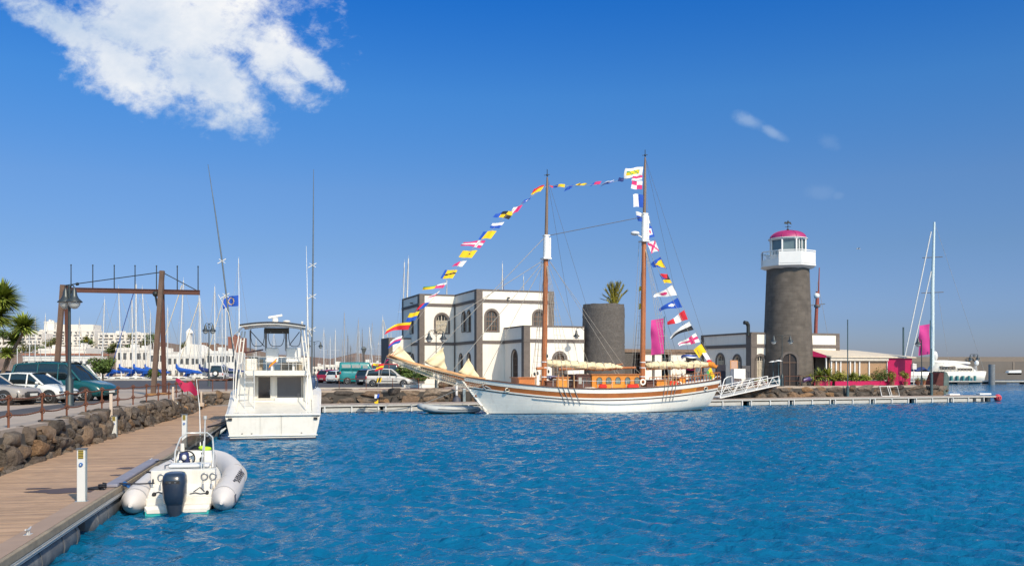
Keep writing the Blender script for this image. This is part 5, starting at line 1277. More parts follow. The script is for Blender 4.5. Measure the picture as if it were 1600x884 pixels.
def car(label, loc, ang, L, W, H, col, style, name='parked_car', cat='car', belt=1.0, rack=False, lower=None, rear_spare=False, tint=None, seg=None, panes=False):
    S = STY[style]; t = thing(name, label, cat, loc, ang, 'cars parked along the quay'); pm = PAINT(col); low_m = lower or pm
    hw = W / 2; clr = .20
    X_ = lambda f: L / 2 - f * L
    # lower body
    fs = sorted(set([p[0] for p in S['top']] + list(np.linspace(.02, .98, 22)))); rings = []
    wx = S['wx']; wr = S['wr']
    for f in fs:
        zt = interp(S['top'], f) * belt; e = min(f, 1 - f); w = hw * (1 - .16 * max(0, 1 - e / .09) ** 2.2) * (1 - .02 * max(0, (.25 - f) / .25))
        zb = clr + .10 * max(0, 1 - e / .05)
        half = [(w * .80, zb), (w * .95, zb + .05), (w * .985, zb + .16), (w, zb + (zt - zb) * .48), (w * .985, zb + (zt - zb) * .74), (w * .94, zt - .05), (w * .86, zt), (w * .4, zt + .025)]
        ring = [Vector((X_(f), y, z)) for y, z in half] + [Vector((X_(f), -y, z)) for y, z in reversed(half)]
        rings.append(ring)
    mb = MB(); mb.loft(rings); mb.build('body', pm, t)
    # glasshouse
    r = S['roof']; zr = H - .04; fs = sorted(set([p[0] for p in r] + list(np.linspace(r[0][0], r[-1][0], 16)))); rg = []; rr = []
    def rz_(f):
        v = interp(r, f)
        pts = [(r[0][0], interp(S['top'], r[0][0]) * belt)] + [(p[0], v_) for p, v_ in zip(r[1:-1], [zr * q[1] if q[1] > .9 else zr * q[1] for q in r[1:-1]])] + [(r[-1][0], interp(S['top'], r[-1][0]) * belt)]
        return interp(pts, f)
    for f in fs:
        zt = rz_(f); zb = interp(S['top'], f) * belt - .03; h = max(zt - zb, .01); wb = hw * .90; wt = hw * (.90 - .20 * min(1, h / .5))
        half = [(wb, zb), (wb + (wt - wb) * .55, zb + h * .55), (wt, zb + h * .93), (wt * .9, zt), (wt * .4, zt + .02)]
        rg.append([Vector((X_(f), y, z)) for y, z in half] + [Vector((X_(f), -y, z)) for y, z in reversed(half)])
    mb = MB(); mb.loft(rg); g_ = mb.build('window_glass', tint or CGL, t)
    # roof skin and pillars just proud of the glass
    f0, f1 = r[1][0] - .01, r[-2][0] + .01; mb = MB(); rs = []
    for f in np.linspace(f0, f1, 10):
        zt = rz_(min(max(f, r[1][0]), r[-2][0])) + .012; wt = hw * .705
        rs.append([Vector((X_(f), y, z)) for y, z in ((wt, zt - .065), (wt * .93, zt), (wt * .4, zt + .022), (-wt * .4, zt + .022), (-wt * .93, zt), (-wt, zt - .065))])
    mb.loft(rs, caps=False, ring_closed=False)
    def pillar(fa, fb, w_=.055):
        for s_ in (-1, 1):
            pts = []
            for k in range(5):
                u_ = k / 4; f = fa + (fb - fa) * u_; zb = interp(S['top'], fa) * belt - .02; zt = rz_(min(max(fb, r[1][0]), r[-2][0])) - .03; z = zb + (zt - zb) * u_
                h = max(zt - zb, .1); y = hw * (.905 + (.715 - .905) * u_); pts.append((X_(f), s_ * y, z))
            mb.tube(pts, w_, 6)
    pillar(r[0][0] + .005, r[1][0]); pillar(r[-1][0] - .005, r[-2][0], .07)
    mid = seg or [(.47, .48), (.70, .70)]
    for a, b in mid:
        if a < r[-2][0]: pillar(a, b, .035)
    mb.build('roof', pm, t)
    if rack:
        mb = MB()
        for s_ in (-1, 1): mb.tube([(X_(.42), s_ * hw * .62, H - .02), (X_(.45), s_ * hw * .62, H + .05), (X_(.86), s_ * hw * .62, H + .05), (X_(.89), s_ * hw * .62, H - .02)], .02, 6)
        for f in (.5, .66, .8): mb.tube([(X_(f), -hw * .62, H + .05), (X_(f), hw * .62, H + .05)], .018, 6)
        mb.build('roof_rack', PLA, t)
    if panes:
        for f, w_ in ((.33, .5), (.56, .9), (.82, .9)):
            mb = MB(); zz = belt * interp(S['top'], f) + .42; mb.box((X_(f), -hw * .835, zz), (w_, .03, .42), rx=.24); mb.build('window', M('pale_reflecting_glass', (.42, .44, .43), .15, var=.25, scale=2), t)
        mb = MB(); mb.box((X_(.975), 0, belt * 1.05 + .4), (.03, hw * 1.2, .42)); mb.build('window', CGL, t)
    # wheels
    for f in wx:
        for s_ in (-1, 1):
            x = X_(f); mb = MB(); mb.cyl((x, s_ * (hw - .30), wr), (x, s_ * (hw + .004), wr), wr + .065, wr + .065, 28); mb.build('wheel_arch', PLA, t)
            mb = MB(); rings = [(.62 * wr, -.21), (wr * .96, -.2), (wr, -.15), (wr, -.03), (wr * .95, .0), (.66 * wr, .005)]
            mb.loft([[Vector((x + rr_ * math.cos(a), s_ * (hw + .03 + y), wr + rr_ * math.sin(a))) for a in [2 * math.pi * k / 28 for k in range(28)]] for rr_, y in rings]); w_ = mb.build('wheel', TYRE, t)
            mb = MB(); mb.cyl((x, s_ * (hw + .012), wr), (x, s_ * (hw + .022), wr), wr * .62, wr * .62, 22); mb.mat(1); mb.cyl((x, s_ * (hw + .02), wr), (x, s_ * (hw + .045), wr), wr * .14, wr * .1, 10)
            for k in range(6): a = k * math.pi / 3; mb.bar((x, s_ * (hw + .034), wr), (x + math.cos(a) * wr * .6, s_ * (hw + .034), wr + math.sin(a) * wr * .6), .07, .02)
            mb.tube([(x + wr * .6 * math.cos(a), s_ * (hw + .03), wr + wr * .6 * math.sin(a)) for a in [k * math.pi / 12 for k in range(24)]], .02, 6, closed=True); mb.build('rim', [PLA, RIM], w_)
    # lights, bumpers, plates, handles, mirrors
    zf = interp(S['top'], .03) * belt; zr_ = interp(S['top'], .97) * belt
    for s_ in (-1, 1):
        mb = MB(); mb.ball((X_(.035), s_ * hw * .68, zf - .13), (.10, .17, .075), 14, 8); mb.build('headlight', HL, t)
        mb = MB(); mb.ball((X_(.06), s_ * hw * .86, zf - .14), (.07, .06, .05), 10, 6); mb.build('indicator', AMB, t)
        mb = MB(); mb.ball((X_(.975), s_ * hw * .84, zr_ - .2), (.10, .12, .2), 12, 8); mb.build('tail_light', TL, t)
        mb = MB(); mx = X_(r[0][0] + .06); mb.ball((mx, s_ * (hw * 1.0 + .06), interp(S['top'], .3) * belt + .06), (.06, .11, .08), 12, 8); mb.build('mirror', pm, t)
        mb = MB()
        for f in (.44, .64): mb.box((X_(f) - .1, s_ * (hw * .965 + .012), interp(S['top'], f) * belt - .14), (.16, .03, .03))
        mb.build('door_handle', PLA, t)
        mb = MB()
        for f in (.33, .52, .73):
            if abs(f - S['wx'][1]) < .06: continue
            mb.box((X_(f), s_ * (hw * .984), .62 * belt), (.012, .03, .52 * belt))
        mb.box((X_(.5), s_ * (hw * .996 + .004), clr + .30), (L * .40, .02, .055)); mb.build('door_seam', PLA, t)
    for f, sg in ((.0, 1), (1.0, -1)):
        mb = MB(); rs = []
        for y in np.linspace(-1, 1, 13):
            x = X_(f) + sg * (.05 - .20 * abs(y) ** 3); rs.append([Vector((x, y * hw * .93, z)) for z in ()] or [Vector((x - sg * .12, y * hw * .93, clr + .12)), Vector((x, y * hw * .93, clr + .15)), Vector((x + sg * .01, y * hw * .93, clr + .30)), Vector((x - sg * .02, y * hw * .93, clr + .36)), Vector((x - sg * .12, y * hw * .93, clr + .36))])
        mb.loft(rs); mb.build('bumper', low_m if lower else pm, t)
        mb = MB(); mb.box((X_(f) + sg * .065, 0, clr + .26), (.012, .5, .11)); mb.build('number_plate', M('plate_white', (.62, .62, .58), .5), t)
    mb = MB(); mb.box((X_(0) + .0, 0, zf - .19), (.05, hw * .85, .13))
    for k in range(4): mb.mat(1); mb.box((X_(0) + .027, 0, zf - .235 + k * .03), (.01, hw * .83, .007))
    mb.build('grille', [PLA, RIM], t)
    if rear_spare:
        mb = MB(); xs = X_(1) - .1; mb.cyl((xs + .1, 0, 1.02), (xs - .12, 0, 1.02), .40, .38, 28); mb.build('spare_wheel', TYRE, t)
        mb = MB(); mb.cyl((xs - .11, 0, 1.02), (xs - .135, 0, 1.02), .25, .24, 24); mb.build('spare_cover', M('cover_white', (.75, .75, .73), .5), t)
        mb = MB()
        for s_ in (-1, 1): mb.box((xs + .07, s_ * .62, .93), (.05, .44, .40))
        mb.build('rear_panel', M('cover_pinkish', (.66, .58, .57), .5), t)
        mb = MB(); mb.box((xs + .05, 0, .50), (.16, W * .96, .18)); mb.build('rear_bumper', PLA, t)
    return t
TH = R(-6.5)   # cars nose towards the water and to the right
hd = Vector((math.cos(TH), math.sin(TH), 0)); lt = Vector((-math.sin(TH), math.cos(TH), 0))
def place(px, pyg, dx, dy):
    """point on the quay, then offset metres forward and left of the car"""
    return onq(px, pyg) + hd * dx + lt * dy
TEALP = (.008, .070, .075); SILV = (.42, .40, .39)
fw_ = P(131, 44.6, QZ); car('dark green minivan with roof rails behind the near bell lamp', fw_ - hd * 1.62 + lt * .95, TH, 4.95, 1.9, 1.92, TEALP, 'minivan', rack=True, belt=1.02)
fw2 = P(77, 41.4, QZ); car('small white hatchback between the silver saloon and the green minivan', fw2 - hd * 1.32 + lt * .82, TH, 3.9, 1.64, 1.42, (.66, .65, .61), 'hatch', lower=PLA, belt=.95)
fw3 = P(5, 39.2, QZ); car('silver grey saloon cut by the left edge of the picture', fw3 - hd * 1.46 + lt * .85, TH, 4.5, 1.74, 1.42, (.30, .27, .245), 'sedan', lower=PLA, belt=.95)
car('white van standing behind the green minivan', P(100, 60, QZ), TH, 4.6, 1.85, 1.95, (.66, .65, .62), 'van')
car('pale car with red door behind the white hatchback at the left edge', P(0, 52, QZ), TH, 4.2, 1.7, 1.5, (.50, .42, .40), 'hatch')
car('dark blue car half hidden behind the white hatchback', P(34, 58, QZ), TH, 4.2, 1.7, 1.45, (.05, .07, .10), 'hatch')
car('white off-roader with spare wheel on its back seen from behind', P(344.5, 118.5, QZ), R(92), 4.2, 1.95, 2.05, (.62, .60, .58), 'jeep', rear_spare=True, lower=PLA)
def at_q(px, Y): return P(px, Y, QZ)
car('silver people carrier seen from its right side before the planter', at_q(607.5, 81.5), R(4), 4.15, 1.72, 1.62, (.52, .50, .47), 'hatch', belt=1.03)
car('teal van with pale windows behind the dark hatchback', at_q(560, 95), R(12), 4.0, 1.8, 2.3, (.008, .19, .20), 'van', belt=1.25, tint=PAINT((.008, .19, .20)), panes=True)
car('dark grey hatchback with red lights between the teal van and the silver car', at_q(585, 89), R(60), 4.0, 1.72, 1.6, (.045, .045, .055), 'hatch')
car('small white hatchback left of the teal van', at_q(533, 99), R(62), 3.6, 1.62, 1.42, (.62, .62, .60), 'hatch')
car('small red hatchback at the left end of the row, rear to the water', at_q(519, 103), R(62), 3.7, 1.65, 1.5, (.30, .008, .025), 'hatch')
car('red car hidden behind the silver people carrier', at_q(607, 98), R(5), 3.6, 1.75, 2.15, (.34, .015, .02), 'van')
car('blue-grey car standing beside the white off-roader', at_q(368, 121), R(90), 4.0, 1.7, 1.4, (.10, .10, .16), 'hatch')

# ================================================================== SAIL BOATS OF THE MARINA
MASTW = M('mast_aluminium', (.66, .64, .61), .45, .2, var=.06); MASTG = M('mast_grey', (.34, .33, .33), .5, .2); MASTD = M('mast_dark', (.10, .09, .09), .6)
BLUEC = M('blue_sail_cover', (.006, .075, .36), .8, var=.25, scale=2, bump=.5, bscale=4); NAVY = M('navy_canvas', (.012, .028, .13), .85, var=.25)
CREW = M('cream_sailcloth', (.66, .57, .42), .9, var=.12, scale=2.5, bump=.4, bscale=5)
WIRE = M('rigging_wire', (.34, .33, .32), .5, .4)
def sailboat(label, px, Y, pyt, lean=0.0, r=.10, mm=None, L=9.5, cover=None, head=None, z0=0.0, simple=False, spreaders=1, furl=False, extra=None):
    if head is None: head = rnd.choice([R(80), R(100), R(95), R(-85), R(60)])
    h = Zp(pyt, Y) - z0; t = thing('sailing_boat', label, 'sailing boat', P(px, Y, z0), head, 'sailing boats of the marina')
    mw = lambda v: Matrix.Rotation(-head, 3, 'Z') @ Vector(v)
    fb_ = 1.25
    mb = MB(); rings = []
    for f in np.linspace(0, 1, 9):
        x = -L * .5 + L * f; w = 1.55 * (math.sin(math.pi * min(.5 + f * .42, .97)) ** .6 if f > .5 else (.78 + .22 * math.sin(math.pi * f))) ; w = max(w * (1 - max(0, f - .55) ** 1.4 * 2.2), .06)
        sh = fb_ + .25 * f; rings.append([Vector((x, -w, sh)), Vector((x, -w * .85, .2)), Vector((x, 0, -.3)), Vector((x, w * .85, .2)), Vector((x, w, sh)), Vector((x, 0, sh + .05))])
    mb.loft(rings); mb.build('hull', WHITE(), t)
    mb = MB(); mb.loft([[Vector((x, -w, fb_ + .1)), Vector((x, -w * .8, fb_ + .1 + hh)), Vector((x, w * .8, fb_ + .1 + hh)), Vector((x, w, fb_ + .1))] for x, w, hh in ((-1.6, .95, .6), (0, .95, .62), (1.6, .8, .5), (2.3, .55, .15))]); c_ = mb.build('cabin', WHITE(), t)
    mb = MB()
    for s_ in (-1, 1):
        for x in (-1.1, .1): mb.box((x, s_ * .90, fb_ + .42), (.8, .06, .2), rx=-s_ * .3)
    mb.build('window', GLASS, c_)
    top = mw((lean * h, 0, h)); mm = mm or MASTW; base = Vector((.6, 0, fb_ + .5)); o = Vector((0, 0, 0)); m0 = Vector((0, 0, fb_))
    mb = MB(); mb.tube([m0, m0.lerp(top, .6), top], [r, r * .95, r * .7], 8); ms = mb.build('mast', mm, t)
    mb = MB(); ax_ = Vector((0, 1, 0))
    for k in range(spreaders):
        c = m0.lerp(top, (k + 1) / (spreaders + 1) + .08); mb.tube([c - ax_ * (.9 - .2 * k), c, c + ax_ * (.9 - .2 * k)], .025, 5)
    mb.cyl(top, top + Vector((0, 0, .5)), .02, .015, 5); mb.build('spreader', mm, ms)
    if not simple:
        mb = MB(); bow = Vector((L * .5, 0, fb_ + .3)); st = Vector((-L * .5, 0, fb_))
        for e in (bow, st): mb.tube([top.lerp(m0, .02), e], .022, 5)
        for s_ in (-1, 1): mb.tube([top.lerp(m0, .05), m0.lerp(top, .55) + ax_ * s_ * .8, Vector((0, s_ * 1.4, fb_))], .016, 5)
        mb.build('rigging', WIRE, t)
        if furl: mb = MB(); mb.tube([top.lerp(bow, .05), top.lerp(bow, .94)], .065, 6); mb.build('furled_jib', furl if furl is not True else CREW, t)
    if cover:
        mb = MB(); b0_ = Vector((.15, 0, fb_ + 1.75)); b1_ = Vector((-L * .42, 0, fb_ + 1.25)); mb.tube([b0_ + Vector((0, 0, -.18)), b1_ + Vector((0, 0, -.12))], .06, 6); bm_ = mb.build('boom', mm, t)
        mb = MB(); mb.tube([b0_ + Vector((.2, 0, .85)), b0_ + Vector((.1, 0, .3)), b0_.lerp(b1_, .1), b0_.lerp(b1_, .3), b0_.lerp(b1_, .5) + Vector((0, 0, .04)), b0_.lerp(b1_, .7), b0_.lerp(b1_, .9), b1_], [.10, .26, .36, .31, .27, .26, .2, .1], 10); mb.build('sail_cover', cover, t)
        mb = MB()
        for s_ in (-1, 1): mb.tube([(-L * .18, s_ * .9, fb_ + .3), (-L * .2, s_ * .9, fb_ + 1.4), (-L * .2, 0, fb_ + 1.55), (-L * .2, 0, fb_ + 1.55)], .03, 5)
        mb.loft([[Vector((-L * a, -.95, fb_ + z)), Vector((-L * a, -.5, fb_ + z + .25)), Vector((-L * a, .5, fb_ + z + .25)), Vector((-L * a, .95, fb_ + z))] for a, z in ((.13, .7), (.17, 1.1), (.24, 1.15))]); mb.build('spray_hood', cover, t)
    return t
# px, Y, top py, lean, radius, material, cover, furl
boats = [
 (55, 175, 497, 0, .09, 0, None, 0), (71, 190, 491, 0, .09, 0, None, 0), (27, 190, 505, 0, .08, 0, None, 0), (46, 160, 520, 0, .08, 0, None, 0), (124, 175, 498, 0, .08, 0, None, 0),
 (158.5, 138, 468, .035, .10, 0, BLUEC, 0), (190, 136, 450, -.03, .10, 0, BLUEC, 0), (207.5, 150, 466, -.01, .12, 0, None, 0), (212.5, 134, 444, .0, .13, 0, BLUEC, 2), (230, 140, 450, -.05, .10, 0, BLUEC, 0), (235, 160, 488, 0, .08, 0, None, 0),
 (262, 150, 481, 0, .09, 0, None, 0), (279, 136, 438, .045, .11, 0, BLUEC, 1), (304, 165, 518, 0, .07, 0, None, 0), (311, 150, 460, 0, .08, 0, None, 0), (315, 138, 466, -.02, .12, 0, NAVY, 1), (335.5, 145, 448, .0, .11, 0, None, 0), (347, 160, 480, 0, .08, 0, None, 0), (352.5, 150, 456, 0, .11, 0, NAVY, 1), (373, 170, 405, 0, .05, 0, None, 0),
 (400, 170, 530, 0, .08, 0, None, 0), (428, 170, 520, 0, .08, 0, None, 0),
 (506, 185, 515, 0, .09, 0, None, 0), (516, 210, 528, 0, .09, 0, None, 0), (524, 185, 516, 0, .10, 0, None, 0), (535, 215, 532, 0, .08, 1, None, 0), (538, 190, 489, 0, .10, 1, None, 0), (543.5, 215, 524, 0, .10, 2, None, 0),
 (548, 230, 540, 0, .09, 2, None, 0), (557, 175, 500, .03, .10, 1, None, 0), (561, 215, 518, 0, .09, 0, None, 0), (566, 200, 515, 0, .08, 2, None, 0), (576, 185, 505, .06, .09, 1, None, 0), (584, 175, 511, -.08, .11, 0, None, 0), (592, 210, 535, 0, .08, 0, None, 0),
 (597, 170, 498, .01, .10, 0, None, 1), (602, 190, 495, -.04, .10, 0, None, 1), (611, 215, 520, 0, .08, 0, None, 0), (632, 133, 404, .03, .14, 0, None, 0), (627, 150, 410, .025, .13, 0, None, 0),
 (698, 150, 438, 0, .12, 0, None, 0), (785, 150, 412, 0, .11, 0, None, 2), (818, 160, 432, 0, .10, 0, None, 0),
 (471, 200, 524, 0, .08, 1, None, 0), (450, 190, 535, 0, .08, 0, None, 0),
]
zone = lambda px: 'left of the timber frame' if px < 90 else 'seen through the timber frame' if px < 240 else 'between timber frame and motor yacht' if px < 376 else 'behind the motor yacht flybridge' if px < 480 else 'between motor yacht and white building' if px < 622 else 'hugging the left edge of the white building' if px < 640 else 'rising above the white building roof'
zc = {}; RED = M('red_mast', (.26, .06, .04), .6)
order = sorted(range(len(boats)), key=lambda i: boats[i][0]); rank = {}; cnt = {}
for i in order: z_ = zone(boats[i][0]); kk = (z_, boats[i][5], bool(boats[i][6])); cnt[kk] = cnt.get(kk, 0) + 1; rank[i] = cnt[kk]
cn = {0: 'white', 1: 'grey', 2: 'dark'}
for i, (px, Y, pt, lean, r, mk, cov, fu) in enumerate(boats):
    z_ = zone(px); what = '%s %s mast%s from the left %s' % (ordw(rank[i] - 1), cn[mk], ' with blue sail cover' if cov else '', z_)
    sailboat(what, px, Y, pt, lean, r, [MASTW, MASTG, MASTD][mk], cover=cov, head=(R(172) if cov else None), L=9 if cov else 8.5, furl=(M('blue_furled_jib', (.01, .06, .28), .8) if fu == 2 else bool(fu)))
# tall square-rigged ship's mast behind the lighthouse building
t = thing('tall_ship_mast', 'red-brown topmast with crow nest of a ship behind the right of the lighthouse', 'mast', P(1275, 150, 0))
mb = MB(); k = F / 150; H = Zp(418, 150); mb.tube([(-.3, 0, 0), (0, 0, H * .55), (.25, 0, H - 4)], [.35, .3, .26], 10); mb.tube([(.35, 0, H - 6.5), (.55, 0, H)], [.16, .08], 8); mb.build('mast', RED, t)
mb = MB(); zc_ = Zp(477, 150); mb.bar((-.9, 0, zc_), (1.5, 0, zc_ + .25), .12); mb.lathe([(.5, -.3), (.55, 0), (.5, .1)], (.2, 0, zc_), 12); mb.build('yard', MASTD, t)
mb = MB(); mb.ball((.1, 0, Zp(462, 150)), .5, 10, 6); mb.build('radar', WHP, t)
mb = MB()
for a in (-2.2, 2.5): mb.tube([(.3, 0, Zp(440, 150)), (a, 0, 6)], .03, 5)
mb.build('rigging', WIRE, t)
# hull of that ship kept low behind the building
mb = MB(); mb.loft([[Vector((x, -w, 1.8)), Vector((x, -w * .7, -.3)), Vector((x, w * .7, -.3)), Vector((x, w, 1.8))] for x, w in ((-11, .3), (-8, 2), (0, 2.6), (8, 2.2), (11, 1.2))]); mb.build('hull', MASTD, t)

# big white yacht at right
def big_yacht():
    Y0 = 196; b = P(1457, Y0, 0); t = thing('sailing_yacht', 'large white sailing yacht with very tall mast moored at the right behind the quay', 'sailing yacht', b)
    S = F / Y0; x = lambda px: (px - 1457) / S; z = lambda py: Zp(py, Y0)
    mb = MB(); rings = []
    for f in np.linspace(0, 1, 15):
        xx = x(1400) + (x(1536) - x(1400)) * f; w = 2.8 * (1 - max(0, f - .5) ** 2 * 2.0) * (.8 + .2 * min(1, f * 4)); sh = 2.4 + .15 * f
        rings.append([Vector((xx, -w, sh)), Vector((xx - .4 * (f > .9), -w * .9, .5)), Vector((xx - (1.0 if f > .9 else 0), 0, -.4)), Vector((xx, w * .9, .5)), Vector((xx, w, sh)), Vector((xx, 0, sh + .1))])
    mb.loft(rings); mb.build('hull', WHITE(), t)
    mb = MB(); mb.loft([[Vector((x(px), -2.0, 2.4)), Vector((x(px), -1.6, zz)), Vector((x(px), 1.6, zz)), Vector((x(px), 2.0, 2.4))] for px, zz in ((1452, 2.6), (1460, 4.3), (1475, 4.6), (1488, 4.3), (1512, 3.6), (1520, 2.6))]); mb.build('deckhouse', WHITE(), t)
    mb = MB(); mb.box2((x(1462), -2.03, 3.0), (x(1486), -1.75, 3.7)); mb.box2((x(1490), -1.98, 2.8), (x(1512), -1.7, 3.2)); mb.build('window', GLASS, t)
    mb = MB(); mt = z(347); mb.tube([(0, 0, 2), (0, 0, mt * .6), (.4, 0, mt)], [.42, .40, .22], 10); m_ = mb.build('mast', M('mast_pale_teal', (.58, .66, .66), .4, .1), t)
    mb = MB()
    for py, w in ((402, 2.2), (457, 2.4)): mb.tube([(-w, 0, z(py) - .1), (0, 0, z(py)), (w, 0, z(py) + .1)], .09, 6)
    mb.build('spreader', MASTD, m_)
    mb = MB(); mb.tube([(-.3, 0, z(362)), (x(1411), 0, 4)], .15, 8); mb.build('furled_jib', MASTW, t); mb = MB(); mb.tube([(-.3, 0, z(424)), (x(1421), 0, 4)], .14, 8); mb.build('furled_staysail', MASTW, t)
    mb = MB(); mb.tube([(.4, 0, z(347)), (x(1538), 0, 2.6)], .03, 5); mb.tube([(.2, -2, z(457)), (2.6, -2.6, 2.6)], .03, 5); mb.build('backstay', WIRE, t)
    mb = MB(); mb.tube([(.3, 0, z(566.5)), (x(1515), 0, z(567.5))], .28, 10); mb.tube([(.3, 0, z(565)), (x(1475), 0, z(565.5)), (x(1512), 0, z(566.6))], [.35, .45, .25], 10); mb.ball((.5, 0, z(556)), (.7, .4, 1.1)); mb.build('boom', MASTW, t)
    mb = MB(); mb.loft([[Vector((x(px), -2, zz - .5)), Vector((x(px), -.8, zz)), Vector((x(px), .8, zz)), Vector((x(px), 2, zz - .5))] for px, zz in ((1427, z(577)), (1440, z(573)), (1449, z(579)))]); mb.build('awning', NAVY, t)
    mb = MB(); mb.ball((x(1526), 0, z(567)), (.45, .45, .6)); mb.build('radome', WHP, t)
    mb = MB(); mb.tube([(x(1525), 0, 2.5), (x(1524), 0, z(571))], .3, 8); mb.build('radar_post', MASTG, t)
    mb = MB()
    for px in (1495, 1507): mb.ball((x(px), -.5, 3.6), (.8, .8, .35))
    mb.build('cockpit_cover', NAVY, t)
    mb = MB(); 
    for k in range(12): px = 1462 + k * 5; mb.cyl((x(px), -2.5, 2.5), (x(px), -2.4, 3.4), .04, n=5)
    mb.tube([(x(1462), -2.5, 3.4), (x(1517), -2.3, 3.4)], .04, 5); mb.build('guard_rail', MASTG, t)
    mb = MB()
    for k in range(6): px = 1468 + k * 9; mb.cyl((x(px), -2.8, .5), (x(px), -2.75, 1.6), .28, n=10)
    mb.build('fender', M('fender_teal', (.05, .2, .2), .5), t)
big_yacht()
o = MB().loft([[Vector((-2, -1, 0)), Vector((-1.3, -1, 1.0)), Vector((-1.0, 1, 1.2)), Vector((-2, 1, 0))], [Vector((2.3, -1, 0)), Vector((2.3, -1, 1.3)), Vector((2.2, 1, 1.3)), Vector((2.3, 1, 0))]], smooth=False).build('boat_shed', WHP, loc=P(1581, 269, 1.4))
tag(o, 'small white boat shed on the ledge of the sea wall at far right', 'shed')
# ================================================================== INFLATABLE BOAT
def rib():
    b = P(280, 19.55, 0); t = thing('inflatable_boat', 'grey-white rigid inflatable boat with dark outboard moored beside the wooden pontoon', 'inflatable boat', b, PA - R(.3)); t.scale = (.92, .98, .96)
    TUBE = M('hypalon_grey', (.60, .555, .525), .5, var=.05, scale=1.2, bump=.12, bscale=3, dirt=(.38, .34, .32), dscale=1.2, damt=.35)
    # tubes
    def side(s): return [(s * 1.0, -.50, .22), (s * 1.0, -.44, .22), (s * 1.0, -.25, .23), (s * 1.0, .0, .24), (s * 1.0, .35, .26), (s * 1.01, 1.2, .29), (s * 1.00, 2.4, .34), (s * .92, 3.6, .41), (s * .68, 4.7, .50), (s * .38, 5.45, .58)]
    rad = [.03, .06, .19, .28, .31, .315, .315, .305, .29, .275]
    left, right = side(-1), side(1)
    pts = left + [(-.0, 5.75, .62)] + right[::-1]; r = rad + [.26] + rad[::-1]
    # refine
    def sm(pts, rr, k=4):
        P_ = [Vector(p) for p in pts]; out = []; ro = []
        for i in range(len(P_) - 1):
            p0, p1, p2, p3 = P_[max(i - 1, 0)], P_[i], P_[i + 1], P_[min(i + 2, len(P_) - 1)]
            for j in range(k):
                u_ = j / k; out.append(.5 * ((2 * p1) + (p2 - p0) * u_ + (2 * p0 - 5 * p1 + 4 * p2 - p3) * u_ * u_ + (3 * p1 - p0 - 3 * p2 + p3) * u_ ** 3)); ro.append(rr[i] + (rr[i + 1] - rr[i]) * u_)
        out.append(P_[-1]); ro.append(rr[-1]); return out, ro
    sp, sr = sm(pts, r)
    mb = MB(); mb.tube(sp, sr, 28); tb = mb.build('tube', TUBE, t, fixn=False)
    SEAM = M('tube_seam', (.36, .345, .345), .6); mb = MB()
    for s in (-1, 1):
        for y, rr in ((.02, .283), (1.6, .315), (3.3, .306)):
            mb = MB(); mb.tube([(s * 1.0, y, .24 + (.015 if y < 1 else .06 if y < 3 else .15)), (s * 1.0, y + .05, .24 + (.017 if y < 1 else .062 if y < 3 else .153))], rr + .004, 28); mb.build('seam_band', SEAM, tb)
    # rubbing strake, stripes and rope on the outer right tube
    mb = MB(); 
    for k in range(3): mb.tube([(1.30 - .02 * k, -.10 + k * .085, .17 - .0 * k), (1.275, -.06 + k * .085, .34)], .014, 6)
    mb.build('stripe', M('stripe_navy', (.03, .035, .06), .5), tb)
    mb = MB()
    for s in (-1, 1):
        zz = []
        for k in range(36):
            y = .9 + k * .05; a = R(48 + 16 * math.sin(k * 1.1)); zz.append((s * (1.02 + .322 * math.cos(a)), y, .28 + y * .02 + .322 * math.sin(a)))
        mb.tube(zz, .009, 5)
        mb.tube([(s * (1.0 + .322 * math.cos(R(55 - 6 * math.sin(k * math.pi / 6)))), 2.2 + k * .09, .31 + .322 * math.sin(R(60 - 9 * abs(math.sin(k * math.pi / 6))))) for k in range(14)], .012, 5)
        for y in (.85, 1.55, 2.2, 2.85, 3.4): mb.ball((s * 1.17, y, .28 + y * .022 + .245), (.04, .05, .03), 8, 5)
    mb.build('grab_line', M('dark_line', (.045, .045, .055), .7), tb)
    # hull and deck
    mb = MB(); rings = []
    for y in np.linspace(.02, 5.3, 12):
        f = max(0, (y - 3.3) / 2.0); w = .74 * (1 - f ** 1.5 * .85); rings.append([Vector((-w, y, .30 + f * .25)), Vector((-w * .95, y, .02 + f * .3)), Vector((0, y, -.25 + f * .6)), Vector((w * .95, y, .02 + f * .3)), Vector((w, y, .30 + f * .25))])
    GEL = WHITE(); mb.loft(rings, smooth=False); mb.build('hull', GEL, t)
    mb = MB(); mb.box2((-.74, -.02, .10), (.74, .06, .31)); mb.box2((-.72, -.30, .06), (.72, .0, .17)); mb.loft([[Vector((-.72, -.30, .06)), Vector((.72, -.30, .06)), Vector((.72, -.30, .17)), Vector((-.72, -.30, .17))], [Vector((-.66, -.36, .02)), Vector((.66, -.36, .02)), Vector((.66, -.36, .10)), Vector((-.66, -.36, .10))]], smooth=False)
    mb.build('transom', GEL, t, bevel=.012)
    mb = MB(); mb.box2((-.70, -.345, -.12), (.70, -.02, .058)); mb.build('boot_stripe', M('teal_antifouling', (.03, .36, .33), .5, var=.2, dirt=(.05, .2, .18)), t)
    mb = MB(); mb.box2((-.70, .06, .28), (.70, 3.7, .31)); mb.box2((-.42, 3.7, .28), (.42, 4.9, .31)); mb.build('deck', M('deck_gelcoat', (.66, .62, .54), .6, var=.05), t)
    # rear bench with rod holders and sloped stern deck
    mb = MB(); mb.loft([[Vector((-.72, .06, .31)), Vector((.72, .06, .312)), Vector((.72, .06, .325)), Vector((-.72, .06, .325))], [Vector((-.72, .62, .31)), Vector((.72, .62, .31)), Vector((.72, .62, .54)), Vector((-.72, .62, .54))]], smooth=False)
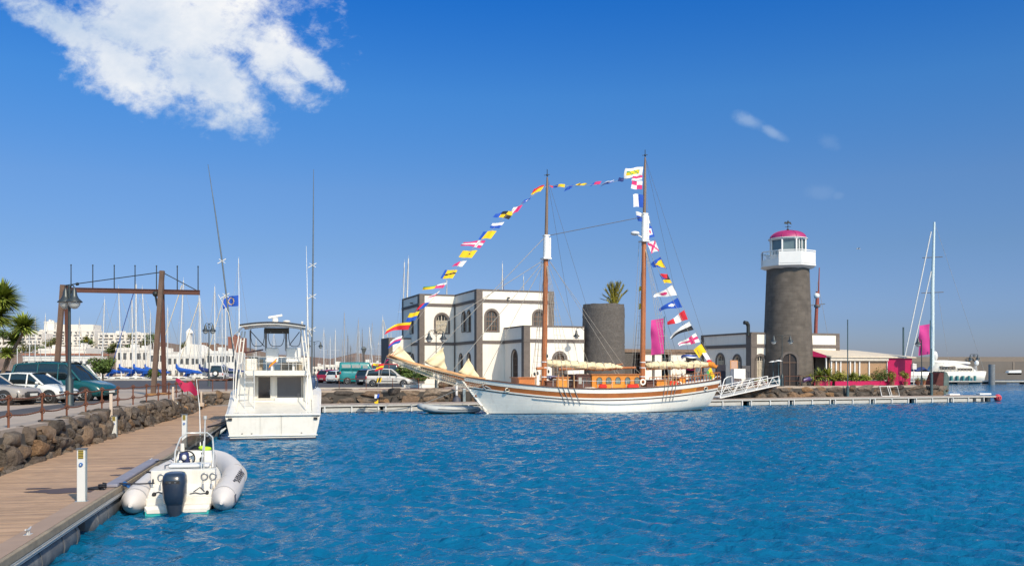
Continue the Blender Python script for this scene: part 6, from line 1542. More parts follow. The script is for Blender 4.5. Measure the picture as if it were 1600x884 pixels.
    mb.box2((-.74, .62, .31), (.74, .95, .86)); mb.build('stern_bench', GEL, t, bevel=.025)
    for x in (-.50, .50, .70):
        mb = MB()
        if abs(x) > .08: mb.tube([(x + .075 * math.cos(a), .608, .70 + .075 * math.sin(a)) for a in [k * math.pi / 8 for k in range(16)]], .017, 6, closed=True)
        mb.cyl((x * .98, .36, .44), (x * .98, .38, .56), .03, .02, 8); mb.cyl((x * .98, .38, .56), (x * .95, .55, .66), .008, n=5); mb.build('rod_holder', RIM, t)
    mb = MB(); mb.tube([(.22, .12, .37), (.34, .16, .39), (.46, .10, .37), (.62, .14, .38)], .011, 5); mb.tube([(.30, .2, .41), (.42, .4, .48), (.55, .2, .41)], .011, 5); mb.tube([(-.62, .15, .39), (-.50, .22, .42), (-.3, .1, .37)], .014, 5)
    mb.ball((-.58, .12, .38), (.05, .06, .05)); mb.ball((.62, .12, .39), (.04, .05, .05)); mb.build('fuel_line', DK, t)
    # leaning post
    mb = MB(); mb.box2((-.40, 1.25, .31), (.50, 1.65, .84)); mb.build('leaning_post', GEL, t, bevel=.03)
    mb = MB(); mb.box2((-.44, 1.18, .84), (.54, 1.72, .93)); mb.build('seat_cushion', M('cushion_pale', (.62, .62, .62), .7, var=.06), t, bevel=.04)
    mb = MB()
    for k in range(5): mb.cyl((-.34 + k * .19, 1.19, .66), (-.34 + k * .19, 1.15, .82), .03, .035, 10)
    mb.tube([(-.4, 1.16, .64), (.47, 1.16, .64)], .015, 6); mb.tube([(-.44, 1.7, .9), (-.5, 1.15, .92), (-.5, 1.1, .6)], .017, 6); mb.build('rod_rack', RIM, t)
    mb = MB(); mb.box2((-.38, 1.235, .66), (.47, 1.249, .81)); mb.build('tray', PLA, t)
    # console
    mb = MB(); mb.loft([[Vector((-.42, 2.2, .31)), Vector((.50, 2.2, .31)), Vector((.50, 3.2, .31)), Vector((-.42, 3.2, .31))], [Vector((-.42, 2.25, .95)), Vector((.50, 2.25, .95)), Vector((.50, 3.15, .95)), Vector((-.42, 3.15, .95))], [Vector((-.38, 2.5, 1.14)), Vector((.46, 2.5, 1.14)), Vector((.46, 3.0, 1.12)), Vector((-.38, 3.0, 1.12))]], smooth=False); co_ = mb.build('console', GEL, t, bevel=.03)
    mb = MB(); cz, cy = .98, 2.2
    mb.tube([(-.12 + .19 * math.cos(a), cy - .03 + .05 * math.sin(a), cz + .18 * math.sin(a)) for a in [k * math.pi / 10 for k in range(20)]], .018, 6, closed=True)
    for k in range(3): a = k * 2.09 + .5; mb.bar((-.12, cy, cz), (-.12 + .18 * math.cos(a), cy - .03, cz + .18 * math.sin(a)), .02)
    mb.build('steering_wheel', DK, t)
    mb = MB(); mb.box2((.2, 2.18, .90), (.3, 2.26, 1.0)); mb.tube([(.25, 2.2, .98), (.27, 2.1, 1.1)], .018, 6); mb.ball((.27, 2.1, 1.11), .035, 8, 6); mb.build('throttle', DK, t)
    SM = bpy.data.materials.new('smoked_screen'); SM.use_nodes = True; nt = SM.node_tree; nt.nodes.clear(); ou = nt.nodes.new('ShaderNodeOutputMaterial'); mx = nt.nodes.new('ShaderNodeMixShader'); gl = nt.nodes.new('ShaderNodeBsdfGlossy'); tr_ = nt.nodes.new('ShaderNodeBsdfTransparent')
    gl.inputs[0].default_value = (.5, .5, .5, 1); gl.inputs[1].default_value = .05; tr_.inputs[0].default_value = (.30, .28, .26, 1); mx.inputs[0].default_value = .08; nt.links.new(tr_.outputs[0], mx.inputs[1]); nt.links.new(gl.outputs[0], mx.inputs[2]); nt.links.new(mx.outputs[0], ou.inputs[0])
    mb = MB(); rs = []
    for k in range(9): a = -1 + k / 4; rs.append([Vector((.04 + a * .42, 3.0 - abs(a) ** 2 * .35 + .2, 1.02)), Vector((.04 + a * .38, 3.0 - abs(a) ** 2 * .3 - .05 + .1, 1.50 - abs(a) ** 4 * .12))])
    mb.loft(rs, caps=False, ring_closed=False); mb.build('windscreen', SM, t)
    mb = MB(); ST = M('stainless', (.62, .61, .58), .3, .35)
    mb.tube([(-.44, 2.15, .75), (-.44, 2.35, 1.15), (-.38, 2.8, 1.45), (-.24, 3.02, 1.56), (.29, 3.02, 1.56), (.45, 2.8, 1.45), (.52, 2.35, 1.15), (.52, 2.15, .75)], .022, 8); mb.tube([(-.44, 2.3, 1.05), (-.40, 2.4, .7), (-.40, 2.4, .31)], .02, 6); mb.tube([(.52, 2.3, 1.05), (.48, 2.4, .7), (.48, 2.4, .31)], .02, 6); mb.build('grab_rail', ST, t)
    mb = MB(); rock(mb, (-.20, 2.0, 1.03), Vector((1, 0, 0)), Vector((0, 1, 0)), Vector((0, 0, 1)), (.18, .14, .20), 3, .3); mb.mat(1); mb.ball((-.15, 1.86, 1.04), (.06, .04, .07), 8, 6); mb.ball((-.24, 1.86, .93), (.05, .04, .04), 8, 6); mb.build('blue_bag', [M('bag_navy', (.02, .03, .10), .7, var=.4, scale=6), GEL], t)
    mb = MB(); mb.cyl((-.28, 2.45, 1.14), (-.28, 2.45, 1.34), .06, .05, 12); mb.build('compass', GEL, t)
    mb = MB(); mb.ball((.28, 2.7, 1.17), (.17, .12, .06), 12, 8); mb.ball((.20, 2.6, 1.21), (.09, .09, .055)); mb.build('lime_cloth', M('lime_cloth', (.42, .72, .02), .7, bump=.6, bscale=9), t)
    mb = MB(); mb.cyl((.42, 1.05, .5), (.45, 1.15, 2.02), .018, n=8); mb.cyl((.45, 1.15, 2.02), (.45, 1.15, 2.10), .045, n=10); mb.cyl((.36, .9, .5), (.42, 1.1, 1.5), .014, n=6); mb.build('light_pole', ST, t)
    mb = MB(); mb.tube([(.1, 3.1, 1.1), (.07, 3.15, 2.2), (-.02, 3.2, 2.95)], [.018, .012, .007], 6); mb.build('antenna', M('antenna_white', (.75, .75, .73), .5), t)
    # ropes to the pontoon
    mb = MB(); mb.tube([(-.62, .4, .60), (-.95, .35, .60), (-1.35, .2, .64), (-1.95, -.15, .60)], .018, 6); mb.tube([(-.66, .45, .60), (-.74, .9, .75), (-.85, 1.8, .70), (-1.15, 2.4, .64)], .018, 6); mb.tube([(-.45, 3.4, .7), (-.8, 3.9, .82), (-1.28, 4.4, .70)], .014, 6); mb.build('mooring_line', BLK, t)
    mb = MB(); mb.tube([(-1.18, .30, .57), (-1.30, .42, .60)], [.05, .06], 8); mb.build('blue_sleeve', M('knob_blue', (.01, .10, .32)), t)
    # outboard
    o_ = Vector((-.02, -.52, 0)); NAV = M('outboard_navy', (.020, .030, .052), .28, var=.08, coat=.4)
    def rr_(z, w, d, y0=0.0, n=24, p=3.0):
        out = []
        for k in range(n):
            a = 2 * math.pi * k / n; c, s = math.cos(a), math.sin(a); out.append(o_ + Vector((w * math.copysign(abs(c) ** (2 / p), c), y0 + d * math.copysign(abs(s) ** (2 / p), s), z)))
        return out
    mb = MB(); mb.loft([rr_(.26, .215, .26, .04), rr_(.30, .235, .29, .03), rr_(.50, .255, .33, 0), rr_(.72, .265, .34, 0), rr_(.86, .25, .33, .01), rr_(.925, .21, .29, .03), rr_(.945, .13, .2, .05), rr_(.95, .05, .08, .05)]); m_ = mb.build('outboard_motor', NAV, t)
    mb = MB(); mb.loft([rr_(.235, .20, .245, .04), rr_(.27, .225, .27, .04)]); mb.loft([rr_(-.5, .03, .1, .05), rr_(-.1, .07, .14, .06), rr_(.05, .16, .20, .05), rr_(.235, .20, .245, .04)]); mb.build('leg', M('outboard_grey', (.03, .04, .06), .35), m_)
    mb = MB(); mb.box(tuple(o_ + Vector((0, -.325, .76))), (.30, .03, .06)); mb.mat(1); mb.box(tuple(o_ + Vector((-.06, -.343, .755))), (.04, .01, .018)); mb.box(tuple(o_ + Vector((.06, -.343, .755))), (.04, .01, .018)); mb.build('vent', [DK, RIM], m_)
    mb = MB(); mb.box(tuple(o_ + Vector((0, .3, .33))), (.22, .32, .34)); mb.build('bracket', DK, m_)
rib()

# ================================================================== MOTOR YACHT
def yacht():
    b = P(427, 39.0, 0); t = thing('motor_yacht', 'white sport fishing motor yacht seen from the stern with flybridge and outriggers', 'motor yacht', b, PA)
    W_ = WHITE(); S = 1400
    def hx(px, dy): # local x for pixel column at local y
        ca, sa = math.cos(PA), math.sin(PA); k = (px - 800) / F
        # world = b + x*(ca,sa) + dy*(-sa,ca)
        return (k * (b.y + dy * ca) - (b.x - dy * sa)) / (ca - k * sa)
    def hz(py, dy, x=0): Yw = b.y + dy * math.cos(PA) + x * math.sin(PA); return Zp(py, Yw)
    # hull: transom at y=0, bow at y=12.8
    rings = []; ys = [0, .02, .6, 1.5, 3, 4.5, 6, 8, 10, 11.5, 12.6, 13.1]
    for y in ys:
        f = y / 13.1; bw = 1.86 * (1 - max(0, f - .35) ** 2.0 * 1.9); dw = 2.02 * (1 + .05 * min(1, f * 3)) * (1 - max(0, f - .5) ** 2.4 * 4.2)
        if y <= 1.5: sh = 1.12 + .15 * (y / 1.5) ** 2
        else: sh = 1.27 + .75 * min(1, (y - 1.5) / 3.0) + .35 * max(0, f - .35)
        bw = max(bw, .05); dw = max(dw, .12); x0 = 0
        half = [(bw * .5, -.35), (bw * .93, -.02), (bw * .97, .12), (bw + (dw - bw) * .35, sh * .55), (dw * .985, sh * .88), (dw, sh)]
        rings.append([Vector((x_, y, z_)) for x_, z_ in half] + [Vector((dw * .93, y, sh)), Vector((-dw * .93, y, sh))] + [Vector((-x_, y, z_)) for x_, z_ in reversed(half)])
    mb = MB(); mb.loft(rings); mb.build('hull', W_, t, bevel=.02)
    mb = MB(); mb.box2((-1.83, -.012, -.3), (1.83, .5, .10)); mb.box2((-1.0, -.12, -.02), (-.85, 0, .1)); mb.box2((.95, -.12, -.02), (1.1, 0, .1)); mb.build('boot_stripe', M('antifouling_dark', (.025, .035, .06), .6), t)
    mb = MB(); mb.tube([(-1.99, -.03, 1.10), (1.99, -.03, 1.10)], .05, 8); mb.tube([(-1.88, -.02, .20), (1.88, -.02, .20)], .03, 6); mb.build('rub_rail', W_, t)
    mb = MB(); mb.box((-1.80, -.03, .93), (.16, .05, .10)); mb.box((1.80, -.03, .93), (.16, .05, .10)); mb.build('hawse_hole', DK, t)
    for x_ in (-1.55, 1.55):
        mb = MB(); mb.box((x_, .08, 1.19), (.22, .05, .03)); mb.cyl((x_ - .05, .08, 1.14), (x_ - .05, .08, 1.19), .015); mb.cyl((x_ + .05, .08, 1.14), (x_ + .05, .08, 1.19), .015); mb.build('cleat', M('stainless', (.62, .61, .58)), t)
    for x_ in (-.55, .35):
        mb = MB(); mb.box((x_, -.016, .66), (.008, .006, .82)); mb.build('seam', M('seam_grey', (.30, .28, .25), .7), t)
    for x_ in (-1.3, -.9, 1.2):
        mb = MB(); mb.cyl((x_, -.02, .30), (x_, .01, .30), .035, .035, 10); mb.build('drain', M('seam_grey', (.30, .28, .25)), t)
    for k_ in range(4):
        mb = MB(); mb.cyl((-1.2 + k_ * .8, .06, 1.12), (-1.2 + k_ * .8, .02, 1.17), .03, .034, 10); mb.build('rod_holder', M('stainless', (.62, .61, .58)), t)
    # cockpit coamings rise forward
    for s in (-1, 1):
        mb = MB(); pr = [(0, 1.13), (.6, 1.2), (1.4, 1.36), (2.4, 1.62), (3.4, 1.9), (6, 2.15), (9, 2.35), (12.5, 2.4)]; rs = []
        for y, z in pr:
            wd = (1.98 if y < 7 else 1.98 - (y - 7) * .28); rs.append([Vector((s * (wd - .02), y, 1.0)), Vector((s * wd * 1.01, y, z - .06)), Vector((s * (wd - .08), y, z)), Vector((s * (wd - .34), y, z - .02)), Vector((s * (wd - .36), y, 1.0))])
        mb.loft(rs, smooth=False); mb.build('coaming', W_, t, bevel=.03)
    mb = MB(); mb.box2((-1.6, .15, .95), (1.6, 3.3, 1.0)); mb.build('cockpit_deck', W_, t)
    mb = MB(); mb.box2((-1.35, 2.75, 1.0), (-.05, 3.3, 1.62)); mb.box2((-.05, 2.85, 1.0), (1.3, 3.3, 1.75)); mb.build('bait_locker', W_, t, bevel=.03)
    # saloon bulkhead
    yb = 3.3; x0, x1 = hx(392, yb), hx(478, yb); zt = hz(581, yb)
    mb = MB(); mb.box2((x0, yb, 1.0), (x1, yb + .1, zt)); mb.box2((x0, yb + .1, 1.0), (x0 + .1, yb + 5, zt)); mb.box2((x1 - .1, yb + .1, 1.0), (x1, yb + 5, zt)); mb.build('cabin', W_, t)
    for n_, a, c, lo, hi in (('door', 403.5, 422.5, 588.5, 621.5), ('window', 433, 470.5, 588.5, 621.5)):
        xa, xb, za, zb = hx(a, yb), hx(c, yb), hz(hi, yb), hz(lo, yb)
        mb = MB(); fw = .05; mb.box2((xa - fw, yb - .035, za - fw), (xb + fw, yb - .003, za)); mb.box2((xa - fw, yb - .035, zb), (xb + fw, yb - .003, zb + fw)); mb.box2((xa - fw, yb - .035, za), (xa, yb - .003, zb)); mb.box2((xb, yb - .035, za), (xb + fw, yb - .003, zb)); d = mb.build(n_, M('offwhite_frame', (.60, .58, .52), .5), t)
        mb = MB(); mb.box2((xa, yb - .018, za), (xb, yb - .004, zb)); mb.build('pane', M('yacht_glass_dark', (.02, .018, .018), .05, spec=.8) if n_ == 'door' else M('yacht_glass_grey', (.045, .055, .07), .06, spec=.8), d)
        if n_ == 'door': mb = MB(); mb.box2((xb - .02, yb - .08, (za + zb) / 2 - .35), (xb + .01, yb - .035, (za + zb) / 2 - .1)); mb.build('handle', RIM, d)
    # side wings of the house
    for s, pa, pb_ in ((-1, 372, 396), (1, 474, 487)):
        xa = hx(pa, yb - .2); xb = hx(pb_, yb - .2)
        mb = MB(); xi = xb if s < 0 else xa; xo = xa if s < 0 else xb
        mb.loft([[Vector((xi, yb - .5, z)), Vector((xo + dd, yb - .5, z)), Vector((xo + dd - s * .05, yb + 4.5, z)), Vector((xi, yb + 4.5, z))] for z, dd in ((1.1, s * .05), (1.9, s * .06), (2.5, 0), (zt, -s * .06))], smooth=False); mb.build('cabin_side', W_, t, bevel=.04)
    # flybridge
    yf = 2.2; zf0, zf1 = hz(586.5, yf), hz(578.5, yf); xa, xb = hx(377, yf), hx(484, yf)
    mb = MB(); mb.loft([[Vector((xa + .25 if y < yf + .1 else xa, y, zf0)), Vector((xb - .25 if y < yf + .1 else xb, y, zf0)), Vector((xb - .1, y, zf1)), Vector((xa + .1, y, zf1))] for y in (yf, yf + .3, yf + 4.6)], smooth=False); mb.build('flybridge_deck', W_, t, bevel=.04)
    zc1 = hz(557, yf + .6)
    mb = MB(); mb.box2((xa + .05, yf + .5, zf1), (xa + .14, yf + 4.5, zc1 - .1)); mb.box2((xb - .14, yf + .5, zf1), (xb - .05, yf + 4.5, zc1 - .1)); mb.box2((xa + .1, yf + 4.4, zf1), (xb - .1, yf + 4.5, zc1)); mb.box2((xa + .15, yf + 1.0, zf1), (hx(401, yf + 1), yf + 2.2, zf1 + .55)); mb.build('flybridge_side', W_, t, bevel=.03)
    mb = MB(); mb.box2((hx(387, yf + 1.4), yf + 2.3, zc1 - .75), (hx(402, yf + 1.4), yf + 2.35, zc1)); mb.box2((hx(402.5, yf + 1.4), yf + 2.3, zf1), (hx(410, yf + 1.4), yf + 2.35, zc1 - .1)); mb.box2((hx(437, yf + 1.4), yf + 2.4, zf1), (hx(472, yf + 1.4), yf + 2.45, zc1 - .25)); mb.build('console_panel', M('beige_panel', (.36, .31, .24), .7, var=.1), t)
    for a, c in ((415, 435), (447, 470)):
        mb = MB(); xa_, xb_ = hx(a, yf + 1.6), hx(c, yf + 1.6); mb.box2((xa_, yf + 1.7, hz(562, yf + 1.6)), (xb_, yf + 1.88, hz(543, yf + 1.6))); mb.box2((xa_, yf + 1.2, hz(566, yf + 1.6)), (xb_, yf + 1.85, hz(561, yf + 1.6))); mb.cyl(((xa_ + xb_) / 2, yf + 1.5, zf1), ((xa_ + xb_) / 2, yf + 1.5, hz(565, yf + 1.6)), .06); mb.build('helm_seat', M('seat_vinyl', (.72, .70, .66), .5), t, bevel=.06)
    mb = MB(); zr = hz(557, yf); xl, xr = hx(381, yf), hx(474, yf); ST = M('stainless', (.62, .64, .66))
    mb.tube([(xl, yf + 1.6, zr + .05), (xl, yf + .1, zr), (xr, yf + .1, zr - .04), (xr, yf + 1.6, zr)], .018, 6)
    mb.tube([(xl, yf + .1, zr - .3), (xr, yf + .1, zr - .34)], .011, 6)
    for k in range(9): x_ = xl + (xr - xl) * k / 8; mb.tube([(x_, yf + .1, zf1), (x_, yf + .1, zr - .02)], .013, 6)
    mb.build('rail', ST, t)
    mb = MB(); mb.tube([(hx(383, yf + .9), yf + .9, hz(551, yf + 1)), (hx(411, yf + 2.6), yf + 2.4, hz(546, yf + 2))], .035, 6); mb.build('dark_rail', M('dark_maroon', (.06, .02, .025), .5), t)
    # hard top
    yh = 3.4; zh = hz(511, yh); xa, xb = hx(377, yh), hx(477.5, yh)
    rs = []
    for y, dz in ((yh - 1.1, -.02), (yh - 1.0, .02), (yh + .6, .06), (yh + 2.2, .05), (yh + 2.3, 0)):
        ring = []
        for k in range(13): u_ = k / 12; ring.append(Vector((xa + (xb - xa) * u_, y, zh + .14 * (1 - (2 * u_ - 1) ** 2) + dz + .05)))
        ring += [Vector((v.x, v.y, v.z - .09)) for v in reversed(ring)]; rs.append(ring)
    mb = MB(); mb.loft(rs); mb.build('hardtop', W_, t)
    mb = MB(); mb.tube([Vector((xa + (xb - xa) * u_, yh - 1.12, zh + .14 * (1 - (2 * u_ - 1) ** 2) + .035)) for u_ in [k / 12 for k in range(13)]], .035, 6); mb.build('top_edge', M('dark_trim', (.025, .025, .03), .5), t)
    mb = MB(); xa_, xb_ = hx(413, yh), hx(451.5, yh); mb.box2((xa_, yh, hz(520.5, yh)), (xb_, yh + .5, hz(512, yh))); mb.mat(1)
    for px in (423, 442): mb.ball((hx(px, yh), yh - .01, hz(519, yh)), .025, 8, 5)
    mb.build('electronics_box', [M('box_dark', (.03, .028, .022), .5), RIM], t, bevel=.01)
    # clear curtain frames and legs
    mb = MB(); P3 = lambda px, py, dy: Vector((hx(px, dy), dy, hz(py, dy)))
    yc = 5.2
    CURT = M('curtain_frame', (.34, .33, .33), .6)
    for px in (391, 415.5, 447): mb.bar(P3(px, 516, yc), P3(px, 548, yc), .10 if px > 400 else .06, .03)
    mb.build('curtain_post', CURT, t)
    mb = MB()
    for a, c in ((392, 413), (419, 444), (451, 470)):
        pts = []
        for k in range(13):
            u_ = k / 12; x_ = a + (c - a) * u_; e = 1 - (2 * u_ - 1) ** 4; pts.append(P3(x_, 528 + 13 * e ** .7, yc - .02))
        mb = MB(); mb.tube([P3(a, 514, yc - .02)] + pts + [P3(c, 514, yc - .02)], .018, 5); mb.build('curtain_edge', M('dark_trim', (.025, .025, .03)), t)
    for a, c in (((392, 518), (413, 541)), ((468, 518), (452, 539))): mb = MB(); mb.tube([P3(*a, yc - .5), P3(*c, yc - .5)], .02, 5); mb.build('brace', M('dark_trim', (.025, .025, .03)), t)
    for s, tx, bx in ((-1, (378, 383), (369, 375)), (1, (470, 475), (479, 484))):
        mb = MB(); ya = 2.6
        for a, c in zip(tx, bx): mb.tube([P3(a, 514 if s > 0 else 518, ya + .4), P3(c, 585, ya)], .032, 8)
        for k in range(1, 4): u_ = k / 4; mb.tube([P3(tx[0] + (bx[0] - tx[0]) * u_, 516 + 69 * u_, ya + .4 * (1 - u_)), P3(tx[1] + (bx[1] - tx[1]) * u_, 516 + 69 * u_, ya + .4 * (1 - u_))], .02, 6)
        mb.tube([P3(bx[0], 585, ya), P3(bx[0] - 3 * (s < 0) + 3 * (s > 0), 640, ya - .4)], .03, 8)
        mb.build('tower_leg', W_, t)
    # ladder
    mb = MB(); yl = 1.6
    for px in (382.5, 397): mb.tube([P3(px, 552, yl + .5), P3(px, 585, yl + .5), P3(px, 645, yl)], .022, 8)
    for py in (588, 597, 607, 617, 627, 636, 643): mb.bar(P3(382.5, py, yl + .25), P3(397, py, yl + .25), .06, .025)
    mb.build('ladder', ST, t)
    # radar and domes
    mb = MB(); c = P3(430, 504, yh + .4); mb.cyl(c - Vector((0, 0, .1)), c + Vector((0, 0, .22)), .15, .13, 14); d = Vector((.30, 0, .085)); mb.bar(c + Vector((-.32, 0, .24)), c + Vector((.33, 0, .36)), .12, .10); mb.build('radar', W_, t, bevel=.02)
    mb = MB(); c = P3(448, 503, yh + .6); mb.lathe([(.05, -.12), (.08, 0), (.18, .02), (.16, .07), (.02, .1)], c, 16); c = P3(472, 507, yh); mb.lathe([(.03, -.12), (.03, .08), (.06, .1), (.05, .16), (.01, .17)], c, 10); mb.build('dome', W_, t)
    # outriggers
    OG = M('outrigger_grey', (.17, .19, .20), .35, .6)
    for pts, cr in ((((372, 600), (361, 520), (347, 410), (337, 340), (325, 262)), ((347, 410), (352.5, 463))), (((487, 600), (488, 510), (489, 415), (489.5, 345), (490, 262)), ((488.5, 413), (488, 462), (487.5, 514)))):
        mb = MB(); mb.tube([P3(x, y, 3.4) for x, y in pts], [.045, .04, .035, .028, .012], 8); og = mb.build('outrigger', OG, t)
        for x, y in cr: mb = MB(); mb.tube([P3(x - 7, y + 4, 3.38), P3(x + 6, y - 3.5, 3.42)], .022, 6); mb.tube([P3(x - 5, y - 3, 3.38), P3(x + 5, y + 3, 3.38)], .014, 6); mb.build('spreader', W_, og)
    for pts, r_ in ((((487, 525, 3.2), (482, 514, 3.0)), .03), (((367, 523, 3.3), (380, 511, 3.0)), .025), (((372, 585, 3.2), (357, 490, 3.3), (341, 462, 3.4)), .014), (((484, 600, 3.2), (481, 520, 3.3), (480, 462, 3.4)), .04), (((478, 640, 1.2), (482, 560, 2)), .03), (((364, 622, 1), (366, 560, 2), (374, 520, 2.6)), .018)):
        mb = MB(); mb.tube([P3(*p_) for p_ in pts], r_, 6); mb.build('bracket_pole', W_, t)
    ANT = M('antenna_white', (.75, .75, .73), .5)
    for pts in (((373.5, 520), (373.5, 470), (372.5, 405)), ((481, 520), (480, 450), (478.5, 383))):
        mb = MB(); mb.tube([P3(x, y, 3.1) for x, y in pts], [.025, .02, .008], 6); mb.build('antenna', ANT, t)
    # fender and lines
    mb = MB(); mb.tube([(-1.95, -.05, .82), (-2.2, -.02, .68), (-2.45, .1, .66), (-2.75, .3, .60)], .035, 8); mb.tube([(-1.9, -.05, .9), (-2.3, .3, .72), (-2.75, .5, .60)], .02, 6); mb.build('mooring_line', BLK, t)
    mb = MB(); mb.tube([(-1.98, .1, .55), (-2.15, .15, .42), (-2.22, .2, .30)], [.03, .07, .03], 8); mb.build('fender', W_, t)
    mb = MB(); mb.tube([(hx(491, 3) + .16 * math.cos(a), 3.0, hz(597, 3) + .30 * math.sin(a)) for a in [k * math.pi / 8 for k in range(17)]], .022, 6); mb.ball((hx(488, 3), 3.1, hz(598, 3)), (.16, .16, .34)); mb.build('side_gear', M('gear_blue', (.03, .06, .13), .6, var=.4, scale=8), t)
    return b, hx, hz
yb_, yhx, yhz = yacht()

# ================================================================== FLAGS
FC = {'w': (.74, .72, .70), 'r': (.58, .015, .03), 'b': (.01, .075, .42), 'y': (.80, .52, .01), 'k': (.015, .015, .02), 'g': (.05, .30, .08), 'p': (.62, .03, .16), 'o': (.72, .20, .01), 'n': (.01, .03, .16)}
CLOTH = {k: M('flag_cloth_' + n, FC[k], .8, var=.05) for k, n in dict(w='white', r='red', b='blue', y='yellow', k='black', g='green', p='crimson', o='orange', n='navy').items()}
def flag(label, A, B, fly, fn, cols, droop=.12, taper=0.0, wave=.09, seed=0, curl=0.0, name='signal_flag', cat='flag', group='dressing flags of the schooner', res=(22, 14)):
    """A top and B bottom of the hoist, fly = vector to the free edge"""
    A, B, fly = Vector(A), Vector(B), Vector(fly); nx, ny = res; h = (A - B); c0 = (A + B) / 2; L_ = fly.length
    vs = []; sd = seed * 1.7
    perp = fly.cross(h).normalized()
    for j in range(ny + 1):
        for i in range(nx + 1):
            u_, v_ = i / nx, j / ny; hh = h * (.5 - v_) * (1 - taper * u_)
            ph_ = u_ * 7 + sd + v_ * 1.1
            p = c0 - B + hh + fly * u_ + Vector((0, 0, -1)) * droop * L_ * u_ * u_ + perp * wave * L_ * math.sin(ph_) * u_ ** .6 + Vector((0, 0, 1)) * .06 * L_ * math.sin(u_ * 6.0 + sd * 1.3) * u_ * (1 + curl * 3) + fly * (-.10) * abs(math.sin(ph_ * .5)) * u_
            vs.append(p)
    mb = MB(); keys = list(dict.fromkeys(cols))
    o_ = 0
    mb.v = [tuple(v) for v in vs]
    for j in range(ny):
        for i in range(nx):
            mb.f.append([j * (nx + 1) + i, j * (nx + 1) + i + 1, (j + 1) * (nx + 1) + i + 1, (j + 1) * (nx + 1) + i]); mb.mi.append(keys.index(fn((i + .5) / nx, (j + .5) / ny))); mb.sm.append(True)
    o = mb.build(name, [CLOTH[k] for k in keys], loc=B, fixn=False); tag(o, label, cat, group); return o
# european flag on the yacht antenna
YE = 42.5
def eu(u_, v_):
    for k in range(12):
        a = k * math.pi / 6; x, y = .5 + .20 * math.cos(a), .5 + .32 * math.sin(a)
        if (u_ - x) ** 2 * 2.2 + (v_ - y) ** 2 < .0030: return 'y'
    return 'b'
flag('blue flag with a ring of yellow stars on the left yacht antenna', P(373, YE, Zp(461, YE)), P(373, YE, Zp(478, YE)), (-.78, 0, -.05), eu, 'by', .12, .1, .07, 2, group=None, name='blue_starred_flag', res=(60, 40))
flag('small red and yellow ensign hanging at the yacht flybridge rail', P(433, 41.0, Zp(559.5, 41)), P(431, 41.0, Zp(566, 41)), (-.36, -.1, -.20), lambda u_, v_: 'y' if .3 < v_ < .7 else 'r', 'ry', .4, .2, .12, 1, group=None, name='ensign')
# ================================================================== SCHOONER
S0 = P(762, 61.3, 0)
def swx(px, yl=0.0):
    o = S0 + V * yl; k = (px - 800) / F; return (k * o.y - o.x) / (U.x - k * U.y)
def swz(py, x, yl=0.0): return Zp(py, (S0 + U * x + V * yl).y)
def SP(px, py, yl=0.0): x = swx(px, yl); return Vector((x, yl, swz(py, x, yl)))
SW = S0.copy(); ROT = Matrix.Rotation(AL, 4, 'Z')
def s2w(v): return SW + (ROT.to_3x3() @ Vector(v))
VARN = M('varnished_wood', (.36, .115, .025), .3, var=.22, scale=1.6, coat=.4, bump=.1, bscale=8); VARL = M('orange_varnish', (.55, .20, .022), .3, var=.18, scale=2, coat=.4)
MASTM = M('mast_wood', (.42, .135, .042), .4, var=.2, scale=.8, coat=.2); TOPM = M('topmast_grey', (.20, .135, .10), .7, var=.2, scale=.8)
DKWD = M('dark_wood', (.085, .03, .018), .4, var=.3, scale=2, coat=.3); CAPW = M('cap_rail', (.11, .05, .032), .5, var=.2)
SAIL = M('furled_canvas', (.74, .61, .38), .9, var=.10, scale=2.0, bump=.8, bscale=5, dirt=(.55, .42, .25), dscale=2.5, damt=.5)
HULLW = M('hull_white', (.88, .82, .725), .35, var=.03, scale=.6, dirt=(.60, .52, .44), dscale=.7, damt=.25, streak=(.45, .33, .24), samt=.35, planks=.9)
WHS = M('white_strake', (.84, .79, .70), .4, var=.05)
ROPE = M('rigging_rope', (.38, .34, .29), .9); ROPED = M('dark_rigging', (.12, .11, .10), .8); BLKW = M('block_wood', (.25, .12, .05), .6)
def sheer(s): return 1.70 + (.88 * ((.5 - s) / .5) ** 2.0 if s < .5 else .62 * ((s - .5) / .5) ** 2.0)
def xdeck(s): return -2.0 + 19.65 * s
def xwl(s): return .05 + 16.6 * s
def bdeck(s):
    b = 2.45 * (1 - (1 - min(s / .42, 1)) ** 2.3); 
    if s > .6: b *= 1 - .42 * ((s - .6) / .4) ** 2.2
    return max(b, .05)
def bwl(s):
    b = 2.25 * (1 - (1 - min(s / .5, 1)) ** 1.8)
    if s > .55: b *= max(0, 1 - ((s - .55) / .45) ** 2.0) * .97 + .03
    return max(b, .03)
def hp(s, z, side, out=0.0):
    zs = sheer(s); t_ = max(0, min(1, z / zs)); tt = t_ ** (.70 - .28 * max(0, (s - .5) * 2))
    x = xwl(s) + (xdeck(s) - xwl(s)) * t_ ** (1.0 - .5 * max(0, (s - .5) * 2)); y = bwl(s) + (bdeck(s) - bwl(s)) * tt
    if z < 0: y *= max(.1, 1 + z * .6)
    return Vector((x, side * (y + out), z))
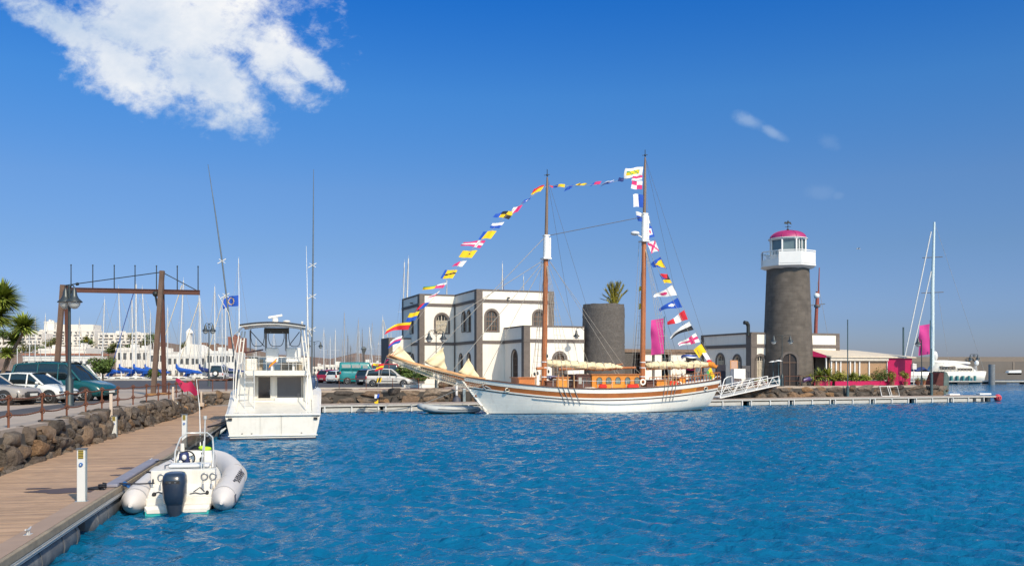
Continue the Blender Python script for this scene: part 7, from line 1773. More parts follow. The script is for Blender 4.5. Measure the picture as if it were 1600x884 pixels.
def schooner():
    t = thing('schooner', 'two-masted wooden schooner with white hull, varnished band and furled cream sails', 'schooner', S0, AL)
    ss = [i / 60 for i in range(61)]
    mb = MB(); rings = []
    for s in ss:
        zs = sheer(s); zz = [-.7, -.3, 0] + [zs * k / 10 for k in range(1, 11)]
        rings.append([hp(s, z, -1) for z in zz] + [hp(s, z, 1) for z in reversed(zz)])
    mb.loft(rings, caps=True, ring_closed=True); mb.build('hull', HULLW, t)
    # a low dark waterline
    def strip(name, za, zb, m_, out, s0=0.0, s1=1.0, sides=(-1, 1), parent=t, rel=True):
        mb = MB()
        for sd in sides:
            rs = []
            for s in [s0 + (s1 - s0) * k / 60 for k in range(61)]:
                zs = sheer(s); a = zs + za if rel else za; b = zs + zb if rel else zb
                rs.append([hp(s, a, sd, -.01), hp(s, a, sd, out), hp(s, b, sd, out), hp(s, b, sd, -.01)])
            mb.loft(rs, smooth=False)
        return mb.build(name, m_, parent)
    strip('boot_stripe', -.06, .07, M('boot_navy', (.03, .05, .10), .5), .008, rel=False)
    strip('cap_rail', -.01, .08, CAPW, .07); strip('upper_strake', -.29, -.012, WHS, .03)
    strip('varnished_band', -.62, -.29, VARN, .012); strip('lower_strake', -.73, -.62, WHS, .05); strip('dark_moulding', -.80, -.73, CAPW, .02)  # thin dark brown moulding below the lower strake
    strip('orange_panel', -.60, -.31, VARL, .016, .815, .885, (-1,))
    # rubbing strake lower down
    mb = MB(); rs = []
    for k in range(41):
        s = .20 + .66 * k / 40; z = 1.02 - .26 * math.sin(math.pi * (k / 40)) * 1 + (.10 * (k / 40)); z = .62 + .42 * abs(2 * (k / 40) - 1) ** 1.6 * (1.0 if k < 20 else .55)
        rs.append([hp(s, z, -1, -.01), hp(s, z, -1, .05), hp(s, z + .07, -1, .05), hp(s, z + .07, -1, -.01)])
    mb.loft(rs, smooth=False); mb.build('rubbing_strake', M('strake_grey', (.36, .38, .40), .6), t)
    # stem post
    mb = MB(); mb.loft([[hp(0, z, -1) + Vector((-.10, -.03, 0)), hp(0, z, 1) + Vector((-.10, .03, 0)), hp(0, z, 1) + Vector((.12, .03, 0)), hp(0, z, -1) + Vector((.12, -.03, 0))] for z in [-.5, 0, .5, 1, 1.5, 2, 2.3]], smooth=False); mb.build('stem', WHS, t)
    # deck
    mb = MB(); rs = [[hp(s, sheer(s) - .42, -1, -.05), hp(s, sheer(s) - .42, 1, -.05)] for s in ss]; mb.loft(rs, caps=False, ring_closed=False, smooth=False); mb.build('deck', M('teak_deck', (.30, .18, .10), .7, var=.2), t)
    # inner bulwark already the hull; portlights and hawse
    for px, py in ((783, 604.5), (1099, 611.5)):
        x = swx(px, -1.2); s = (x + 2.0) / 19.65; q = hp(min(max(s, 0), 1), sheer(s) - .5, -1, .06); mb = MB(); mb.tube([q + Vector((.14 * math.cos(a), 0, .12 * math.sin(a))) for a in [k * math.pi / 7 for k in range(14)]], .035, 6, closed=True); mb.mat(1); mb.ball(q + Vector((0, .03, 0)), (.09, .03, .08)); mb.build('hawse_ring', [M('brass_pale', (.62, .56, .44), .4, .4), DK], t)
    # anchor at the bow
    mb = MB(); q = hp(.06, 1.95, -1, .12); mb.tube([q, q + Vector((.7, -.02, -.28))], .045, 6); mb.tube([q + Vector((-.05, 0, .24)), q + Vector((-.16, 0, 0)), q + Vector((.05, 0, -.22))], .05, 6); mb.build('anchor', M('galvanised', (.32, .33, .34), .6, .5), t)
    mb = MB(); mb.tube([(-.1, -.15, .1), (-.55, -.12, .38), (-.35, -.1, .55), (-.75, -.05, .6)], .03, 6); mb.tube([(.1, -.25, .05), (-.3, -.3, .3), (-.7, -.15, .75)], .02, 6); mb.build('bobstay_tackle', ROPE, t)
    # bowsprit
    A, B = SP(742, 597), SP(604, 556.5); C = SP(820, 604)
    mb = MB(); mb.tube([C, A, A.lerp(B, .5) + Vector((0, 0, -.06)), B], [.17, .17, .13, .07], 12); mb.build('bowsprit', VARN, t)
    mb = MB(); mb.tube([A + Vector((.4, 0, -.12)), hp(0, 1.2, -1)], .09, 8); mb.build('dolphin_striker', VARN, t)
    # net under the bowsprit, hanging in a shallow trough
    NET = bpy.data.materials.new('bow_net'); NET.use_nodes = True; nt = NET.node_tree; nt.nodes.clear(); ou = nt.nodes.new('ShaderNodeOutputMaterial'); df = nt.nodes.new('ShaderNodeBsdfDiffuse'); df.inputs[0].default_value = (.62, .55, .44, 1); nt.links.new(df.outputs[0], ou.inputs[0])
    mb = MB(); n_ = 46; m_ = 12; gr = []
    for i in range(n_ + 1):
        u_ = i / n_; w = .15 + 1.25 * u_; row = []
        for j in range(m_ + 1):
            v_ = 2 * j / m_ - 1; p = B.lerp(A + Vector((.5, 0, 0)), u_); row.append(Vector((p.x, v_ * w, p.z - .08 - (.30 + .55 * u_) * math.sin(math.pi * u_) ** .5 * (1 - v_ * v_))))
        gr.append(row)
    for i in range(n_):
        for j in range(m_):
            mb.bar(gr[i][j], gr[i + 1][j], .016); mb.bar(gr[i][j], gr[i][j + 1], .016)
    mb.build('bow_net', NET, t)
    # jibs partly gathered on their stays
    def jib(tri, nm='jib', thick=.04, side_=0.0):
        a, b_, c = tri; mb = MB(); n = 10; vs = []
        for i in range(n + 1):
            for j in range(n + 1 - i):
                u_, v_ = i / n, j / n; p = a * (1 - u_ - v_) + b_ * u_ + c * v_; vs.append(p + Vector((0, .22 * math.sin(u_ * 6 + v_ * 3) * (1 - u_ - v_) + .1 * math.sin(v_ * 12), -.10 * math.sin(math.pi * u_) )))
        ix = {}; q = 0
        for i in range(n + 1):
            for j in range(n + 1 - i): ix[i, j] = q; q += 1
        fs = []
        for i in range(n):
            for j in range(n - i):
                fs.append((ix[i, j], ix[i + 1, j], ix[i, j + 1]))
                if i + j < n - 1: fs.append((ix[i + 1, j], ix[i + 1, j + 1], ix[i, j + 1]))
        mb.add(vs, fs, True); o = mb.build(nm, SAIL, t, fixn=False); sm_ = o.modifiers.new('thick', 'SOLIDIFY'); sm_.thickness = thick
    jib((SP(626, 540), SP(604, 556), SP(658, 575, -.2))); jib((SP(693, 543), SP(662, 565), SP(698, 578, .15))); jib((SP(733, 560), SP(716, 581), SP(749, 589, -.1)))
    # gathered sail bundles along the sprit
    mb = MB(); pts = [SP(px, py, -.16) for px, py in ((607, 553.5), (640, 567), (665, 573), (690, 579), (715, 585), (742, 592), (758, 592))]
    mb.tube(pts, [.05, .14, .10, .15, .12, .16, .1], 10); mb.build('gathered_sail', M('sail_orange_shade', (.50, .27, .12), .8, var=.35, scale=3, bump=.6, bscale=8), t)
    # masts
    def mast(px0, px1, ptop, pz0, pz1, nm):
        x0 = swx(px0); base = Vector((x0, 0, 1.2)); tx = swx(px1); top = Vector((tx, 0, swz(ptop, tx))); z0, z1 = swz(pz0, x0), swz(pz1, x0)
        f = lambda z: base.lerp(top, (z - base.z) / (top.z - base.z))
        mb = MB(); mb.tube([base, f((base.z + z0) / 2), f(z0)], [.20, .19, .165], 16); m_ = mb.build('mast', MASTM, t)
        mb = MB(); off_ = Vector((.0, 0, 0)); mb.tube([f(z0 + .1), f(z1), f(top.z - .8), top], [.13, .12, .09, .05], 12); mb.build('topmast', TOPM, m_)
        mb = MB(); mb.tube([f(z0), f(z1)], [.21, .20], 12); mb.tube([f(z0) + Vector((.25, -.1, .1)), f(z1) + Vector((.22, -.1, -.15))], .10, 8); mb.box(tuple(f(z0)), (.6, .7, .10)); mb.box(tuple(f(z1)), (.42, .4, .08)); mb.build('doubling', WHP, m_)
        mb = MB()
        for zz in (3.15, 3.55, 2.5): mb.tube([f(zz), f(zz + .07)], .225, 14)
        mb.build('mast_band', WHP, m_)
        mb = MB(); mb.cyl(top, top + Vector((0, 0, .55)), .025); mb.bar(top + Vector((-.22, 0, .12)), top + Vector((.2, 0, .2)), .04); mb.ball(top + Vector((0, 0, .15)), .08); mb.build('masthead_gear', IRON, m_)
        return f, z0, z1, top
    ff, fz0, fz1, ftop = mast(849.5, 855, 277, 404, 368, 'fore'); mf, mz0, mz1, mtop = mast(1003.5, 1008, 246, 377, 334, 'main')
    mb = MB(); c = mf(mz0 + .3) + Vector((-.75, 0, .25)); mb.ball(c, (.34, .3, .16), 14, 8); mb.bar(c, mf(mz0 + .2), .07); mb.build('radar', WHP, t)
    # booms with furled sails
    def boom(a, b, sa, sb, prof, nm):
        mb = MB(); mb.tube([a, b], [.10, .085], 10); mb.build('boom', VARN, t)
        n = 110; pts = []; r = []
        for i in range(n + 1):
            u_ = i / n; p = sa.lerp(sb, u_) + Vector((0, 0, .05 * math.sin(u_ * 9) * .4)); pts.append(p); r.append(interp(prof, u_) * (1 + .07 * math.sin(i * .5) + rnd.uniform(-.03, .03)))
        mb = MB(); mb.tube(pts, r, 20, flat=.8)
        mb.v = [tuple(Vector(v) + (Vector(v) - sa.lerp(sb, min(1, max(0, (v[0] - sa.x) / (sb.x - sa.x))))).normalized() * (noise.noise(Vector((v[0] * 1.3, v[1] * 6, v[2] * 9))) * .10 + noise.noise(Vector((v[0] * 5, v[1] * 9, v[2] * 14))) * .045)) for v in mb.v]
        o = mb.build('furled_sail', SAIL, t, fixn=False)
        for i in range(8, n, 12): mb = MB(); mb.tube([pts[i] - Vector((.02, 0, 0)), pts[i] + Vector((.02, 0, 0))], r[i] * 1.04, 12); mb.build('sail_tie', ROPE, o)
    boom(SP(873, 576.5, -.15), SP(993, 574), SP(853, 567.5), SP(973, 574.5), [(0, .20), (.06, .30), (.3, .33), (.6, .34), (.85, .26), (1, .10)], 'fore')
    boom(SP(1010, 576), SP(1121, 571.5), SP(1009, 571.5), SP(1108, 568.5), [(0, .14), (.06, .30), (.3, .34), (.6, .30), (.85, .26), (1, .12)], 'main')
    mb = MB(); mb.tube([SP(858, 563.5, .2), SP(880, 564.5, .2)], [.06, .05], 8); mb.tube([SP(963, 570, .1), SP(973, 568.5, .1)], .05, 8); mb.build('gaff', VARN, t)
    mb = MB(); mb.tube([SP(1105, 568, .05), SP(1113, 570, .0), SP(1119, 574)], [.2, .24, .1], 10); mb.build('orange_sail_cover', M('orange_canvas', (.62, .20, .015), .8, bump=.6, bscale=7), t)
    mb = MB(); mb.tube([SP(838, 575.5, -.6), SP(850, 575, -.6)], .10, 8); mb.tube([SP(877, 575.5, -1.2), SP(888, 576, -1.2)], .09, 8); mb.build('fife_bar', VARN, t)
    # deck houses
    def house(px0, px1, zt_py, y0, y1, m_, nm, roof=None, wins=0, base=None, over=.08):
        x0, x1 = swx(px0, y0), swx(px1, y0); zt = swz(zt_py, (x0 + x1) / 2, y0); zb = 1.15
        mb = MB(); mb.box2((x0, y0, zb), (x1, y1, zt)); h = mb.build(nm, m_, t, bevel=.02)
        if roof: mb = MB(); mb.box2((x0 - over, y0 - over, zt), (x1 + over, y1 + over, zt + .07)); mb.build('house_roof', roof, h)
        return x0, x1, zt, h
    x0, x1, zt, h = house(925, 999, 585.5, -1.25, 1.25, VARL, 'deckhouse', VARN)
    for px in (936.5, 951, 965.5, 980.5, 995.3):
        c = swx(px, -1.25); w = .40; zz = zt - .62
        pts = arch_pts(c, zz, w, .46, 8); mb = MB(); mb.extr([(a, -1.263, b) for a, b in pts], (0, .012, 0)); mb.build('window', M('cabin_glass', (.10, .14, .13), .08, var=.5, scale=2, spec=.8), h)
        mb = MB(); mb.tube([(a, -1.268, b) for a, b in pts], .02, 6, closed=True); mb.build('window_frame', DKWD, h)
    x0, x1, zt, h2 = house(902, 924.5, 586, -1.15, 1.15, DKWD, 'wheelhouse', DKWD)
    for k in range(3):
        c = x0 + (x1 - x0) * (.2 + .3 * k); mb = MB(); mb.box2((c - .12, -1.163, zt - .6), (c + .12, -1.152, zt - .15)); mb.build('window', M('cabin_glass_pale', (.30, .30, .27), .1, spec=.8) if k == 0 else M('cabin_glass_dark', (.04, .03, .03), .08, spec=.8), h2)
    house(811, 836, 590.5, -.8, .8, VARN, 'fore_hatch', VARN); house(870, 889, 590, -.7, .7, VARL, 'midship_locker', VARN); house(855, 869, 596, -.6, .6, DKWD, 'dark_locker', CAPW)
    house(1011, 1024, 598, -.8, .8, DKWD, 'companionway', DKWD); house(1026, 1043, 594.5, -.8, .8, VARL, 'aft_locker', VARN); house(1061, 1072, 590, -.5, .6, VARL, 'binnacle_box', VARN)
    house(1047, 1061, 596, -.7, .7, VARN, 'skylight', VARN)
    mb = MB(); mb.tube([SP(1061 + 4 * math.cos(a), 600 + 4 * math.sin(a), -.82) for a in [k * math.pi / 7 for k in range(14)]], .04, 6, closed=True); mb.mat(1); mb.ball(SP(1061, 600, -.80), (.14, .03, .15)); mb.build('porthole', [WHP, DK], t)
    mb = MB(); mb.extr([SP(858, 590, .1), SP(862, 586.5, .1), SP(880, 588.5, .1), SP(880, 592, .1), SP(866, 594, .1)], (0, .8, 0)); mb.build('raised_lid', M('blue_grey_lid', (.20, .20, .32), .4), t)
    for a, b_ in ((937.5, 947), (981.5, 997)):
        mb = MB(); mb.tube([SP(a, 605, -1.6), SP(a + 1.5, 603.5, -1.6), SP(b_ - 1.5, 603.5, -1.6), SP(b_, 605, -1.6)], [.12, .19, .19, .12], 10, flat=.9); mb.build('red_cover', M('red_canvas', (.60, .02, .01), .8, bump=.5, bscale=8), t)
    mb = MB(); mb.loft([[SP(px, 607, y) for y in (-1.7, -1.5, -1.1)] + [SP(px, pt, -1.3)] for px, pt in ((911, 606), (915, 604.8), (927, 604.6), (933, 606))]); mb.build('white_dinghy_cover', WHS, t)
    mb = MB(); mb.ball(SP(1067, 585, 0), (.13, .13, .16)); mb.ball(SP(918, 585, 0), (.10, .1, .10)); mb.build('binnacle', M('brass_pale', (.62, .56, .44)), t)
    for px, py, y in ((1004.5, 596.5, -.9),):
        mb = MB(); q = SP(px, py, y); mb.tube([q + Vector((.18 * math.cos(a), 0, .18 * math.sin(a))) for a in [k * math.pi / 8 for k in range(16)]], .055, 8, closed=True); mb.build('life_ring', WHS, t)
    for px in (1050, 1056): mb = MB(); q = SP(px, 599.5, -1.0); mb.tube([q + Vector((.15 * math.cos(a), 0, .18 * math.sin(a))) for a in [k * math.pi / 8 for k in range(16)]], .05, 8, closed=True); mb.build('red_life_ring', M('red_canvas', (.60, .02, .01)), t)
    # guard rail and turned stern rail
    mb = MB()
    for k in range(19):
        s = .30 + .50 * k / 18; q = hp(s, sheer(s) + .06, -1, -.05)
        if k % 2 == 0: mb.tube([q, q + Vector((0, 0, .50))], .018, 6)
    for hgt_ in (.50,): mb.tube([hp(.30 + .5 * k / 18, sheer(.30 + .5 * k / 18) + .06, -1, -.05) + Vector((0, 0, hgt_)) for k in range(19)], .016, 6)
    mb.build('guard_rail', M('stainless', (.62, .61, .58)), t)
    mb = MB(); rs = []
    for sd in (-1, 1):
        pr = []
        for k in range(15): s = .80 + .20 * k / 14; q = hp(s, sheer(s) + .06, sd, -.05); pr.append(q + Vector((0, 0, .45))); mb.tube([q, q + Vector((0, 0, .22)), q + Vector((0, 0, .45))], [.022, .045, .02], 6)
        mb.tube(pr, .035, 6)
    mb.tube([hp(1, sheer(1) + .51, -1, -.05), hp(1, sheer(1) + .51, 1, -.05)], .035, 6)
    mb.build('stern_rail', VARN, t)
    mb = MB(); mb.box2((swx(1075), .2, 1.9), (swx(1108), .9, 1.98)); mb.box2((swx(1078), .2, 1.5), (swx(1105), .3, 1.95)); mb.build('stern_bench', DKWD, t)
    # standing rigging
    def lines(nm, segs, r, m_, n=4):
        mb = MB()
        for a, b_ in segs: mb.tube([a, b_], r, n)
        mb.build(nm, m_, t)
    for (f, z0, pxs, nm) in ((ff, fz0, (871, 878, 885.5, 895), 'f'), (mf, mz0, (1037.5, 1043.5, 1050.5, 1056), 'm')):
        for sd in (-1, 1):
            lo = []
            for px in pxs:
                x = swx(px, -2.3); s = (x + 2.0) / 19.65; lo.append(hp(s, sheer(s) + .9, sd, .06)); q = hp(s, sheer(s) + .05, sd, .08); w = hp(s, sheer(s) - 1.1, sd, .07)
                mb = MB(); mb.tube([q, lo[-1]], [.05, .04], 6); mb.build('deadeye_tackle', M('tackle_wood', (.48, .27, .12), .6), t)
                mb = MB(); mb.tube([q, hp(s, sheer(s) - .45, sd, .06), w], .022, 6); mb.build('chainplate', M('galvanised', (.32, .33, .34)), t)
            tp = f(z0) ; mb = MB()
            for l in lo: mb.tube([l, tp], .014, 4)
            for k in range(1, 17):
                u_ = k / 18; pts = [l.lerp(tp, u_) for l in lo]; mb.tube(pts, .008, 4)
            mb.build('shroud', ROPED if sd > 0 else ROPE, t)
    fd = ff(fz0); ft_ = ff(fz1); md = mf(mz0); mt_ = mf(mz1); tip = B
    lines('forestay', [(fd, A.lerp(B, .96)), (ft_, A.lerp(B, .62)), (fd, A.lerp(B, .30)), (fd, A + Vector((.4, 0, 0)))], .020, ROPE)
    lines('triatic_stay', [(ff(fz1) + Vector((.1, 0, 0)), mf(mz1 - .2))], .022, ROPED)
    lines('backstay', [(mtop, hp(.98, sheer(.98) + .1, -1)), (mtop, hp(.98, sheer(.98) + .1, 1)), (ftop, hp(.52, sheer(.52), -1)), (ftop, hp(.52, sheer(.52), 1)), (md, hp(.94, sheer(.94), 1))], .010, ROPED)
    lines('running_rigging', [(fd + Vector((.1, 0, 0)), SP(975, 572)), (fd + Vector((.15, -.1, 0)), SP(965, 576, -.3)), (SP(958, 576), SP(973, 606, -.8)), (SP(961, 576), SP(985, 606, -.3)), (SP(920, 568), fd), (SP(992, 575), mf(2.6)), (md, SP(1100, 568)), (SP(1092, 570), SP(1104, 600, .4)), (SP(1096, 570), SP(1082, 604, -.4)), (SP(1092, 570), SP(1090, 600, .6)), (ff(fz0 - .2) + Vector((-.2, 0, 0)), SP(838, 604, -.5)), (ff(fz0 - .2) + Vector((-.25, .2, 0)), SP(833, 604, .5)), (ff(6), SP(857, 600, -.5)), (md + Vector((-.2, 0, 0)), SP(990, 604, -.5)), (md + Vector((-.3, .2, 0)), SP(986, 600, .9))], .014, ROPE)
    mb = MB()
    for px, py, y in ((855, 556, -.2), (840, 583, -.4), (835, 584, -.4), (857, 580, 0)): q = SP(px, py, y); mb.ball(q, (.08, .06, .13))
    mb.build('pulley_block', IRON, t)
    # wooden gallows holding the boom end and aft ropes
    mb = MB(); 
    for px in (1086, 1096): mb.tube([SP(px, 572, .0), SP(px - 2, 606, -.4)], .035, 6)
    mb.build('boom_crutch', VARN, t)
    # dressing lines the flags hang on
    K = dict(bow=(SP(604, 557), SP(612, 545)), )
    return t, B, ftop, mtop
sch, TIPL, FTOP, MTOP = schooner()
STERN = SP(1119, 567)
segs_ = [[SP(605, 556), SP(615, 545), SP(642, 513), SP(700, 434), SP(742, 385), SP(800, 329), SP(854, 291)], [SP(855, 290), SP(900, 291), SP(945, 287.5), SP(985, 278), SP(1006, 271)], [SP(1008, 250), SP(1012, 330), SP(1027, 390), SP(1048, 440), SP(1078, 500), SP(1103, 545), SP(1115, 570)], [SP(604, 557), SP(598, 575), SP(591, 600), SP(590, 640)]]
for sg in segs_: mb = MB(); mb.tube(sg, .010, 4); mb.build('dressing_line', ROPE, sch)
def W_(px, py): return s2w(SP(px, py))
FP_ = 44.0   # pixels per metre near the schooner, roughly F / 63
def sf(label, ax, ay, bx, by, tx, ty, fn, cols, taper=0.0, droop=.08, wave=.10, seed=None, dy=-.25, **k):
    """hoist from pixel a to pixel b, free edge centred on pixel t"""
    A, B = W_(ax, ay), W_(bx, by); Yc = (A.y + B.y) / 2; T = P(tx, Yc, Zp(ty, Yc)); c = (A + B) / 2
    fly = T - c; fly.z += droop * fly.length; fly.y += dy
    flag(label, A, B, fly * 1.06, fn, cols, droop, taper, wave, seed if seed is not None else rnd.uniform(0, 9), **k)
hz2 = lambda a, b: (lambda u_, v_: a if v_ < .5 else b)
vt2 = lambda a, b, f=.5: (lambda u_, v_: a if u_ < f else b)
def solid(a): return lambda u_, v_: a
def cross(bgc, c, w=.14): return lambda u_, v_: c if abs(v_ - .5) < w or abs(u_ - .32) < w * .7 else bgc
def salt(bgc, c): return lambda u_, v_: c if min(abs(u_ - v_), abs(u_ - (1 - v_))) < .14 else bgc
def dot(bgc, c, r=.2, cu_=.38): return lambda u_, v_: c if (u_ - cu_) ** 2 * 1.6 + (v_ - .5) ** 2 < r * r else bgc
def st3(a, b, c): return lambda u_, v_: a if v_ < .33 else b if v_ < .66 else c
def v3(a, b, c): return lambda u_, v_: a if u_ < .34 else b if u_ < .68 else c
def diag(a, b): return lambda u_, v_: a if int((u_ + v_) * 3.2) % 2 == 0 else b
# hanging below the bowsprit tip
sf('yellow and red flag just under the bowsprit tip', 600, 571, 598, 577, 588, 576, hz2('y', 'r'), 'yr')
sf('yellow and orange flag above the silver people carrier', 601, 568, 600, 571, 583, 570, vt2('r', 'y'), 'ry')
sf('yellow and black striped flag in front of the silver people carrier', 597, 590, 595, 597, 588, 594, lambda u_, v_: 'y' if int(u_ * 4) % 2 == 0 else 'k', 'yk')
sf('blue and white flag low before the boulder wall', 593, 615, 592, 621, 586, 619, vt2('b', 'w'), 'bw')
sf('small yellow pennant lowest on the line before the boulders', 591, 624, 591, 630, 586, 629, solid('y'), 'y', taper=.7)
# bow to foremast
sf('small crimson flag lowest on the line at the bowsprit tip', 620, 545, 612, 556, 606, 563, solid('p'), 'p')
sf('white flag with blue edge and crimson stripe near the bowsprit tip', 629, 524, 625, 535, 608, 538, st3('w', 'p', 'b'), 'wpb', wave=.12)
sf('largest flag of the bow line, yellow over red, left of the white building', 643, 503, 638, 515, 603, 517, lambda u_, v_: 'y' if v_ < .36 else 'r', 'yro', taper=.3, wave=.13, droop=.2, seed=2)
sf('blue and yellow flag at the corner of the white building', 656, 486, 649, 500, 638, 497, hz2('y', 'b'), 'yb', wave=.12)
sf('blue and red flag before the cornice of the white building', 672, 471, 663, 481, 650, 483, vt2('b', 'r', .45), 'br')
sf('thin white and crimson pennant below the green-yellow one', 688, 454, 680, 462, 668, 467, hz2('w', 'p'), 'wp', taper=.8)
sf('pennant crimson at the hoist and olive at its tip', 698, 442, 692, 450, 662, 452, lambda u_, v_: 'w' if u_ < .42 and v_ < .35 else 'p' if u_ < .45 else 'y' if v_ > .3 else 'g', 'wpyg', taper=.5, droop=.15)
sf('yellow flag with black and blue tail above the building roof', 715, 422, 707, 435, 692, 429, lambda u_, v_: 'b' if u_ > .75 else 'k' if abs(v_ - .35 - u_ * .3) < .1 else 'y', 'ybk')
sf('crimson and white pennant just above the yellow flag with blue tail', 730, 407, 722, 417, 708, 414, vt2('w', 'p', .45), 'wp', taper=.6)
sf('plain yellow flag in the middle of the bow line', 746, 391, 737, 403, 721, 398, dot('y', 'k', .10), 'yk', taper=.2)
sf('crimson pennant with white cross in the middle of the bow line', 759, 376, 750, 388, 723, 381, lambda u_, v_: 'w' if abs(v_ - .5) < .12 or abs(u_ - .25) < .07 else 'p', 'wp', taper=.6, wave=.14)
sf('yellow flag with blue tip above the crimson cross pennant', 776, 361, 767, 373, 752, 368, vt2('y', 'b', .72), 'yb')
sf('blue and white flag above the yellow one with blue tip', 788, 347, 780, 357, 767, 354, hz2('w', 'b'), 'wb', taper=.3)
sf('yellow and black chequered flag with long blue tail', 804, 331, 795, 343, 771, 336, lambda u_, v_: 'b' if u_ > .58 else ('y' if (u_ < .3) == (v_ < .5) else 'k'), 'ybk', taper=.5)
sf('white and crimson flag right above the chequered one', 817, 320, 809, 331, 799, 331, vt2('p', 'w', .6), 'pw')
sf('blue flag with white dots near the foremast top', 832, 307, 825, 314, 816, 318, dot('b', 'w', .2), 'bw')
sf('red and yellow flag touching the foremast top', 851, 289, 845, 299, 831, 301, lambda u_, v_: 'r' if v_ < .2 + u_ * .5 else 'y', 'ry', droop=.15)
# between the masts
sf('long red and blue pennant just right of the foremast top', 883, 288, 882, 293, 857, 292, lambda u_, v_: 'y' if u_ < .4 else 'b' if u_ < .75 else 'r', 'ybr', taper=.5, droop=.05)
sf('blue flag hanging second right of the foremast', 896, 288, 893, 294, 883, 298, solid('b'), 'b', wave=.15)
sf('yellow flag hanging on the line between the masts', 918, 287, 912, 290, 901, 289, solid('y'), 'y', wave=.16)
sf('red and blue pennant halfway between the mastheads', 940, 283, 937, 288, 921, 290, vt2('p', 'b', .55), 'pb', taper=.3)
sf('blue and yellow flag with white edge right of the red-blue pennant', 960, 281, 955, 286, 939, 291, lambda u_, v_: 'w' if v_ < .2 else 'n' if u_ > .3 else 'b', 'wnb', wave=.14)
sf('small dark blue flag left of the large municipal flag', 975, 278, 974, 284, 966, 282, solid('n'), 'n')
# large flag at the mainmast
def muni(u_, v_):
    if .2 < u_ < .9 and .28 < v_ < .72: return 'g' if (int(u_ * 9) + int(v_ * 7)) % 3 == 0 else 'y'
    return 'w'
sf('largest flag at the mainmast, white with green and yellow emblem', 1005, 261, 1003, 276, 976, 272, muni, 'wyg', seed=3, wave=.08)
sf('crimson flag tucked under the large white emblem flag', 1004, 274, 1003, 281, 987, 281, hz2('p', 'w'), 'pw')
sf('white and crimson quartered flag at the mainmast', 1004, 283, 1003, 296, 986, 290, lambda u_, v_: 'p' if (u_ < .5) != (v_ < .5) else 'w', 'pw', wave=.07)
sf('blue and white flag on the upper mainmast', 1007, 305, 1008, 325, 988, 314, vt2('b', 'w', .5), 'bw', wave=.07)
sf('white flag with blue patch by the white mainmast collar', 1012, 334, 1016, 349, 995, 340, lambda u_, v_: 'b' if u_ > .6 and v_ > .4 else 'w', 'wb', wave=.07)
# mainmast to stern
def wflag(u_, v_):
    e = min(u_, 1 - u_, v_, 1 - v_); return 'b' if e < .2 else 'w' if e < .38 else 'p'
sf('blue bordered flag with white and crimson centre', 1018, 353, 1023, 370, 1010, 364, wflag, 'bwp', wave=.05)
sf('white flag with crimson saltire', 1024, 376, 1030, 392, 1014, 388, salt('w', 'p'), 'wp', wave=.06)
sf('blue flag with large yellow triangle', 1032, 401, 1042, 420, 1018, 415, lambda u_, v_: 'y' if v_ > .22 and v_ < .92 and u_ < .14 + .62 * (1 - abs(v_ - .6) * 1.6) and u_ > .06 else 'b', 'yb', taper=.7, wave=.05)
sf('small four-coloured flag, red blue and yellow', 1043, 428, 1050, 442, 1033, 436, lambda u_, v_: 'r' if v_ < .5 and abs(u_ - .5) < .5 - v_ * .7 else 'y' if v_ > .62 else 'b' if u_ > .6 else 'k', 'rybk', wave=.06)
sf('long white pennant with red dot', 1051, 445, 1058, 461, 1019, 466, dot('w', 'p', .2, .5), 'wp', taper=.85, wave=.05, droop=.1)
sf('long blue pennant with white dot', 1059, 465, 1066, 480, 1030, 485, dot('b', 'w', .2, .45), 'bw', taper=.8, wave=.05, droop=.1)
sf('red and white banded pennant', 1069, 484, 1075, 499, 1043, 507, v3('r', 'w', 'r'), 'rw', taper=.7, wave=.05, droop=.1)
sf('white over black pennant', 1077, 502, 1084, 515, 1047, 527, hz2('w', 'k'), 'wk', taper=.8, wave=.07, droop=.14)
sf('white pennant with crimson cross low near the stern', 1087, 520, 1094, 534, 1058, 541, cross('w', 'p', .12), 'wp', taper=.75, wave=.05, droop=.1)
sf('plain bright yellow flag above the stern', 1096, 537, 1104, 550, 1087, 552, solid('y'), 'y', wave=.08, droop=.1)
sf('blue and white flag behind the yellow stern flag', 1090, 554, 1090, 559, 1066, 558, hz2('b', 'w'), 'bw', wave=.1, dy=.6)
sf('white and pink flag lowest of the stern line', 1104, 551, 1113, 565, 1100, 558, lambda u_, v_: 'r' if v_ > .75 else 'w', 'wr', wave=.06)
sf('crimson cloth drooping under the after boom', 1089, 573, 1084, 578, 1066, 576, solid('p'), 'p', wave=.12, dy=.5)
sf('yellow and green ensign hanging over the stern rail', 1110, 573, 1104, 582, 1113, 594, lambda u_, v_: 'g' if v_ > .6 else 'y', 'yg', wave=.12, droop=.3)
sf('upper yellow flag against the mainmast', 1008, 447, 1008, 454, 999, 450, solid('y'), 'y', dy=.6)
sf('lower yellow flag against the mainmast', 1009, 474, 1009, 483, 999, 478, solid('y'), 'y', dy=.6)
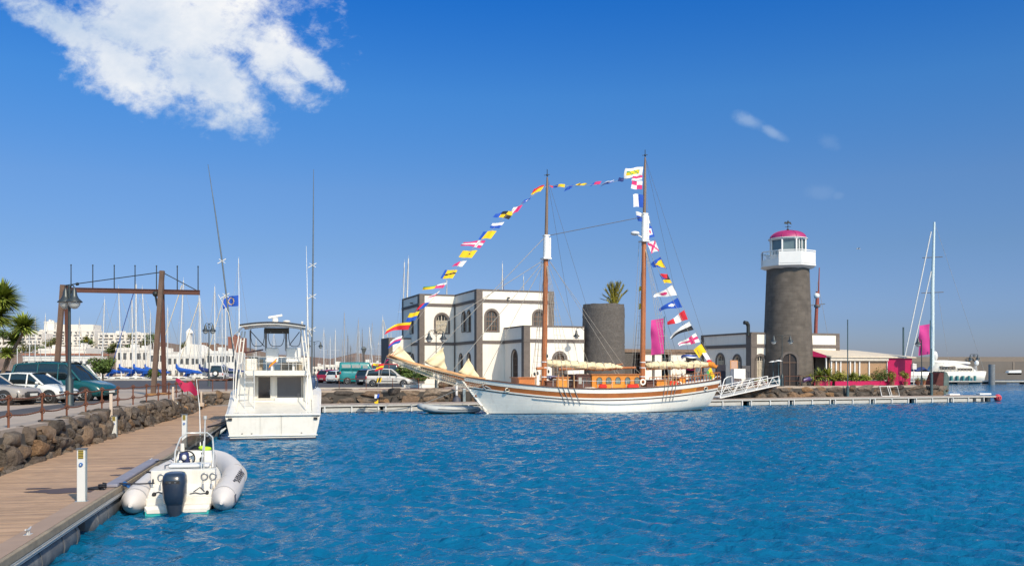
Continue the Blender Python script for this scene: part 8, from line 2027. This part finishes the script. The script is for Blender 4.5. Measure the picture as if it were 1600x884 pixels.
# tender by the bow
p = P(702, 62.2, 0); t = thing('dinghy', 'grey inflatable dinghy lying between the far pontoon and the schooner bow', 'dinghy', (p.x, p.y, 0), AL)
DGT = M('dinghy_grey', (.40, .41, .41), .5, var=.06, dirt=(.3, .29, .27), dscale=2)
mb = MB(); L_ = 4.1
mb.tube([(2.1, -.62, .28), (1.9, -.64, .28), (0, -.70, .30), (-1.2, -.62, .36), (-1.9, -.34, .48), (-2.1, 0, .54), (-1.9, .34, .48), (-1.2, .62, .36), (0, .70, .30), (1.9, .64, .28), (2.1, .62, .28)], [.06, .20, .23, .23, .21, .20, .21, .23, .23, .20, .06], 16); mb.build('tube', DGT, t, fixn=False)
mb = MB(); mb.loft([[Vector((x, -w, .22 + s_)), Vector((x, 0, -.1 + s_ * 1.2)), Vector((x, w, .22 + s_))] for x, w, s_ in ((1.8, .62, 0), (0, .64, 0), (-1.2, .5, .08), (-1.9, .1, .25))]); mb.build('hull', WHITE(), t)
mb = MB(); mb.box((.5, 0, .36), (.3, 1.2, .05)); mb.build('seat', DGT, t); mb = MB()
mb.tube([(-1.9, -.55, .46), (-1.0, -.85, .36), (0, -.935, .31), (1.7, -.86, .29)], .03, 6); mb.build('rubbing_strip', M('dinghy_dark', (.13, .13, .14), .6), t)
p = P(709, 60.9, 0)
p = line_at(713.5, WALL0 - V * .7); t = thing('post', 'white post with dark foot behind the grey dinghy', 'post', (p.x, p.y, DZ)); mb = MB(); mb.cyl((0, 0, .2), (0, 0, Zp(597, p.y) - DZ), .09, .09, 10); mb.build('shaft', WHP, t); mb = MB(); mb.lathe([(.35, 0), (.3, .25), (.12, .4), (.09, .5)], n=14); mb.build('foot', M('dark_foot', (.06, .06, .08), .6), t)
p = line_at(725, WALL0 - V * .6); t = MB().box((0, 0, .5), (.22, .2, 1.0)).build('service_pedestal', PS, loc=(p.x, p.y, DZ), rz=AL, bevel=.015); tag(t, 'small grey pedestal on the far pontoon behind the schooner bow', 'pedestal')
# mooring rope from the far pontoon to the bow
a = P(530, 64.6, .62); b_ = s2w(SP(735, 600, -.2)); mb = MB(); mb.tube([a.lerp(b_, k / 14) - Vector((0, 0, 1.2 * math.sin(math.pi * k / 14) * (1 - .3 * k / 14))) for k in range(15)], .03, 6); tag(mb.build('mooring_rope', ROPE), 'long sagging rope from the far pontoon to the schooner bow', 'rope')
